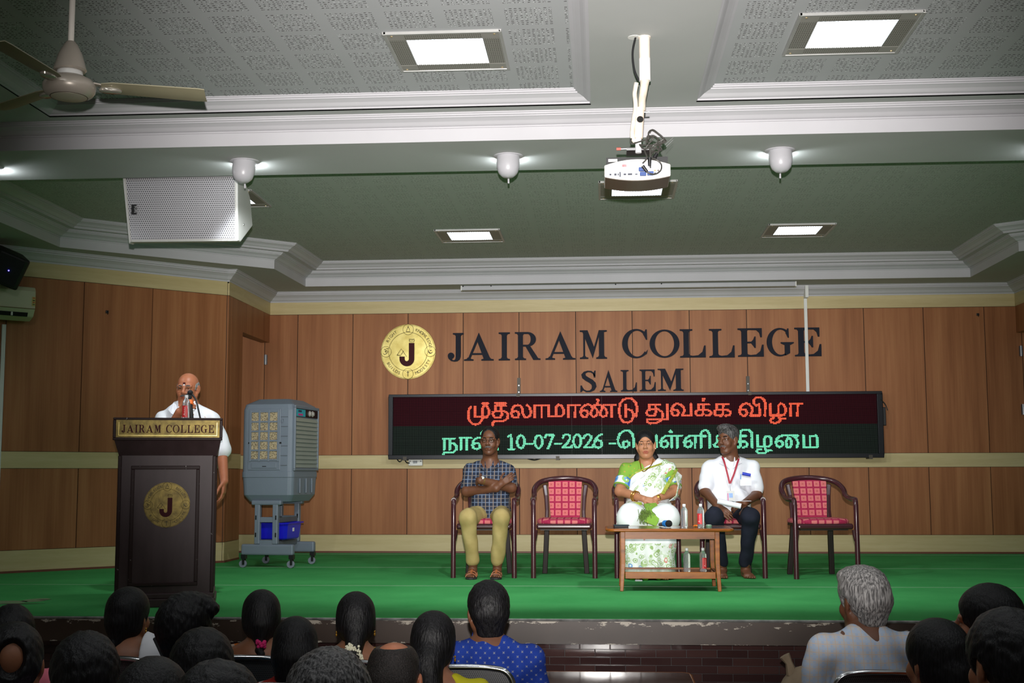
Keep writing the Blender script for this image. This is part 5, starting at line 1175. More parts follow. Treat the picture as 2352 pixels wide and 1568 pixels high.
# --- materials
def skin(name, c, lip=(.62, .42, .42)):
    k = N(name, .45, 0, .4); at_ = k.n('VertexColor', layer_name='tone')
    base = k.ramp(k.noise(k.coord(), 25, 4), [(.3, tuple(x*.93 for x in c[:3])+(1,)), (.7, tuple(min(1, x*1.06) for x in c[:3])+(1,))])
    mx = k.n('Mix', data_type='RGBA', blend_type='MULTIPLY'); mx.inputs[0].default_value = 1; k.l(base, mx.inputs[6]); k.l(at_.outputs[0], mx.inputs[7]); k.col(mx.outputs[2])
    k.b.inputs['Subsurface Weight'].default_value = .08; k.b.inputs['Subsurface Radius'].default_value = (.02, .008, .004); k.b.inputs['Subsurface Scale'].default_value = .3
    k.bump(k.noise(k.coord(), 260, 2), .08, .002); return k.m
def hairmat(name, c, c2=None, sc=(120, 120, 9), rough=.38):
    k = N(name, rough, 0, .35); v = k.noise(k.coord(sc), 1.4, 3, .6); c2 = c2 or tuple(min(1, x*1.8+.004) for x in c[:3])+(1,)
    k.col(k.ramp(v, [(.40, c), (.66, c2)])); k.bump(v, .7, .006); k.b.inputs['Specular IOR Level'].default_value = .25; return k.m
def cloth(name, c, c2=None, sc=9):
    k = N(name, .85, 0, .2); c2 = c2 or tuple(min(1, x*1.08) for x in c[:3])+(1,)
    k.col(k.ramp(k.noise(k.coord(), sc, 3), [(.35, c), (.65, c2)])); k.bump(k.noise(k.coord((420, 420, 420)), 1, 1), .12, .001); return k.m
SK_D = skin('skin deep brown', srgb(104, 66, 46)); SK_M = skin('skin brown', srgb(136, 88, 62)); SK_L = skin('skin warm brown', srgb(176, 122, 90)); SK_S = skin('skin reddish brown', srgb(168, 104, 74))
H_BLK = hairmat('black hair', srgb(8, 7, 8), srgb(26, 25, 28), rough=.46); H_GRY = hairmat('grey hair', srgb(84, 82, 82), srgb(178, 174, 172)); H_SALT = hairmat('salt and pepper hair', srgb(34, 33, 34), srgb(110, 108, 108)); H_SHORT = hairmat('cropped hair', srgb(26, 22, 21), srgb(50, 44, 42), (160, 160, 160))
M_EYEW = plain('eye white', srgb(150, 138, 130), .4); M_IRIS = plain('iris', srgb(30, 18, 12), .15); M_BROW = plain('eyebrow', srgb(22, 18, 17), .8)
M_GOLD = plain('gold', srgb(214, 164, 70), .25, .9); M_JAS = plain('jasmine', srgb(232, 228, 202), .7, var=.08, scale=60)
def head(S, c, R, s=1.0, face=True, neck=True, fem=False, ears=True, fat=1.0):
    S.frame(c, R, s); e = S.ell
    e((0, -.012, .036), (.074*fat, .094, .084), .02); e((0, .030, -.034), (.058*fat, .060, .074), .03)
    e((0, .060, -.098), (.026, .022, .021), .025)
    for q in (-1, 1):
        S.cap((q*.056*fat, -.004, -.045), (q*.024, .05, -.094), .020*fat, .017, .02)
        e((q*.036*fat, .060, -.030), (.025, .021, .025), .02)
        if ears:
            e((q*.078*fat, -.006, .0), (.010, .021, .033), .006, rot=rotm(q*.35)); e((q*.074*fat, -.002, -.028), (.008, .012, .012), .006); e((q*.087*fat, .002, .004), (.006, .011, .018), .004, 'sub', rot=rotm(q*.35))
    if face:
        for q in (-1, 1):
            S.cap((q*.048, .074, .023), (q*.010, .086, .021), .010, .009, .012)
            e((q*.032, .095, .003), (.019, .012, .0095), .010, 'sub')
            S.cap((q*.017, .0825, .0105), (q*.032, .0840, .0125), .0060, .0064, .004); S.cap((q*.032, .0840, .0125), (q*.047, .0745, .0095), .0064, .0050, .004); S.cap((q*.018, .0815, -.0040), (q*.044, .0765, -.0030), .0052, .0048, .004)
            e((q*.0125, .0985, -.031), (.0085, .011, .0075), .006)
        S.cap((0, .086, .020), (0, .111, -.024), .0075, .0125, .010); e((0, .105, -.030), (.0105, .010, .008), .006)
        S.cap((-.021, .083, -.0615), (0, .092, -.0585), .0045, .006, .006); S.cap((.021, .083, -.0615), (0, .092, -.0585), .0045, .006, .006)
        S.cap((-.016, .083, -.0715), (.016, .083, -.0715), .0068, .0068, .006); S.cap((-.022, .094, -.0645), (.022, .094, -.0645), .0022, .0022, .003, 'sub')
    if neck: S.cap((0, -.022, -.045), (0, -.046, -.185), .050*(.9 if fem else 1), .056*(.9 if fem else 1), .03)
    S.frame()
def tone_face(c, R, s, lip=(.80, .55, .58), beard=None):
    c = np.array(c); R = np.array(R)
    def f(vs):
        q = (vs-c)@R/s; o = np.ones((len(vs), 3), np.float32)
        l = (np.abs(q[:, 0]) < .024-np.abs(q[:, 2]+.065)*.6) & (q[:, 2] > -.079) & (q[:, 2] < -.0545) & (q[:, 1] > .078); o[l] = lip
        so = ((np.abs(np.abs(q[:, 0])-.031)/.022)**2+((q[:, 2]-.004)/.016)**2 < 1) & (q[:, 1] > .05); o[so] *= .78
        if beard: b = (q[:, 2] < -.045) & (q[:, 1] > .0) & (q[:, 2] > -.13) & ~l; o[b] *= beard
        return o
    return f
def eyes(c, R, s, parent, look=0.0, brow=H_BLK, specs=None, brow_w=.0042):
    c = np.array(c); W_ = lambda p: c+np.array(p)@np.array(R).T*s
    for q in (-1, 1):
        MB().ell(W_((q*.0315, .0735, .004)), .0112*s, 12, 8).build('eyeball', M_EYEW, parent, True)
        MB().ell(W_((q*.0315+look, .0800, .0045)), (.0064*s,)*3, 10, 8).build('iris', M_IRIS, parent, True)
        MB().tube(smooth_path([W_((q*.012, .0945, .0225)), W_((q*.030, .0915, .0285)), W_((q*.050, .079, .0235))], 4), [brow_w*s*.7]*2+[brow_w*s]*5+[brow_w*s*.5]*2, 6).build('eyebrow', brow, parent, True)
    if specs:
        for q in (-1, 1):
            MB().tube([W_((q*.033+.021*math.cos(t*PI/10), .0985-.012*abs(q*.033+.021*math.cos(t*PI/10))/.05+.006*0, .003+.0145*math.sin(t*PI/10))) for t in range(20)], .0014*s, 5, closed=True).build('spectacle_rim', specs, parent, True)
            MB().tube([W_((q*.054, .086, .008)), W_((q*.074, .04, .010)), W_((q*.082, -.005, .012))], .0016*s, 5).build('spectacle_arm', specs, parent, True)
        MB().tube([W_((-.012, .098, .006)), W_((0, .102, .009)), W_((.012, .098, .006))], .0014*s, 5).build('spectacle_bridge', specs, parent, True)
def hand(S, wrist, fwd, back, side, curl=(.35, .5, .4), s=1.0, spread=.12, thumb=.5):
    """palm and five fingers: fwd along the fingers, back = back of the hand, side +1 puts the thumb to fwd x back"""
    f = np.array(fwd, float); f /= np.linalg.norm(f); b = np.array(back, float); b -= f*(b@f); b /= np.linalg.norm(b); t = np.cross(f, b)*side
    R = np.stack([f, t, b], 1); S.frame(wrist, R, s)
    ys = (.027, .009, -.009, -.025)
    for i, y in enumerate(ys):
        kx = .086-(.004, 0, .003, .010)[i]; S.cap((.0, y*.55, 0), (kx, y, .0), .0145, .0105, .010)
        L = ((.040, .024, .020), (.044, .027, .021), (.040, .025, .020), (.032, .019, .018))[i]; p = np.array((kx, y, .0)); a = 0; sp_ = spread*(1.5-i)/1.5*.5
        for j in range(3):
            a += curl[j]*(1+.1*i); q = p+L[j]*np.array((math.cos(a)*math.cos(sp_), math.sin(sp_)*math.cos(a), -math.sin(a)))
            S.cap(p, q, .0092-.0009*j, .0083-.0009*j, .002 if j == 0 else .004); p = q
    p = np.array((.018, .028, -.006)); S.cap((.008, .012, -.004), p, .015, .013, .01)
    for L, d, r in ((.040, (.62, .62, -.45*thumb), .0115), (.032, (.82, .40, -.55*thumb), .0105), (.024, (.92, .15, -.6*thumb), .0092)):
        d = np.array(d); d /= np.linalg.norm(d); q = p+L*d; S.cap(p, q, r, r*.93, .004); p = q
    S.frame()
def person(label, loc, group=None): return thing('person', label, 'person', loc, 0, group)
def jasmine(parent, pts, r, n, seed=1, name='jasmine_flowers', size=.0062):
    g = np.random.default_rng(seed); P = smooth_path(pts, 6); mb = MB()
    for i in range(n):
        c = P[int(g.integers(len(P)))]; d = g.normal(size=3); d /= np.linalg.norm(d); p = Vector(c)+Vector(d)*r*g.uniform(.45, 1.05)
        mb.ell(p, size*g.uniform(.7, 1.15), 6, 4)
    tag(mb.build(name, M_JAS, parent, True), kind='stuff')

# --- steel chairs of the audience
k = N('perforated seat sheet', .4, .5); sp = k.n('SeparateXYZ'); k.l(k.coord(), sp.inputs[0])
r_ = k.math('DIVIDE', sp.outputs[2], .008); off = k.math('MULTIPLY', k.math('MODULO', k.math('ABSOLUTE', k.math('FLOOR', r_)), 2.0), .5)
u = k.math('SUBTRACT', k.math('FRACT', k.math('ADD', k.math('DIVIDE', sp.outputs[0], .008), off)), .5); v = k.math('SUBTRACT', k.math('FRACT', r_), .5)
k.col(k.mix(k.math('LESS_THAN', k.math('ADD', k.math('MULTIPLY', u, u), k.math('MULTIPLY', v, v)), .085), srgb(78, 78, 80), srgb(24, 24, 24))); M_SHEET = k.m
def steel_chair():
    t = thing('steel_chair', 'x', 'chair', (0, 0, FLOOR), 0, 'steel chairs of the audience')
    fr = smooth_path([(-.205, -.16, .42), (-.205, -.19, .62), (-.197, -.205, .77), (-.165, -.21, .835), (-.10, -.212, .853), (0, -.212, .856), (.10, -.212, .853), (.165, -.21, .835), (.197, -.205, .77), (.205, -.19, .62), (.205, -.16, .42)], 5)
    MB().tube(fr, .0125, 10).build('back_frame', M_CHROME, t, True)
    o = arc(0, 0, 1, 0, 360, 40); out = []
    for x, y in o[:-1]: r = 1/((abs(x)**5+abs(y)**5)**.2); out.append((x*r*.188, .69+y*r*.155))
    MB().prism(out, -.208, -.203, 'y').build('back_panel', M_SHEET, t)
    so = [(x*.19/.188, (y-.69)*.2/.155) for x, y in out]; MB().prism(so, .435, .445, 'z').build('seat', M_SHEET, t)
    for s in (-1, 1):
        MB().tube(smooth_path([(s*.205, -.16, .43), (s*.205, -.2, .2), (s*.208, -.235, 0)], 4), .0115, 8).build('leg', M_CHROME, t, True)
        MB().tube(smooth_path([(s*.195, .19, .43), (s*.2, .195, .2), (s*.205, .21, 0)], 4), .0115, 8).build('leg', M_CHROME, t, True)
        MB().tube([(s*.2, -.18, .43), (s*.195, .2, .43)], .011, 8).build('seat_rail', M_CHROME, t, True)
    return t
SCH = steel_chair(); SCH_USED = [False]
def seat_chair(x, y, label, rz=0):
    if not SCH_USED[0]: SCH.location = (x, y, FLOOR); SCH.rotation_euler = (0, 0, rz); SCH['label'] = label; SCH_USED[0] = True; return SCH
    return dup(SCH, (x, y, FLOOR), rz, label)

def sitter(label, px, top, d, hw=.165, sk=SK_D, top_mat=None, low_mat=None, hair=None, yaw=0, pitch=0, roll=0, fem=False, sh=.19, bare=None, collar=False, hairfn=None, extra=None, lean=0, face=False, chair=True, chair_dx=0, chairlab=None, sc=1.0, noise=.004, fat=1.0, belly=1.0, sleeve=True, h=.0065):
    """someone in the audience, seen from behind; px, top = crown of the head in the photograph, d = distance into the hall"""
    hw *= 1.1; d *= 1.1; hs = hw/.180*sc; noise *= .38
    c = np.array(at(px, top+.140*hs*F_PX/d, 'y', d)); R = rotm(yaw, pitch, roll)
    root = person(label, (c[0], d, FLOOR), None); o = np.array((c[0], d, FLOOR)); H = c-o     # head centre above the floor
    zs = H[2]-.172*sc; tx = lean
    S = SDF((-.34, -.24, .05), (.34, .66, H[2]+.18), h)
    head(S, H, R, hs, face=face, fem=fem, fat=fat)
    S.cap((tx*.5, -.05, zs-.01), (tx, -.07, .62), .095, .115, .05, sq=((1, 0, 0), 1.25))
    for q in (-1, 1):
        S.cap((tx*.3+q*.03, -.05, zs+.035), (tx*.6+q*sh*.92, -.055, zs-.015), .040, .050, .04)
        e = (tx+q*(sh+.045), .02, zs-.27); w_ = (tx+q*.12, .25, zs-.33)
        S.cap((tx*.6+q*sh, -.05, zs-.01), e, .047, .038, .03); S.cap(e, w_, .038, .026, .02); hand(S, w_, (-.3*q, 1, -.1), (0, .2, 1), q, s=.95)
        S.cap((tx*.8+q*.085, -.04, .50), (q*.10, .31, .50), .085, .06, .04); S.cap((q*.10, .31, .50), (q*.10, .32, .10), .055, .038, .03); S.cap((q*.10, .32, .07), (q*.10, .43, .04), .035, .028, .02)
    S.build('body', sk, root, 1, tone_face(H, R, hs))
    T = SDF((-.36, -.26, .42), (.36, .40, H[2]+.02), .008)                # upper garment
    T.cap((tx*.5, -.05, zs-.02), (tx, -.07, .58), .105, .132*belly, .05, sq=((1, 0, 0), 1.28))
    for q in (-1, 1):
        T.cap((tx*.3+q*.04, -.045, zs+.030), (tx*.6+q*sh*.92, -.055, zs-.015), .050, .060, .04)
        e = (tx+q*(sh+.045), .02, zs-.27)
        if sleeve:
            T.cap((tx*.6+q*sh, -.05, zs-.01), e, .060, .052, .03)
        else: T.cap((tx*.6+q*sh, -.05, zs-.01), tuple(np.array((tx*.6+q*sh, -.05, zs-.01))*.45+np.array(e)*.55), .058, .052, .03)
    if bare == 'scoop': T.ell((tx*.3, -.17, zs+.05), (.135, .11, .15), .012, 'sub'); T.ell((tx*.2, -.02, zs+.13), (.10, .16, .10), .012, 'sub')
    elif bare == 'low': T.ell((tx*.3, -.15, zs+.07), (.16, .14, .24), .012, 'sub'); T.ell((tx*.2, -.02, zs+.13), (.10, .16, .10), .012, 'sub')
    else: T.ell((tx*.2, -.03, zs+.125), (.068, .075, .055), .01, 'sub')
    T.ripple(lambda x, y, z: .004*np.sin(z*38+x*20+3*np.sin(x*17))+.003*np.sin(x*55+z*14))
    T.build('upper_garment', top_mat, root, 1)
    if collar:
        C_ = SDF((-.16, -.20, zs), (.16, .12, zs+.20), .006); C_.cap((0, -.040, zs+.030), (0, -.036, zs+.085), .082, .066, .0, sq=((0, 1, 0), 1.0)); C_.cap((0, -.040, zs+.02), (0, -.030, zs+.19), .062, .058, .004, 'sub')
        C_.cut((0, -.02, zs+.100), (0, -.35, 1)); C_.cut((0, .04, 0), (0, 1, 0)); C_.build('collar', top_mat, root, 1)
    L_ = SDF((-.24, -.24, .03), (.24, .52, .68), .010)
    for q in (-1, 1): L_.cap((q*.085, -.05, .52), (q*.10, .31, .505), .105, .078, .05); L_.cap((q*.10, .31, .50), (q*.10, .325, .10), .072, .058, .03)
    L_.build('lower_garment', low_mat or cloth_cache('dark trousers', (44, 44, 52)), root, 1)
    if hair is not None:
        G = SDF((H[0]-.30, H[1]-.30, H[2]-.62), (H[0]+.30, H[1]+.30, H[2]+.26), .0055); G.frame(H, R, hs)
        hairfn(G); G.frame()
        a = noise
        if a: G.ripple(lambda x, y, z: a*(np.sin(x*95+z*40+4*np.sin(z*23+y*31))*np.sin(y*80+z*55+3*np.sin(x*37)))+a*.6*np.sin(x*210+y*150)*np.sin(z*170+x*60))
        G.build('hair', hair, root, 1)
    if extra: extra(root, H, R, hs, zs)
    if chair: seat_chair(c[0]+chair_dx, d+.0, chairlab or 'steel chair of the '+' '.join(label.split(',')[0].split()[:12]), 0)
    return root
CC = {}
def cloth_cache(n, c, c2=None):
    if n not in CC: CC[n] = cloth(n, srgb(*c), srgb(*c2) if c2 else None)
    return CC[n]
# hair shapes, in the head's own frame (y is the way the face looks)
def crop(G, thick=.010, nape=-.075, side=-.03):
    G.ell((0, -.016, .042), (.076+thick, .097+thick, .086+thick), .01); G.cap((0, -.07, .0), (0, -.062, nape+.03), .055, .042, .03, sq=((1, 0, 0), 1.35))
    G.ell((0, .115, -.012), (.072, .072, .085), .012, 'sub'); G.ell((0, .05, -.105), (.16, .105, .075), .015, 'sub')
    for q in (-1, 1): G.ell((q*.085, .0, -.018), (.022, .026, .044), .008, 'sub')
def shaggy(G): crop(G, .020, -.09); G.ell((0, .03, .115), (.075, .075, .03), .03); G.ell((.05, .06, .085), (.05, .045, .03), .03)
def bald_spot(c, r):
    def f(G): crop(G, .011); G.ell(c, r, .010, 'sub')
    return f
def sleek(G, t=.012):
    G.ell((0, -.014, .040), (.076+t, .096+t, .086+t), .01); G.ell((0, -.035, -.015), (.078+t*.6, .068+t, .085), .03); G.cap((0, -.085, -.02), (0, -.09, -.095), .045, .03, .03)
    G.ell((0, .125, -.022), (.070, .075, .092), .012, 'sub')
    for q in (-1, 1): G.ell((q*.088, .004, -.030), (.014, .020, .030), .006, 'sub')
def braid(pts, r0=.024, r1=.014, n=13):
    def f(G):
        sleek(G); P = smooth_path(pts, 8); L = len(P)
        for i in range(n):
            u = i/(n-1); p = P[int(u*(L-1))]; q = P[min(L-1, int(u*(L-1))+2)]; r = r0+(r1-r0)*u; s_ = 1 if i % 2 else -1
            G.ell((p.x+s_*r*.35, p.y, p.z), (r*.92, r*.85, r*1.25), .004)
    return f
def bun(c, r):
    def f(G): sleek(G); G.ell(c, r, .015)
    return f
def ponytail(pts, rs):
    def f(G): sleek(G); G.chain(pts, rs, .02)
    return f
# ================================================================== THE AUDIENCE
def pattern(name, base, spots, sc=30, thr=.32, sc2=None):
    k = N(name, .85, 0, .2); v = k.n('TexVoronoi'); v.inputs['Scale'].default_value = sc; k.l(k.coord(), v.inputs['Vector']); hs = k.n('SeparateColor'); k.l(v.outputs['Color'], hs.inputs[0])
    c = k.ramp(hs.outputs[0], [(i/len(spots), s_) for i, s_ in enumerate(spots)], 'CONSTANT')
    m1 = k.math('LESS_THAN', v.outputs['Distance'], thr); m2 = k.math('LESS_THAN', v.outputs['Distance'], thr*.45)
    ring = k.mix(m1, base, c); k.col(k.mix(m2, ring, k.ramp(hs.outputs[1], [(0, base), (.4, spots[0]), (.7, spots[-1])], 'CONSTANT'))); return k.m
M_BLUEP = N('blue printed shirt', .85, 0, .2); k = M_BLUEP; sp = k.n('SeparateXYZ'); k.l(k.coord((1, 1, 1), rot=(0, 0, 0)), sp.inputs[0])
a1 = k.math('ADD', sp.outputs[0], sp.outputs[2]); a2 = k.math('SUBTRACT', sp.outputs[0], sp.outputs[2])
fa = [k.math('ABSOLUTE', k.math('SUBTRACT', k.math('FRACT', k.math('MULTIPLY', q, 26)), .5)) for q in (a1, a2)]
k.col(k.mix(k.math('LESS_THAN', k.math('MULTIPLY', fa[0], fa[1]), .012), srgb(24, 48, 128), srgb(24, 48, 128)))
star = k.math('LESS_THAN', k.math('ADD', k.math('SQRT', fa[0]), k.math('SQRT', fa[1])), .58)
k.col(k.mix(star, k.ramp(k.noise(k.coord(), 12, 3), [(.3, srgb(22, 46, 124)), (.7, srgb(30, 58, 144))]), srgb(112, 116, 140))); M_BLUEP = k.m
def checks(name, base, lines, pitch, w_=.10):
    k = N(name, .85, 0, .2); sp = k.n('SeparateXYZ'); k.l(k.coord(), sp.inputs[0]); c = base
    for ax, off, col_, ww in lines:
        f = k.math('ABSOLUTE', k.math('SUBTRACT', k.math('FRACT', k.math('ADD', k.math('DIVIDE', sp.outputs[ax], pitch), off+40)), .5)); c = k.mix(k.math('LESS_THAN', f, ww), c, col_)
    k.col(c); k.bump(k.noise(k.coord((300, 300, 300)), 1, 1), .12, .001); return k.m
M_PALE = checks('pale checked shirt', srgb(196, 196, 200), [(0, 0, srgb(178, 192, 214), .16), (2, 0, srgb(182, 196, 216), .16), (0, .5, srgb(206, 190, 178), .05), (2, .5, srgb(206, 190, 178), .05)], .034)
M_MUSTARD = cloth('mustard sari', srgb(190, 136, 10), srgb(204, 150, 16)); M_WHITEC = cloth('white cotton', srgb(214, 214, 220), srgb(228, 228, 232)); M_YEL = cloth('yellow silk', srgb(206, 182, 30), srgb(222, 200, 60))
M_FLOR = pattern('floral print', srgb(176, 158, 140), [srgb(190, 60, 100), srgb(130, 90, 150), srgb(210, 110, 40), srgb(90, 96, 120)], 21, .46)
def scrunch(root, H, R, hs, zs):
    mb = MB(); c = Vector(H+np.array((.0, -.122, -.098))@R.T*hs)
    for i in range(18): a = i*2.39; mb.ell(c+Vector((math.cos(a)*.016, math.sin(a)*.012, ((i*5) % 7-3)*.004)), .009, 7, 5)
    mb.build('hair_tie', plain('pink scrunchie', srgb(206, 32, 108), .8), root, True)
def earring(q, dz=-.045):
    def f(root, H, R, hs, zs):
        p = Vector(H+np.array((q*.086, .002, dz))@R.T*hs); MB().ell(p, (.004, .004, .005), 8, 6).ell(p-Vector((0, 0, .012)), (.005, .005, .007), 8, 6).build('earring', M_GOLD, root, True)
    return f
def both(*fs):
    def f(*a): [g(*a) for g in fs]
    return f
PB = [(-.01, -.10, -.08), (-.03, -.13, -.16), (-.055, -.14, -.26), (-.075, -.14, -.40)]
# back rows first in the list are those nearest the stage
def ex_mustard(root, H, R, hs, zs):
    earring(1)(root, H, R, hs, zs); j = lambda x, y, z: H+np.array((x, y, z))@R.T*hs
    jasmine(root, [j(-.048, -.135, -.105), j(-.055, -.14, -.135), j(-.066, -.14, -.165), j(-.064, -.14, -.19)], .020, 130, 3)
    D = SDF((-.05, -.25, zs-.34), (.36, .2, zs+.12), .008)
    D.cap((.07, -.045, zs+.05), (.18, -.05, zs+.012), .074, .070, .02); D.cap((.18, -.05, zs), (.20, -.04, zs-.30), .075, .085, .03); D.cap((.10, -.06, zs), (.14, -.08, zs-.3), .08, .09, .03); D.cut((.095, 0, 0), (-1, 0, 0)); D.build('shoulder_drape', M_WHITEC, root, 1)
sitter('woman with a braid, jasmine and a mustard sari in front of the lectern', 297, 1345, 5.15, .168, SK_M, M_MUSTARD, hair=H_BLK, hairfn=braid([(-.004, -.105, -.09), (-.03, -.135, -.15), (-.05, -.145, -.22), (-.06, -.15, -.34)], .022, .016, 10), yaw=-.25, fem=True, sh=.165, bare='scoop', extra=ex_mustard, noise=.0012)
def ex_phone(root, H, R, hs, zs):
    o = thing('mobile_phone', 'dark phone held up by the young man with tousled hair', 'phone', tuple(at(386, 1492, 'y', 5.3)), .35); o.rotation_euler = (math.radians(-15), math.radians(-28), .25)
    MB().cbox((0, 0, 0), (.075, .010, .15)).build('case', M_BLACK, o, bevel=.005); MB().cbox((0, -.0055, 0), (.068, .001, .14)).build('back_cover', plain('phone back', srgb(30, 30, 34), .25), o)
sitter('young man with tousled black hair and a teal shirt holding up a phone', 428, 1366, 4.55, .170, SK_M, cloth_cache('teal shirt', (16, 92, 120)), hair=H_BLK, hairfn=shaggy, yaw=-.45, sh=.185, extra=ex_phone, noise=.007, lean=.03)
def ex_pink(root, H, R, hs, zs):
    scrunch(root, H, R, hs, zs); j = lambda x, y, z: H+np.array((x, y, z))@R.T*hs
sitter('woman with a long braid, pink hair tie and floral blouse', 600, 1352, 5.2, .160, SK_M, M_FLOR, yaw=0.27, hair=H_BLK, hairfn=braid([(0, -.108, -.10), (-.006, -.14, -.17), (-.022, -.15, -.27), (-.034, -.15, -.42)], .021, .016, 13), fem=True, sh=.17, bare='low', extra=ex_pink, noise=.0008)
def ex_garland(root, H, R, hs, zs):
    both(earring(1), earring(-1))(root, H, R, hs, zs); j = lambda x, y, z: H+np.array((x, y, z))@R.T*hs
    jasmine(root, [j(-.065, -.145, -.22), j(-.055, -.15, -.16), j(-.03, -.14, -.105), j(-.005, -.14, -.10), j(.014, -.145, -.13), j(.016, -.15, -.19), j(.010, -.15, -.25)], .020, 420, 5)
    MB().tube([(-.02, -.165, zs-.03), (.11, -.150, zs-.035)], .0022, 5).tube(smooth_path([(.01, -.170, zs-.03), (.025, -.176, zs-.065), (.045, -.180, zs-.09), (.035, -.176, zs-.06), (.012, -.17, zs-.03)], 4), .0022, 5).build('blouse_cord', M_YEL, root, True)
    for q, w_ in ((-1, .062), (1, .062)): MB().ell((q*.185, -.05, zs-.02), (w_, .062, .062), 18, 12).build('puffed_sleeve', M_YEL, root, True)
sitter('woman wearing a white jasmine garland and yellow puffed sleeves', 817, 1357, 5.1, .160, SK_M, M_YEL, yaw=0.19, hair=H_BLK, hairfn=ponytail([(0, -.10, -.06), (-.01, -.125, -.14), (-.02, -.135, -.26), (-.025, -.13, -.36)], [.045, .035, .028, .02]), fem=True, sh=.17, bare='low', extra=ex_garland, noise=.0008)
sitter('man in a blue printed shirt with thick black hair', 1121, 1333, 5.0, .168, SK_D, M_BLUEP, hair=H_BLK, hairfn=lambda G: crop(G, .014, -.10), yaw=.22, sh=.175, collar=True, noise=.004, chair_dx=-.07, belly=1.0, lean=.02)
sitter('older man with grey hair and a pale checked shirt', 1981, 1303, 4.95, .178, SK_D, M_PALE, hair=H_GRY, hairfn=lambda G: (crop(G, .016, -.085), G.ell((0, .04, .10), (.07, .07, .035), .03)), yaw=.45, sh=.185, collar=True, noise=.006, chair_dx=.03, belly=1.05)
def ex_orange(root, H, R, hs, zs):
    p = lambda x, y, z: H+np.array((x, y, z))@R.T*hs
    MB().tube(smooth_path([p(-.092, .004, -.028), p(-.094, .004, -.05), p(-.093, .004, -.078)], 4), .0035, 6).ell(p(-.093, .004, -.086), .005, 8, 6).build('earring', M_GOLD, root, True)
    D = SDF((-.30, -.30, zs-.36), (.02, .2, zs+.14), .008); D.cap((-.03, -.05, zs+.055), (-.17, -.055, zs+.01), .073, .07, .02); D.cap((-.14, -.06, zs), (-.12, -.09, zs-.32), .09, .10, .03)
    D.build('shoulder_drape', pattern('orange sari', srgb(206, 92, 24), [srgb(196, 50, 50), srgb(214, 110, 40)], 6, .5), root, 1)
sitter('woman in an orange sari turned sideways with a gold earring', 2268, 1341, 4.35, .178, SK_M, cloth_cache('orange blouse', (200, 80, 24)), hair=H_BLK, hairfn=lambda G: (sleek(G), G.ell((0, -.105, -.05), (.05, .035, .06), .03)), yaw=1.05, fem=True, sh=.165, extra=ex_orange, face=True, noise=.002)
# second row
def ex_white(root, H, R, hs, zs): jasmine(root, [H+np.array(q)@R.T*hs for q in ((-.055, -.11, -.155), (-.02, -.125, -.165), (.02, -.125, -.145), (.05, -.11, -.13))], .018, 90, 9)
sitter('girl with loose black hair and a string of jasmine at its ends', 678, 1415, 4.55, .160, SK_M, pattern('red print', srgb(150, 34, 28), [srgb(226, 220, 214), srgb(150, 34, 28)], 24, .3), yaw=0.2, hair=H_BLK, hairfn=lambda G: (sleek(G, .014), G.cap((0, -.07, -.02), (0, -.075, -.15), .07, .055, .03, sq=((1, 0, 0), 1.25))), fem=True, sh=.165, extra=ex_white, noise=.001)
sitter('woman with her black hair gathered low, gold stud showing', 997, 1402, 4.5, .158, SK_M, cloth_cache('yellow green blouse', (176, 168, 30)), hair=H_BLK, hairfn=lambda G: (sleek(G, .013), G.cap((0, -.10, -.05), (.01, -.115, -.17), .058, .05, .03), G.cap((-.02, -.11, -.08), (.03, -.105, -.16), .05, .04, .02)), fem=True, sh=.17, bare='scoop', extra=earring(1), yaw=-.1, noise=.0015)
sitter('balding man in a lilac shirt at the far left', 30, 1425, 3.75, .180, SK_M, cloth_cache('lilac shirt', (196, 166, 196)), hair=H_BLK, hairfn=bald_spot((.0, -.125, .045), (.042, .045, .062)), yaw=0.38, collar=True, noise=.004, sh=.2, chair=True)
sitter('dark-haired person farther off behind the balding man at the far left', 28, 1388, 4.75, .165, SK_D, cloth_cache('pink top', (214, 112, 130)), hair=H_BLK, hairfn=lambda G: crop(G, .016), noise=.004, sh=.18, lean=.05)
sitter('thick black head of hair before the mustard sari', 194, 1452, 3.2, .166, SK_M, cloth_cache('grey shirt', (96, 98, 108)), yaw=0.4, hair=H_BLK, hairfn=lambda G: crop(G, .017, -.10), noise=.006, sh=.2)
sitter('broad dark head of hair below the lectern, before the teal shirt', 464, 1443, 3.7, .184, SK_D, cloth_cache('charcoal shirt', (46, 46, 52)), yaw=0.2, hair=H_BLK, hairfn=lambda G: crop(G, .016, -.09), noise=.005, sh=.2)
sitter('balding man with cropped hair at the lower middle', 905, 1464, 3.75, .176, SK_S, cloth_cache('maroon shirt', (92, 36, 40)), hair=H_SHORT, hairfn=lambda G: (crop(G, .004, -.08), G.ell((0, -.04, .135), (.052, .07, .052), .02, 'sub')), yaw=-0.02, pitch=-.2, sh=.2, noise=.001)
sitter('woman with smooth black hair beside the pale checked shirt', 2150, 1422, 4.0, .178, SK_M, cloth_cache('plum blouse', (96, 40, 70)), hair=H_BLK, hairfn=lambda G: (sleek(G, .013), G.ell((0, -.085, -.05), (.06, .045, .07), .03)), yaw=.5, fem=True, sh=.17, noise=.002)
sitter('man with black hair at the right edge of the picture', 2312, 1405, 3.1, .176, SK_M, cloth_cache('brown shirt', (84, 62, 52)), hair=H_BLK, hairfn=lambda G: crop(G, .017, -.08), yaw=.35, noise=.006, sh=.2)
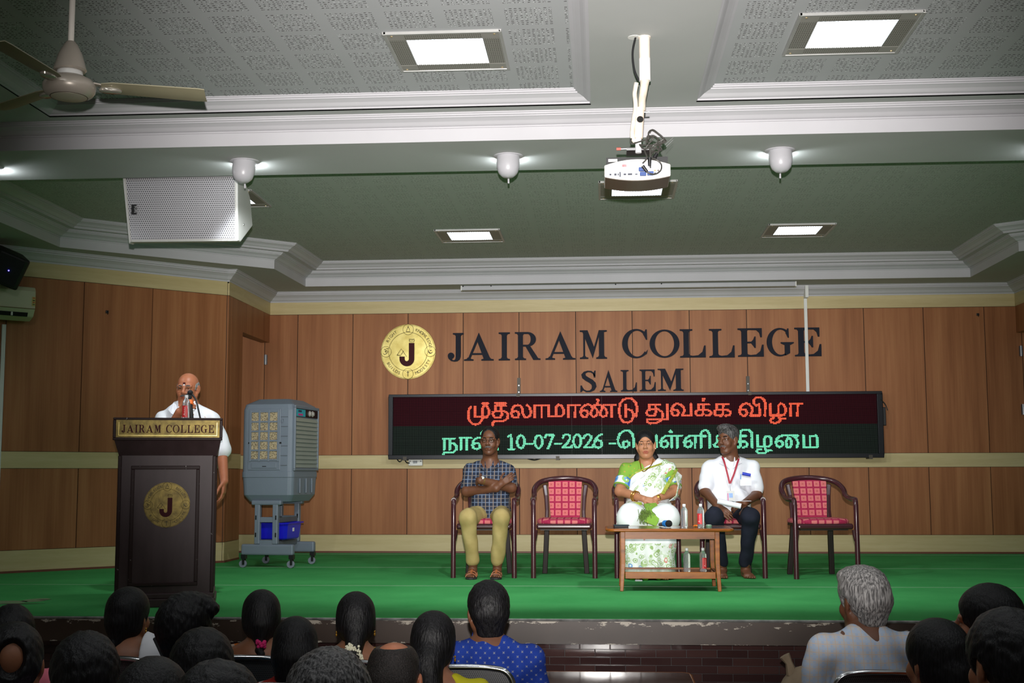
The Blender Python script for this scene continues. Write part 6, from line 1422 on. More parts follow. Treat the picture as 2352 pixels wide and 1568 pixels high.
# third row, only crowns in view
def ex_clip(root, H, R, hs, zs):
    mb = MB(); g = np.random.default_rng(4)
    for i in range(34): mb.ell(H+np.array((-.035+g.normal()*.028, -.105+abs(g.normal())*.006, -.005+g.normal()*.011)), .0048*g.uniform(.6, 1.2), 6, 4)
    mb.build('hair_clip', plain('glitter stones', srgb(226, 196, 190), .08, .6, var=.3, scale=200), root)
sitter('dark-haired woman with a sparkling hair clip at the bottom edge', 352, 1507, 2.75, .158, SK_M, cloth_cache('violet top', (80, 50, 96)), hair=H_BLK, hairfn=lambda G: (sleek(G, .014), G.ell((0, -.09, -.04), (.06, .05, .07), .03)), fem=True, sh=.17, extra=ex_clip, noise=.002)
sitter('dark head at the bottom edge below the floral blouse', 500, 1522, 2.2, .150, SK_D, cloth_cache('navy shirt', (34, 40, 66)), hair=H_BLK, hairfn=lambda G: crop(G, .018), noise=.006, sh=.2)
sitter('man with greying black hair at the bottom edge', 757, 1496, 2.85, .186, SK_D, cloth_cache('olive shirt', (84, 84, 62)), hair=H_SALT, hairfn=lambda G: crop(G, .020, -.09), noise=.009, sh=.2)
# ================================================================== THE FOUR ON THE STAGE
V3 = lambda *a: np.array(a, float)
class Fig:
    """a stage figure: joints are given where the photograph shows them, at a depth into the hall"""
    def __init__(s, label, x, y, z=0):
        s.o = V3(x, y, z); s.root = person(label, (x, y, z))
    def p(s, px, py, depth): return np.array(at(px, py, 'y', depth))-s.o
def sdf(lo, hi, h): return SDF(lo, hi, h)
def fold(a=.004, f=34, sx=12, seed=0):
    return lambda x, y, z: a*np.sin(z*f+x*sx+seed+2.5*np.sin(x*19+y*13+seed))*np.cos(x*9+z*11)+a*.6*np.sin(x*47+z*21+seed*2)
def foot(S, heel, fwd, s=1.0, toes=True):
    f = V3(*fwd); f /= np.linalg.norm(f); r = np.cross(f, V3(0, 0, 1)); R = np.stack([r, f, V3(0, 0, 1)], 1); S.frame(heel, R, s)
    S.cap((0, .0, .03), (0, .0, .10), .030, .032, .02); S.ell((0, -.01, .026), (.030, .036, .027), .02)
    S.cap((0, .02, .05), (.004, .13, .022), .036, .026, .02, sq=((0, 0, 1), .75)); S.cap((-.022, .12, .018), (.026, .13, .018), .020, .020, .02)
    if toes:
        for i, x in enumerate((-.034, -.014, .004, .020, .034)):
            k = i if True else 4-i; S.cap((x*.9, .14-.006*abs(i-1), .016), (x, .188-.012*abs(i-1.0)-.002*i, .012), .0125-.001*i, .0105-.001*i, .004)
    S.frame()
def shirt_front_details(): pass
# ---------- 1. man in a checked shirt, arms folded
f = Fig('man in a dark checked shirt and khaki trousers with folded arms', -.99, 10.945)
H = f.p(1125, 1014, 11.06); R = rotm(PI+.05, -.04, .03); hs = 1.03
R = rotm(PI-.10, .03, 0)
shL, shR = f.p(1081, 1079, 11.12), f.p(1169, 1081, 11.12); eL, eR = f.p(1072, 1129, 10.98), f.p(1174, 1120, 10.97)
wL, wR = f.p(1140, 1121, 10.84), f.p(1103, 1103, 10.80)                                     # wrists of the arm on the viewer's left / right
hip = V3(.03, .10, .50); kL, kR = f.p(1074, 1188, 10.58), f.p(1151, 1188, 10.58); aL, aR = f.p(1086, 1294, 10.68), f.p(1143, 1294, 10.68)
hL, hR = f.p(1086, 1318, 10.70), f.p(1142, 1318, 10.70); hL[2] = hR[2] = .012
S = SDF((-.36, -.55, -.01), (.36, .33, H[2]+.17), .0048)
head(S, H, R, hs, fat=.96)
nb = (shL+shR)/2+V3(0, 0, .03); S.cap(H+V3(0, .03, -.10), nb+V3(0, .0, .02), .055, .062, .04)
S.cap(nb+V3(0, 0, -.04), hip+V3(0, 0, .06), .10, .12, .05, sq=((1, 0, 0), 1.25))
for sh_, e, w in ((shL, eL, wL), (shR, eR, wR)):
    S.cap(nb+V3(0, 0, -.01), sh_, .05, .048, .05); S.cap(sh_, e, .047, .044, .03); S.cap(e, w, .046, .031, .02)
hand(S, wR, f.p(1085, 1107, 10.95)-wR, (-.6, -1, .25), 1, (.25, .3, .2), s=.95)
w2 = f.p(1150, 1112, 10.86); hand(S, w2, f.p(1177, 1093, 10.885)-w2, (.35, -1, .35), -1, (.12, .2, .2), s=.9)
S.cap(wL, w2, .030, .027, .02)
for s_, k_, a_, h_ in ((-1, kL, aL, hL), (1, kR, aR, hR)):
    S.cap(hip+V3(s_*.09, 0, 0), k_, .085, .06, .04); S.cap(k_, a_, .055, .036, .03); S.cap(a_, h_+V3(0, 0, .06), .034, .032, .02); foot(S, h_, (s_*.06, -1, 0), 1.0)
S.build('body', SK_D, f.root, 1, tone_face(H, R, hs, (.86, .70, .70), (.82, .82, .84)))
M_PLAID = checks('blue grey plaid', srgb(56, 62, 76), [(0, .25, srgb(38, 44, 60), .2), (2, .25, srgb(40, 48, 66), .2), (0, 0, srgb(112, 126, 150), .05), (2, 0, srgb(108, 122, 146), .05), (0, .5, srgb(134, 120, 110), .05), (2, .5, srgb(124, 114, 108), .04)], .066)
T = SDF((-.36, -.32, hip[2]-.08), (.36, .36, nb[2]+.16), .0065)
T.cap(nb+V3(0, 0, -.05), hip+V3(0, -.01, .06), .112, .138, .05, sq=((1, 0, 0), 1.28)); T.ell(hip+V3(0, -.06, .14), (.165, .115, .13), .05)
T.cap(hip+V3(-.02, -.05, .06), hip+V3(.03, -.09, .01), .12, .10, .03, sq=((1, 0, 0), 1.2))
for sh_, e in ((shL, eL), (shR, eR)): T.cap(nb+V3(0, .01, .02), sh_, .058, .057, .04); T.cap(sh_, sh_*.28+e*.72, .057, .064, .03)
T.ell(nb+V3(0, -.02, .075), (.058, .07, .065), .01, 'sub'); T.cap(nb+V3(0, -.11, .06), nb+V3(0, -.14, -.055), .040, .010, .01, 'sub')
T.ripple(fold(.0045, 36, 10, 1)); T.build('shirt', M_PLAID, f.root, 1)
for s_ in (-1, 1):
    MB().add([nb+V3(s_*.034, -.080, .050), nb+V3(s_*.074, -.040, .050), nb+V3(s_*.094, -.085, .002), nb+V3(s_*.050, -.128, -.022), nb+V3(s_*.014, -.128, -.055)], [(0, 1, 2, 3, 4)]).build('collar', M_PLAID, f.root, fix=False).modifiers.new('t', 'SOLIDIFY').thickness = .006
P = SDF((-.30, -.52, .08), (.30, .26, .70), .007); M_KHAKI = cloth('khaki cotton', srgb(160, 140, 88), srgb(176, 156, 104))
for s_, k_, a_ in ((-1, kL, aL), (1, kR, aR)):
    P.cap(hip+V3(s_*.085, 0, .01), k_+V3(0, .0, .0), .098, .070, .05); P.cap(k_, a_+V3(0, 0, .03), .068, .056, .03)
P.ripple(fold(.004, 26, 20, 2)); P.build('trousers', M_KHAKI, f.root, 1)
G = SDF(H-.2, H+.2, .0042); G.frame(H, R, hs); G.ell((0, -.020, .046), (.080, .098, .088), .01); G.ell((0, .095, .010), (.060, .075, .098), .014, 'sub'); G.ell((0, .055, -.105), (.16, .11, .095), .015, 'sub')
for q in (-1, 1): G.ell((q*.088, .004, -.02), (.022, .022, .04), .006, 'sub')
G.frame(); G.ripple(lambda x, y, z: .0016*np.sin(x*180+z*120)*np.sin(y*150+z*90)); G.build('hair', H_BLK, f.root, 1)
M_SPEC = plain('dark spectacle frame', srgb(30, 26, 24), .3)
eyes(H, R, hs, f.root, .001, specs=M_SPEC)
WH = lambda q, H=H, R=R, hs=hs: V3(*H)+V3(*q)@np.array(R).T*hs
M_MOU = plain('grey moustache', srgb(92, 88, 88), .8, var=.4, scale=90)
MB().tube(smooth_path([WH((-.030, .080, -.057)), WH((-.015, .0915, -.050)), WH((0, .0955, -.048)), WH((.015, .0915, -.050)), WH((.030, .080, -.057))], 4), [.003]*3+[.0065]*11+[.003]*3, 7).build('moustache', M_MOU, f.root, True)
MB().ell(WH((0, .088, .034)), .004, 8, 6).build('forehead_mark', M_GOLD, f.root, True)
w0 = wR*.9+eR*.1; ax_ = (eR-wR)/np.linalg.norm(eR-wR); Q = Vector(ax_).to_track_quat('Z', 'Y').to_matrix().to_4x4()
MB().lathe([(.0305, -.010), (.0325, -.008), (.0325, .008), (.0305, .010)], 20, M=Matrix.Translation(wR+ax_*.030) @ Q).build('watch_strap', plain('watch strap gold', srgb(128, 108, 50), .4, .5), f.root, True)
MB().lathe([(.017, 0), (.018, .004), (.015, .007)], 18, M=Matrix.Translation(wR+ax_*.03+V3(-.006, -.020, .026)) @ Matrix.Rotation(math.radians(38), 4, 'X')).build('watch_face', M_PVC, f.root, True)
MB().tube([nb+V3(.085, -.128, -.115), nb+V3(.085, -.136, -.155)], .0045, 8).build('pen', plain('pen blue', srgb(110, 160, 220), .3), f.root, True)
M_SAND = plain('tan sandal leather', srgb(164, 92, 48), .5); M_SOLE = plain('sandal sole', srgb(40, 40, 42), .7)
for h_, sx in ((hL, -1), (hR, 1)):
    o = f.root; c = V3(h_[0], h_[1], 0)
    sole = [(x, -.045+y) for x, y in arc(0, .0, .036, 180, 360, 8)]+[(x, y) for x, y in arc(.0, -.0, .048, 0, 180, 10, .06)]
    sl = [(c[0]+x*1.0+sx*.004*0, c[1]-(y-.0) if False else c[1]-y) for x, y in [(-.034, -.04), (-.036, .03), (-.044, .10), (-.047, .14), (-.036, .185), (-.010, .205), (.020, .20), (.042, .17), (.048, .13), (.040, .06), (.034, -.04), (.018, -.058), (-.018, -.058)]]
    MB().prism(sl, 0, .016, 'z').build('sandal_sole', M_SOLE, o, bevel=.005)
    for y0, zz, w_ in ((.095, .062, .044), (.145, .046, .046), (.0, .085, .040)):
        MB().ribbon(smooth_path([(c[0]-w_, c[1]-y0, .018), (c[0]-w_*.72, c[1]-y0+.004, zz*.85), (c[0], c[1]-y0+.006, zz+.004), (c[0]+w_*.72, c[1]-y0+.004, zz*.85), (c[0]+w_, c[1]-y0, .018)], 4), .030, .005, (0, 1, 0)).build('sandal_strap', M_SAND, o, True)
    MB().ribbon([(c[0], c[1]-.0, .088), (c[0], c[1]-.07, .072), (c[0], c[1]-.15, .050)], .016, .005, (1, 0, 0)).build('sandal_strap', M_SAND, o)

# ---------- 2. woman in a white and green sari
f = Fig('woman in a white and green printed sari with clasped hands', .39, 10.965)
H = f.p(1483, 1022, 11.04); R = rotm(PI-.08, .04, .05); hs = 1.0
shL, shR = f.p(1439, 1080, 11.08), f.p(1538, 1081, 11.08); eL, eR = f.p(1424, 1128, 10.98), f.p(1550, 1129, 10.98)
wL, wR = f.p(1478, 1145, 10.78), f.p(1507, 1145, 10.80); hip = V3(.02, .08, .50); nb = (shL+shR)/2+V3(0, .01, .035)
kL, kR = f.p(1448, 1186, 10.58), f.p(1530, 1186, 10.58)
S = SDF((-.36, -.55, -.01), (.36, .33, H[2]+.17), .0048)
head(S, H, R, hs, fem=True, fat=1.03); S.ell(tuple(V3(*H)+V3(0, .02, -.075)@R.T*hs), (.05, .045, .04), .03)
S.cap(H+V3(0, .03, -.10), nb+V3(0, .0, .02), .050, .062, .04)
S.cap(nb+V3(0, 0, -.04), hip+V3(0, 0, .06), .10, .13, .05, sq=((1, 0, 0), 1.25))
for sh_, e, w in ((shL, eL, wL), (shR, eR, wR)):
    S.cap(nb+V3(0, 0, -.01), sh_, .052, .056, .05); S.cap(sh_, e, .055, .046, .03); S.cap(e, w, .045, .027, .02)
hand(S, wL, f.p(1508, 1152, 10.76)-wL, (.1, -1, .5), 1, (.25, .35, .3), s=.88); hand(S, wR, f.p(1476, 1160, 10.80)-wR, (-.1, -1, .4), -1, (.4, .5, .4), s=.88)
for s_, k_ in ((-1, kL), (1, kR)):
    S.cap(hip+V3(s_*.09, 0, 0), k_, .085, .06, .04); S.cap(k_, (k_[0]*.8, k_[1]+.08, .09), .055, .036, .03); foot(S, (k_[0]*.8, k_[1]+.09, .0), (0, -1, 0), .92)
S.build('body', SK_L, f.root, 1, tone_face(H, R, hs, (.74, .44, .50)))
def sari(name, base, greens, sc, thr, vine=True):
    k = N(name, .7, 0, .2); co = k.coord(); wv = k.n('TexNoise'); wv.inputs['Scale'].default_value = 9; k.l(co, wv.inputs['Vector'])
    ad = k.n('VectorMath', operation='MULTIPLY_ADD'); ad.inputs[1].default_value = (.05, .05, .05); k.l(wv.outputs['Color'], ad.inputs[0]); k.l(co, ad.inputs[2])
    v = k.n('TexVoronoi'); v.inputs['Scale'].default_value = sc; k.l(ad.outputs[0], v.inputs['Vector']); sep = k.n('SeparateColor'); k.l(v.outputs['Color'], sep.inputs[0])
    d = v.outputs['Distance']; soft = lambda a, b: k.ramp(d, [(a, (1, 1, 1, 1)), (b, (0, 0, 0, 1))])
    c = k.ramp(sep.outputs[0], greens, 'CONSTANT'); m_ = base
    if vine: m_ = k.mix(k.ramp(k.noise(co, 26, 3, .6), [(.52, (0, 0, 0, 1)), (.60, (.55, .55, .55, 1))]), base, srgb(166, 192, 136))
    m_ = k.mix(soft(thr*.92, thr), m_, c); m_ = k.mix(soft(thr*.62, thr*.70), m_, base); m_ = k.mix(soft(thr*.38, thr*.46), m_, c); k.col(m_); return k.m
GR = [(0, srgb(150, 178, 116)), (.5, srgb(172, 196, 142)), (.88, srgb(204, 132, 118)), (.96, srgb(120, 160, 206))]
M_PRINT = sari('sari green print', srgb(226, 232, 226), GR, 24, .52); M_SARI = sari('sari white', srgb(236, 240, 240), [(0, srgb(236, 240, 240)), (.72, srgb(160, 196, 226)), (.86, srgb(226, 170, 160))], 13, .22, False)
M_BLOUSE = pattern('green blouse', srgb(126, 166, 62), [srgb(150, 160, 60), srgb(90, 140, 80), srgb(190, 150, 80)], 34, .26)
M_SLEEVE = pattern('sleeve border print', srgb(220, 232, 226), [srgb(70, 120, 196), srgb(150, 190, 110), srgb(110, 160, 214)], 20, .62)
M_BORD = N('green gold border', .5, 0, .4); k = M_BORD; k.col(k.ramp(k.noise(k.coord((30, 30, 30)), 1.2, 3), [(.42, srgb(124, 156, 46)), (.5, srgb(176, 168, 70)), (.62, srgb(140, 170, 60))])); M_BORD = k.m
B = SDF((-.36, -.25, hip[2]+.05), (.36, .36, nb[2]+.14), .0065)
B.cap(nb+V3(0, 0, -.05), hip+V3(0, 0, .20), .115, .125, .05, sq=((1, 0, 0), 1.25)); B.ell(nb+V3(-.07, -.07, -.17), (.08, .07, .075), .04); B.ell(nb+V3(.07, -.07, -.17), (.08, .07, .075), .04)
for sh_, e in ((shL, eL), (shR, eR)): B.cap(nb+V3(0, 0, .01), sh_, .056, .060, .04); B.cap(sh_, sh_*.42+e*.58, .060, .066, .03)
B.ell(nb+V3(.01, -.06, .10), (.082, .12, .105), .008, 'sub'); B.cap(nb+V3(0, -.13, .06), nb+V3(.0, -.16, -.07), .075, .055, .01, 'sub'); B.ripple(fold(.003, 40, 20, 3)); B.build('blouse', M_BLOUSE, f.root, 1)
for sh_, e, nm in ((shL, eL, 'sleeve_border'), (shR, eR, 'sleeve_border')):
    B = SDF(np.minimum(sh_, e)-.12, np.maximum(sh_, e)+.12, .006); B.cap(sh_*.55+e*.45, sh_*.16+e*.84, .072, .068, 0); B.cap(sh_*.9+e*.1, e, .050, .046, 0, 'sub'); d_ = (e-sh_)/np.linalg.norm(e-sh_); B.cut(sh_*.22+e*.78, d_); B.cut(sh_*.58+e*.42, -d_); B.build(nm, M_SLEEVE, f.root, 1)
    MB().tube([Vector(sh_*.225+e*.775)+Vector(Q_) for Q_ in [(Vector(d_).orthogonal().normalized()*.066*math.cos(t*PI/12)+Vector(d_).cross(Vector(d_).orthogonal().normalized())*.066*math.sin(t*PI/12)) for t in range(24)]], .007, 6, closed=True).build('sleeve_hem', M_BLOUSE, f.root, True)
# drape across the chest to the viewer's right shoulder
D = SDF((-.36, -.33, hip[2]-.02), (.40, .36, nb[2]+.16), .0065)
D.cap(nb+V3(0, 0, -.06), hip+V3(0, -.01, .10), .126, .150, .05, sq=((1, 0, 0), 1.27)); D.ell(nb+V3(-.07, -.075, -.18), (.09, .08, .085), .04); D.ell(nb+V3(.07, -.075, -.18), (.09, .08, .085), .04)
D.cap(nb+V3(.06, 0, .012), shR+V3(-.01, 0, .0), .066, .068, .05); D.cap(hip+V3(0, -.04, .12), hip+V3(.0, -.10, .06), .14, .12, .04, sq=((1, 0, 0), 1.25))
D.cut(nb+V3(-.045, -.12, -.10), (-.62, -.1, 1.0) if False else (-.52, .0, .86)) if False else None
n_ = V3(-.50, -.10, .80); D.cut(f.p(1479, 1078, 10.9), n_); D.ripple(lambda x, y, z: .004*np.sin((x*.8-z*.6)*70+2*np.sin(z*9))+.003*np.sin((x*.8-z*.6)*140)); D.build('sari_drape', M_SARI, f.root, 1)
D = SDF((-.36, -.36, hip[2]-.04), (.42, .36, nb[2]+.16), .0065)       # the printed pallu, laid over the drape
D.cap(nb+V3(0, 0, -.06), hip+V3(0, -.01, .10), .131, .155, .05, sq=((1, 0, 0), 1.27)); D.ell(nb+V3(-.07, -.078, -.18), (.092, .082, .087), .04); D.ell(nb+V3(.07, -.078, -.18), (.092, .082, .087), .04)
D.cap(nb+V3(.08, 0, .014), shR+V3(.0, 0, .004), .071, .073, .05); D.cut(f.p(1500, 1081, 10.9), V3(-.60, 0, .62)); D.cut(f.p(1548, 1090, 10.9), V3(.80, -.1, -.42) if False else V3(.88, 0, -.38))
D.ripple(lambda x, y, z: .003*np.sin((x*.8-z*.6)*90+2*np.sin(z*9))); D.build('sari_pallu', M_PRINT, f.root, 1)
bd = smooth_path([f.p(1554, 1078, 10.965), f.p(1550, 1085, 10.93), f.p(1541, 1100, 10.885), f.p(1531, 1118, 10.855), f.p(1522, 1134, 10.82)], 5)
MB().ribbon(bd, .034, .006, (.85, 0, .5)).build('pallu_border', M_BORD, f.root, True)
bd = smooth_path([f.p(1446, 1098, 10.90), f.p(1458, 1087, 10.875), f.p(1475, 1079, 10.885), f.p(1500, 1071, 10.93), f.p(1520, 1064, 10.98)], 5)
MB().ribbon(bd, .014, .005, (.3, 0, .9)).build('neck_border', M_BORD, f.root, True)
MB().add([f.p(1550, 1078, 10.97), f.p(1565, 1092, 11.0), f.p(1564, 1120, 11.02), f.p(1556, 1146, 10.95), f.p(1536, 1150, 10.85), f.p(1552, 1138, 10.90), f.p(1557, 1115, 10.94), f.p(1552, 1096, 10.93)], [(0, 1, 7), (1, 2, 6, 7), (2, 3, 5, 6), (3, 4, 5)]).build('pallu_fall', M_PRINT, f.root, fix=False).modifiers.new('t', 'SOLIDIFY').thickness = .006
K = SDF((-.36, -.62, -.01), (.38, .32, .72), .008)                     # skirt of the sari
for s_, k_ in ((-1, kL), (1, kR)): K.cap(hip+V3(s_*.09, 0, .02), k_+V3(s_*.006, 0, .0), .125, .098, .06); K.cap(k_+V3(0, .01, 0), (k_[0]*.92, k_[1]+.06, .07), .096, .088, .06)
K.cap((kL[0], kL[1]+.03, kL[2]-.02), (kR[0], kR[1]+.03, kR[2]-.02), .075, .075, .05); K.cap((-.10, kL[1]+.07, .10), (.12, kL[1]+.07, .10), .10, .10, .06); K.cap((0, kL[1]+.07, .45), (0, kL[1]+.05, .10), .10, .14, .05, sq=((1, 0, 0), 1.3))
K.ell((0, kL[1]-.02, .05), (.17, .10, .06), .04); K.cut((0, 0, .012), (0, 0, -1)); K.ripple(lambda x, y, z: .014*np.sin(x*58+1.5*np.sin(z*6))*np.clip(1.15-z*2.2, 0, 1)+.004*np.sin(z*30+x*12)); 
o = K.build('sari_skirt', M_PRINT, f.root, 1)
o.data.materials.append(M_SARI); o.data.materials.append(M_BORD); zc = np.array([p_.center[2] for p_ in o.data.polygons]); xc_ = np.array([p_.center[0] for p_ in o.data.polygons])
o.data.polygons.foreach_set('material_index', np.where(zc < .062, 2, np.where((zc > .30), 1, 0)).astype(np.int32))
lap = [f.p(1493, 1158, 10.68), f.p(1500, 1175, 10.56), f.p(1497, 1192, 10.50), f.p(1493, 1203, 10.485)]
MB().ribbon(smooth_path(lap, 5), [.10, .12, .115, .10], .022, (1, 0, 0)).build('sari_pleat', M_BLOUSE, f.root, True)
tz = [f.p(1482, 1176, 10.52), f.p(1480, 1190, 10.485), f.p(1482, 1202, 10.475)]
mb = MB(); g = np.random.default_rng(8)
for i in range(120): a = V3(*tz[0])+g.normal(size=3)*(.024, .010, .016); b = a+V3(g.normal()*.02, -.012+g.normal()*.008, -.05-.04*g.random()); mb.tube([a, (a+b)/2+V3(0, -.008, .006), b], .0028, 4)
tag(mb.build('tassel', plain('tassel green', srgb(84, 108, 36), .8, var=.3, scale=60), f.root), kind='stuff')
MB().ribbon(smooth_path([f.p(1413, 1205, 10.86), f.p(1420, 1180, 10.84), f.p(1434, 1163, 10.80), f.p(1452, 1157, 10.74), f.p(1474, 1156, 10.69)], 5), .024, .006, (0, -.4, 1)).build('waist_border', M_BORD, f.root, True)
G = SDF((H[0]-.2, H[1]-.16, H[2]-.30), (H[0]+.2, H[1]+.2, H[2]+.18), .0045); G.frame(H, R, hs)
G.ell((0, -.018, .045), (.086, .100, .092), .01); G.ell((0, -.045, -.03), (.084, .060, .085), .03); G.ell((.0, .105, -.020), (.066, .075, .090), .012, 'sub'); G.ell((0, .075, -.10), (.10, .10, .10), .012, 'sub')
G.chain([(.045, -.055, -.04), (.075, -.05, -.11), (.088, -.045, -.165)], [.034, .032, .018], .02); G.chain([(-.04, -.055, -.04), (-.070, -.06, -.11), (-.082, -.06, -.165)], [.03, .028, .02], .02); G.cut(H+V3(0, 0, .3), (0, 0, 1)); G.frame(); G.build('hair', H_BLK, f.root, 1)
eyes(H, R, hs, f.root, 0, brow_w=.0028)
WH = lambda q, H=H, R=R, hs=hs: V3(*H)+V3(*q)@np.array(R).T*hs
MB().ell(WH((0, .0925, .027)), .0028, 8, 6).build('forehead_mark', M_MAROON, f.root, True)
MB().ell(WH((-.084, .0, -.034)), .0055, 10, 8).build('earring', plain('pearl', srgb(226, 214, 196), .2), f.root, True)
MB().tube(smooth_path([f.p(1469, 1055, 10.99), f.p(1471, 1066, 10.95), f.p(1474, 1079, 10.89), f.p(1480, 1082, 10.875), f.p(1490, 1074, 10.90), f.p(1498, 1064, 10.95), f.p(1500, 1054, 10.99)], 6), .0045, 6).build('necklace', M_GOLD, f.root, True)
for i, t in enumerate((.62, .70)):
    c = eL*(1-t)+wL*t; d_ = Vector(wL-eL).normalized(); Q = d_.to_track_quat('Z', 'Y').to_matrix().to_4x4()
    MB().tube([Matrix.Translation(c) @ Q @ Vector((.043*math.cos(a*PI/12), .043*math.sin(a*PI/12), 0)) for a in range(24)], .0055, 6, closed=True).build('bangle', M_GOLD, f.root, True)
c = eR*.10+wR*.90; d_ = Vector(wR-eR).normalized(); Q = d_.to_track_quat('Z', 'Y').to_matrix().to_4x4()
MB().lathe([(.0285, -.007), (.030, 0), (.0285, .007)], 18, M=Matrix.Translation(c) @ Q).lathe([(.014, 0), (.0145, .005), (.011, .007)], 16, M=Matrix.Translation(c+V3(0, -.026, .014)) @ Matrix.Rotation(math.radians(58), 4, 'X')).build('watch', M_GOLD, f.root, True)
MB().cbox(f.p(1467, 1333, 10.44), (.06, .05, .012)).build('shoe_tip', plain('shoe silver', srgb(170, 172, 176), .4), f.root, bevel=.004).location.z = 0

# ---------- 3. man in a white shirt with a lanyard
f = Fig('man in a white shirt and red lanyard holding rolled papers', 1.105, 10.99)
H = f.p(1672, 1012, 11.06); R = rotm(PI-.66, .05, .06); hs = 1.03
shL, shR = f.p(1629, 1076, 11.08), f.p(1727, 1074, 11.12); eL, eR = f.p(1620, 1128, 10.98), f.p(1738, 1136, 11.0)
wL, wR = f.p(1650, 1163, 10.70), f.p(1710, 1155, 10.76); hip = V3(.0, .08, .50); nb = (shL+shR)/2+V3(-.01, 0, .042)
kL, kR = f.p(1640, 1186, 10.60), f.p(1725, 1187, 10.60); aL, aR = f.p(1659, 1296, 10.82), f.p(1712, 1296, 10.82)
hL, hR = f.p(1659, 1316, 10.86), f.p(1712, 1316, 10.86); hL[2] = hR[2] = .0
S = SDF((-.36, -.55, -.01), (.36, .33, H[2]+.17), .0048)
head(S, H, R, hs, fat=.98); S.cap(V3(*H)+V3(0, -.03, -.08)@R.T, nb+V3(0, .0, .02), .055, .062, .04)
S.cap(nb+V3(0, 0, -.04), hip+V3(0, 0, .06), .10, .13, .05, sq=((1, 0, 0), 1.25))
for sh_, e, w in ((shL, eL, wL), (shR, eR, wR)): S.cap(nb+V3(0, 0, -.01), sh_, .052, .055, .05); S.cap(sh_, e, .052, .043, .03); S.cap(e, w, .043, .029, .02)
hand(S, wL, f.p(1672, 1180, 10.62)-wL, (-.3, -1, .5), 1, (.25, .35, .25), s=1.0); hand(S, wR, f.p(1690, 1160, 10.70)-wR, (.3, -.8, .8), -1, (.5, .6, .5), s=.95)
for s_, k_, a_, h_ in ((-1, kL, aL, hL), (1, kR, aR, hR)): S.cap(hip+V3(s_*.09, 0, 0), k_, .085, .06, .04); S.cap(k_, a_, .055, .036, .03); S.cap(a_, h_+V3(0, 0, .05), .034, .034, .02); foot(S, h_, (s_*.10, -1, 0), 1.08)
S.build('body', SK_D, f.root, 1, tone_face(H, R, hs, (.84, .62, .62), (.88, .88, .9)))
M_WSHIRT = cloth('white shirt', srgb(226, 228, 236), srgb(234, 236, 242)); M_NAVY = cloth('navy trousers', srgb(24, 27, 38), srgb(32, 35, 48))
def white_shirt(f, nb, hip, shL, shR, eL, eR, frac, seed, low=.04):
    T = SDF((-.38, -.36, hip[2]-.06), (.38, .36, nb[2]+.16), .0065)
    T.cap(nb+V3(0, 0, -.05), hip+V3(0, -.01, .08), .118, .145, .05, sq=((1, 0, 0), 1.28)); T.ell(hip+V3(0, -.06, .14), (.17, .12, .13), .05)
    for sh_, e in ((shL, eL), (shR, eR)): T.cap(nb+V3(0, .01, .015), sh_, .060, .060, .04); T.cap(sh_, sh_*(1-frac)+e*frac, .060, .074, .03)
    T.ell(nb+V3(0, -.02, .078), (.060, .07, .066), .01, 'sub'); T.cap(nb+V3(0, -.11, .06), nb+V3(0, -.14, -.035), .040, .010, .01, 'sub')
    for sh_, e in ((shL, eL), (shR, eR)): T.cut(sh_*(1-frac)+e*frac+(e-sh_)*.06, (e-sh_)) if False else None
    T.ripple(fold(.0045, 30, 12, seed)); o = T.build('shirt', M_WSHIRT, f.root, 1)
    for s_ in (-1, 1):
        MB().add([nb+V3(s_*.034, -.080, .050), nb+V3(s_*.076, -.040, .050), nb+V3(s_*.098, -.088, .002), nb+V3(s_*.052, -.134, -.020), nb+V3(s_*.014, -.132, -.050)], [(0, 1, 2, 3, 4)]).build('collar', M_WSHIRT, f.root, fix=False).modifiers.new('t', 'SOLIDIFY').thickness = .006
    return o
white_shirt(f, nb, hip, shL, shR, eL, eR, .74, 5)
P = SDF((-.32, -.52, .06), (.32, .26, .66), .007)
for s_, k_, a_ in ((-1, kL, aL), (1, kR, aR)): P.cap(hip+V3(s_*.085, 0, .01), k_, .100, .074, .05); P.cap(k_, a_+V3(0, 0, .02), .070, .052, .03)
P.ripple(fold(.004, 26, 20, 6)); P.build('trousers', M_NAVY, f.root, 1)
G = SDF(H-.21, H+.21, .0042); G.frame(H, R, hs); G.ell((0, -.018, .050), (.082, .102, .092), .01); G.ell((0, .05, .105), (.062, .06, .034), .03); G.ell((0, .118, -.006), (.074, .068, .078), .012, 'sub'); G.ell((0, .055, -.10), (.16, .11, .085), .015, 'sub')
for q in (-1, 1): G.ell((q*.088, .004, -.016), (.022, .024, .042), .006, 'sub')
G.frame(); G.ripple(lambda x, y, z: .003*np.sin(x*120+z*60)*np.sin(y*130+z*70)); G.build('hair', H_SALT, f.root, 1)
eyes(H, R, hs, f.root, .003)
WH = lambda q, H=H, R=R, hs=hs: V3(*H)+V3(*q)@np.array(R).T*hs
MB().ell(WH((0, .0885, .034)), .0042, 8, 6).build('forehead_mark', M_GOLD, f.root, True)
MB().tube(smooth_path([WH((-.024, .084, -.058)), WH((-.012, .0925, -.0515)), WH((0, .096, -.050)), WH((.012, .0925, -.0515)), WH((.024, .084, -.058))], 4), .0045, 6).build('moustache', M_MOU, f.root, True)
M_LAN = plain('red lanyard', srgb(162, 38, 58), .6, var=.15, scale=120)
for pts in ([f.p(1659, 1049, 11.0), f.p(1664, 1062, 10.935), f.p(1670, 1085, 10.90), f.p(1676, 1110, 10.882)], [f.p(1697, 1053, 11.01), f.p(1693, 1065, 10.94), f.p(1686, 1088, 10.90), f.p(1677, 1110, 10.882)]):
    MB().ribbon(smooth_path(pts, 5), .016, .003, (1, -.2, 0)).build('lanyard', M_LAN, f.root, True)
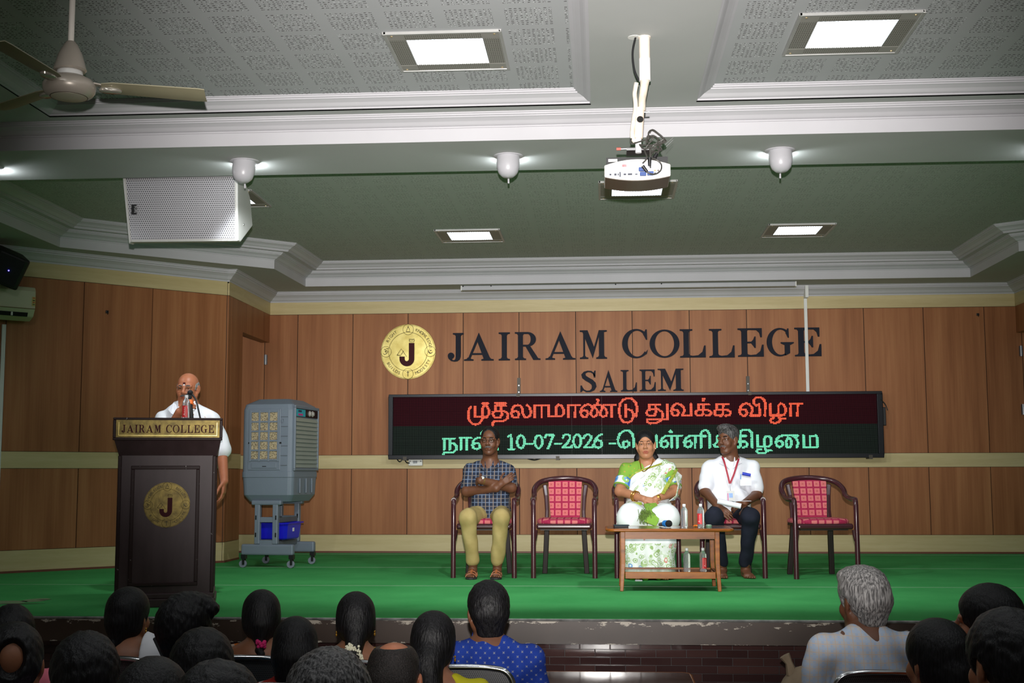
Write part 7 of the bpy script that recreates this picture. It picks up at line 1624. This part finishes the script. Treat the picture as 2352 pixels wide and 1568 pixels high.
a = f.p(1678, 1127, 10.855); MB().tube([f.p(1676, 1110, 10.88), a], .0025, 6).build('badge_clip', M_STEEL, f.root)
bdg = MB().box((-.032, -.003, -.085), (.032, .003, 0)).build('id_badge', M_PVC, f.root); bdg.location = a; bdg.rotation_euler = (math.radians(-10), 0, math.radians(8))
MB().box((-.016, -.0045, -.058), (.016, -.003, -.020)).build('badge_photo', plain('badge blue', srgb(150, 180, 226), .5), bdg); MB().box((-.030, -.0045, -.084), (-.022, -.003, -.02)).build('badge_strip', plain('badge pink', srgb(206, 120, 170), .5), bdg)
pk = f.p(1713, 1092, 10.90)
MB().box((-.048, -.004, -.085), (.048, .004, 0)).build('shirt_pocket', M_WSHIRT, f.root).location = pk+V3(0, .012, 0)
MB().tube([pk+V3(-.030, -.008, .018), pk+V3(.040, -.010, .004)], [.014, .013], 10).build('spectacle_case', plain('case blue', srgb(34, 56, 190), .35), f.root, True)
MB().tube([pk+V3(-.042, -.006, .014), pk+V3(-.046, -.008, -.03)], .004, 6).build('pen', plain('pen blue', srgb(110, 160, 220), .3), f.root, True)
MB().lathe([(.030, -.007), (.032, 0), (.030, .007)], 18, M=Matrix.Translation(eR*.12+wR*.88) @ Vector(wR-eR).to_track_quat('Z', 'Y').to_matrix().to_4x4()).build('wrist_band', M_BLACK, f.root, True)
a, b = at(1648, 1150, 'y', 10.62), at(1702, 1162, 'y', 10.60)
pp = thing('rolled_paper', 'rolled white papers in the lap of the man with the lanyard', 'paper', (a+b)/2)
pts = []; d_ = (b-a).normalized(); u_ = d_.orthogonal().normalized(); v_ = d_.cross(u_)
mb = MB(); L = (b-a).length/2; vs = []; nt = 34
for e in (-1, 1):
    for i in range(nt+1): r = .017+.0035*(i/nt)*2; t = i/nt*2*PI*1.7; vs.append(d_*L*e+u_*r*math.cos(t)+v_*r*math.sin(t))
mb.add(vs, [(i, i+1, nt+2+i, nt+1+i) for i in range(nt)]).build('roll', plain('paper white', srgb(232, 234, 240), .7, var=.02), pp, True, fix=False)
a2 = b+Vector((.05, .01, .012)); MB().box((-.075, -.05, -.001), (.075, .05, .001)).build('loose_sheet', plain('paper white', srgb(232, 234, 240), .7, var=.02), pp).location = Vector((.105, .03, .02))

# ---------- 4. the speaker behind the lectern
sx, sy = at(432, 893, 'y', 9.06).x, 9.06
f = Fig('bald man in a white shirt and spectacles speaking at the lectern', sx, sy)
H = f.p(431, 893, 9.06); R = rotm(PI+.02, -.08, -.03); hs = .97
shL, shR = f.p(378, 964, 9.08), f.p(486, 966, 9.08); nb = (shL+shR)/2+V3(-.015, 0, .075)
eL, eR = f.p(380, 1010, 8.94), f.p(509, 1035, 9.08); wL, wR = f.p(412, 946, 8.86), f.p(515, 1105, 9.0); hip = V3(.03, .02, .84)
S = SDF((-.42, -.36, -.01), (.42, .30, H[2]+.17), .005)
head(S, H, R, hs, fat=1.05); S.ell(tuple(V3(*H)+V3(0, .03, -.085)@R.T*hs), (.05, .05, .035), .03); S.cap(H+V3(0, .03, -.10), nb+V3(0, .0, .02), .058, .066, .04)
S.cap(nb+V3(0, 0, -.05), hip, .11, .13, .05, sq=((1, 0, 0), 1.3))
for sh_, e, w in ((shL, eL, wL), (shR, eR, wR)): S.cap(nb+V3(0, 0, -.01), sh_, .055, .056, .05); S.cap(sh_, e, .053, .043, .03); S.cap(e, w, .042, .030, .02)
hand(S, wL, f.p(432, 928, 8.80)-wL, (-.55, -1, .1), 1, (.55, .9, .7), s=1.0); hand(S, wR, V3(0, -.05, -1), (1, 0, 0), 1, (.3, .4, .3), s=1.0)
for s_ in (-1, 1): S.cap(hip+V3(s_*.08, 0, -.04), (hip[0]+s_*.09, .0, .46), .085, .06, .04); S.cap((hip[0]+s_*.09, .0, .46), (hip[0]+s_*.09, .02, .09), .056, .038, .03); foot(S, (hip[0]+s_*.09, .03, 0), (s_*.1, -1, 0), 1.05)
S.build('body', SK_S, f.root, 1, tone_face(H, R, hs, (.74, .55, .55)))
T = SDF((-.44, -.34, .70), (.44, .34, nb[2]+.16), .007)
T.cap(nb+V3(0, 0, -.06), hip+V3(0, -.01, -.04), .125, .150, .05, sq=((1, 0, 0), 1.32)); T.ell(hip+V3(0, -.06, .16), (.18, .14, .16), .05)
for sh_, e, fr_ in ((shL, eL, .62), (shR, eR, .95)): T.cap(nb+V3(0, 0, .0), sh_, .062, .062, .04); T.cap(sh_, sh_*(1-fr_)+e*fr_, .062, .074, .03)
T.ell(nb+V3(0, -.02, .085), (.062, .075, .066), .01, 'sub'); T.cap(nb+V3(.0, -.12, .07), nb+V3(.01, -.16, -.06), .042, .012, .01, 'sub'); T.ripple(fold(.005, 26, 16, 9)); T.build('shirt', M_WSHIRT, f.root, 1)
for s_ in (-1, 1):
    MB().add([nb+V3(s_*.036, -.080, .066), nb+V3(s_*.080, -.040, .060), nb+V3(s_*.102, -.100, .000), nb+V3(s_*.064, -.148, -.030), nb+V3(s_*.016, -.145, -.055)], [(0, 1, 2, 3, 4)]).build('collar', M_WSHIRT, f.root, fix=False).modifiers.new('t', 'SOLIDIFY').thickness = .006
P = SDF((-.3, -.2, .04), (.36, .24, hip[2]+.06), .009)
for s_ in (-1, 1): P.cap(hip+V3(s_*.075, 0, -.03), (hip[0]+s_*.09, .0, .46), .105, .080, .05); P.cap((hip[0]+s_*.09, .0, .46), (hip[0]+s_*.09, .02, .10), .078, .070, .03)
P.build('trousers', cloth_cache('white veshti', (220, 220, 222)), f.root, 1)
G = SDF(H-.2, H+.2, .0042); G.frame(H, R, hs); G.ell((0, -.020, .020), (.0845, .098, .075), .008); G.ell((0, .0, .105), (.072, .14, .075), .012, 'sub'); G.ell((0, .112, .0), (.20, .082, .2), .012, 'sub'); G.ell((0, .05, -.10), (.2, .12, .085), .012, 'sub')
for q in (-1, 1): G.ell((q*.090, .004, -.016), (.022, .022, .034), .006, 'sub')
G.frame(); G.build('hair', H_GRY, f.root, 1)
eyes(H, R, hs, f.root, .0, specs=plain('brown spectacle frame', srgb(120, 84, 50), .3), brow=M_MOU)
WH = lambda q, H=H, R=R, hs=hs: V3(*H)+V3(*q)@np.array(R).T*hs
MB().tube(smooth_path([WH((-.032, .080, -.058)), WH((-.015, .0925, -.050)), WH((0, .0965, -.048)), WH((.015, .0925, -.050)), WH((.032, .080, -.058))], 4), [.003]*3+[.0068]*11+[.003]*3, 7).build('moustache', M_MOU, f.root, True)
MB().ribbon([WH((0, .0905, .037)), WH((0, .087, .050))], .018, .003, (1, 0, 0)).build('forehead_mark', M_MAROON, f.root); MB().ribbon([WH((0, .0925, .027)), WH((0, .0905, .037))], .011, .003, (1, 0, 0)).build('forehead_mark', M_PVC, f.root)
a, b, c = at(441, 966, 'y', 8.78), at(437, 928, 'y', 8.80), at(433, 913, 'y', 8.83)
hm = thing('handheld_microphone', 'black handheld microphone with an orange band held to the speaker\'s mouth', 'microphone', b)
MB().tube([a-b, Vector((0, 0, -.005))], [.013, .016], 14).build('barrel', M_BLACK, hm, True); MB().tube([Vector((0, 0, -.006)), (c-b)*.45], [.021, .024], 16).build('orange_band', plain('orange foam band', srgb(236, 110, 40), .6), hm, True)
MB().ell(c-b+Vector((0, .0, .006)), (.024, .024, .028), 16, 10).build('grille', plain('mic grille', srgb(24, 24, 28), .7), hm, True)
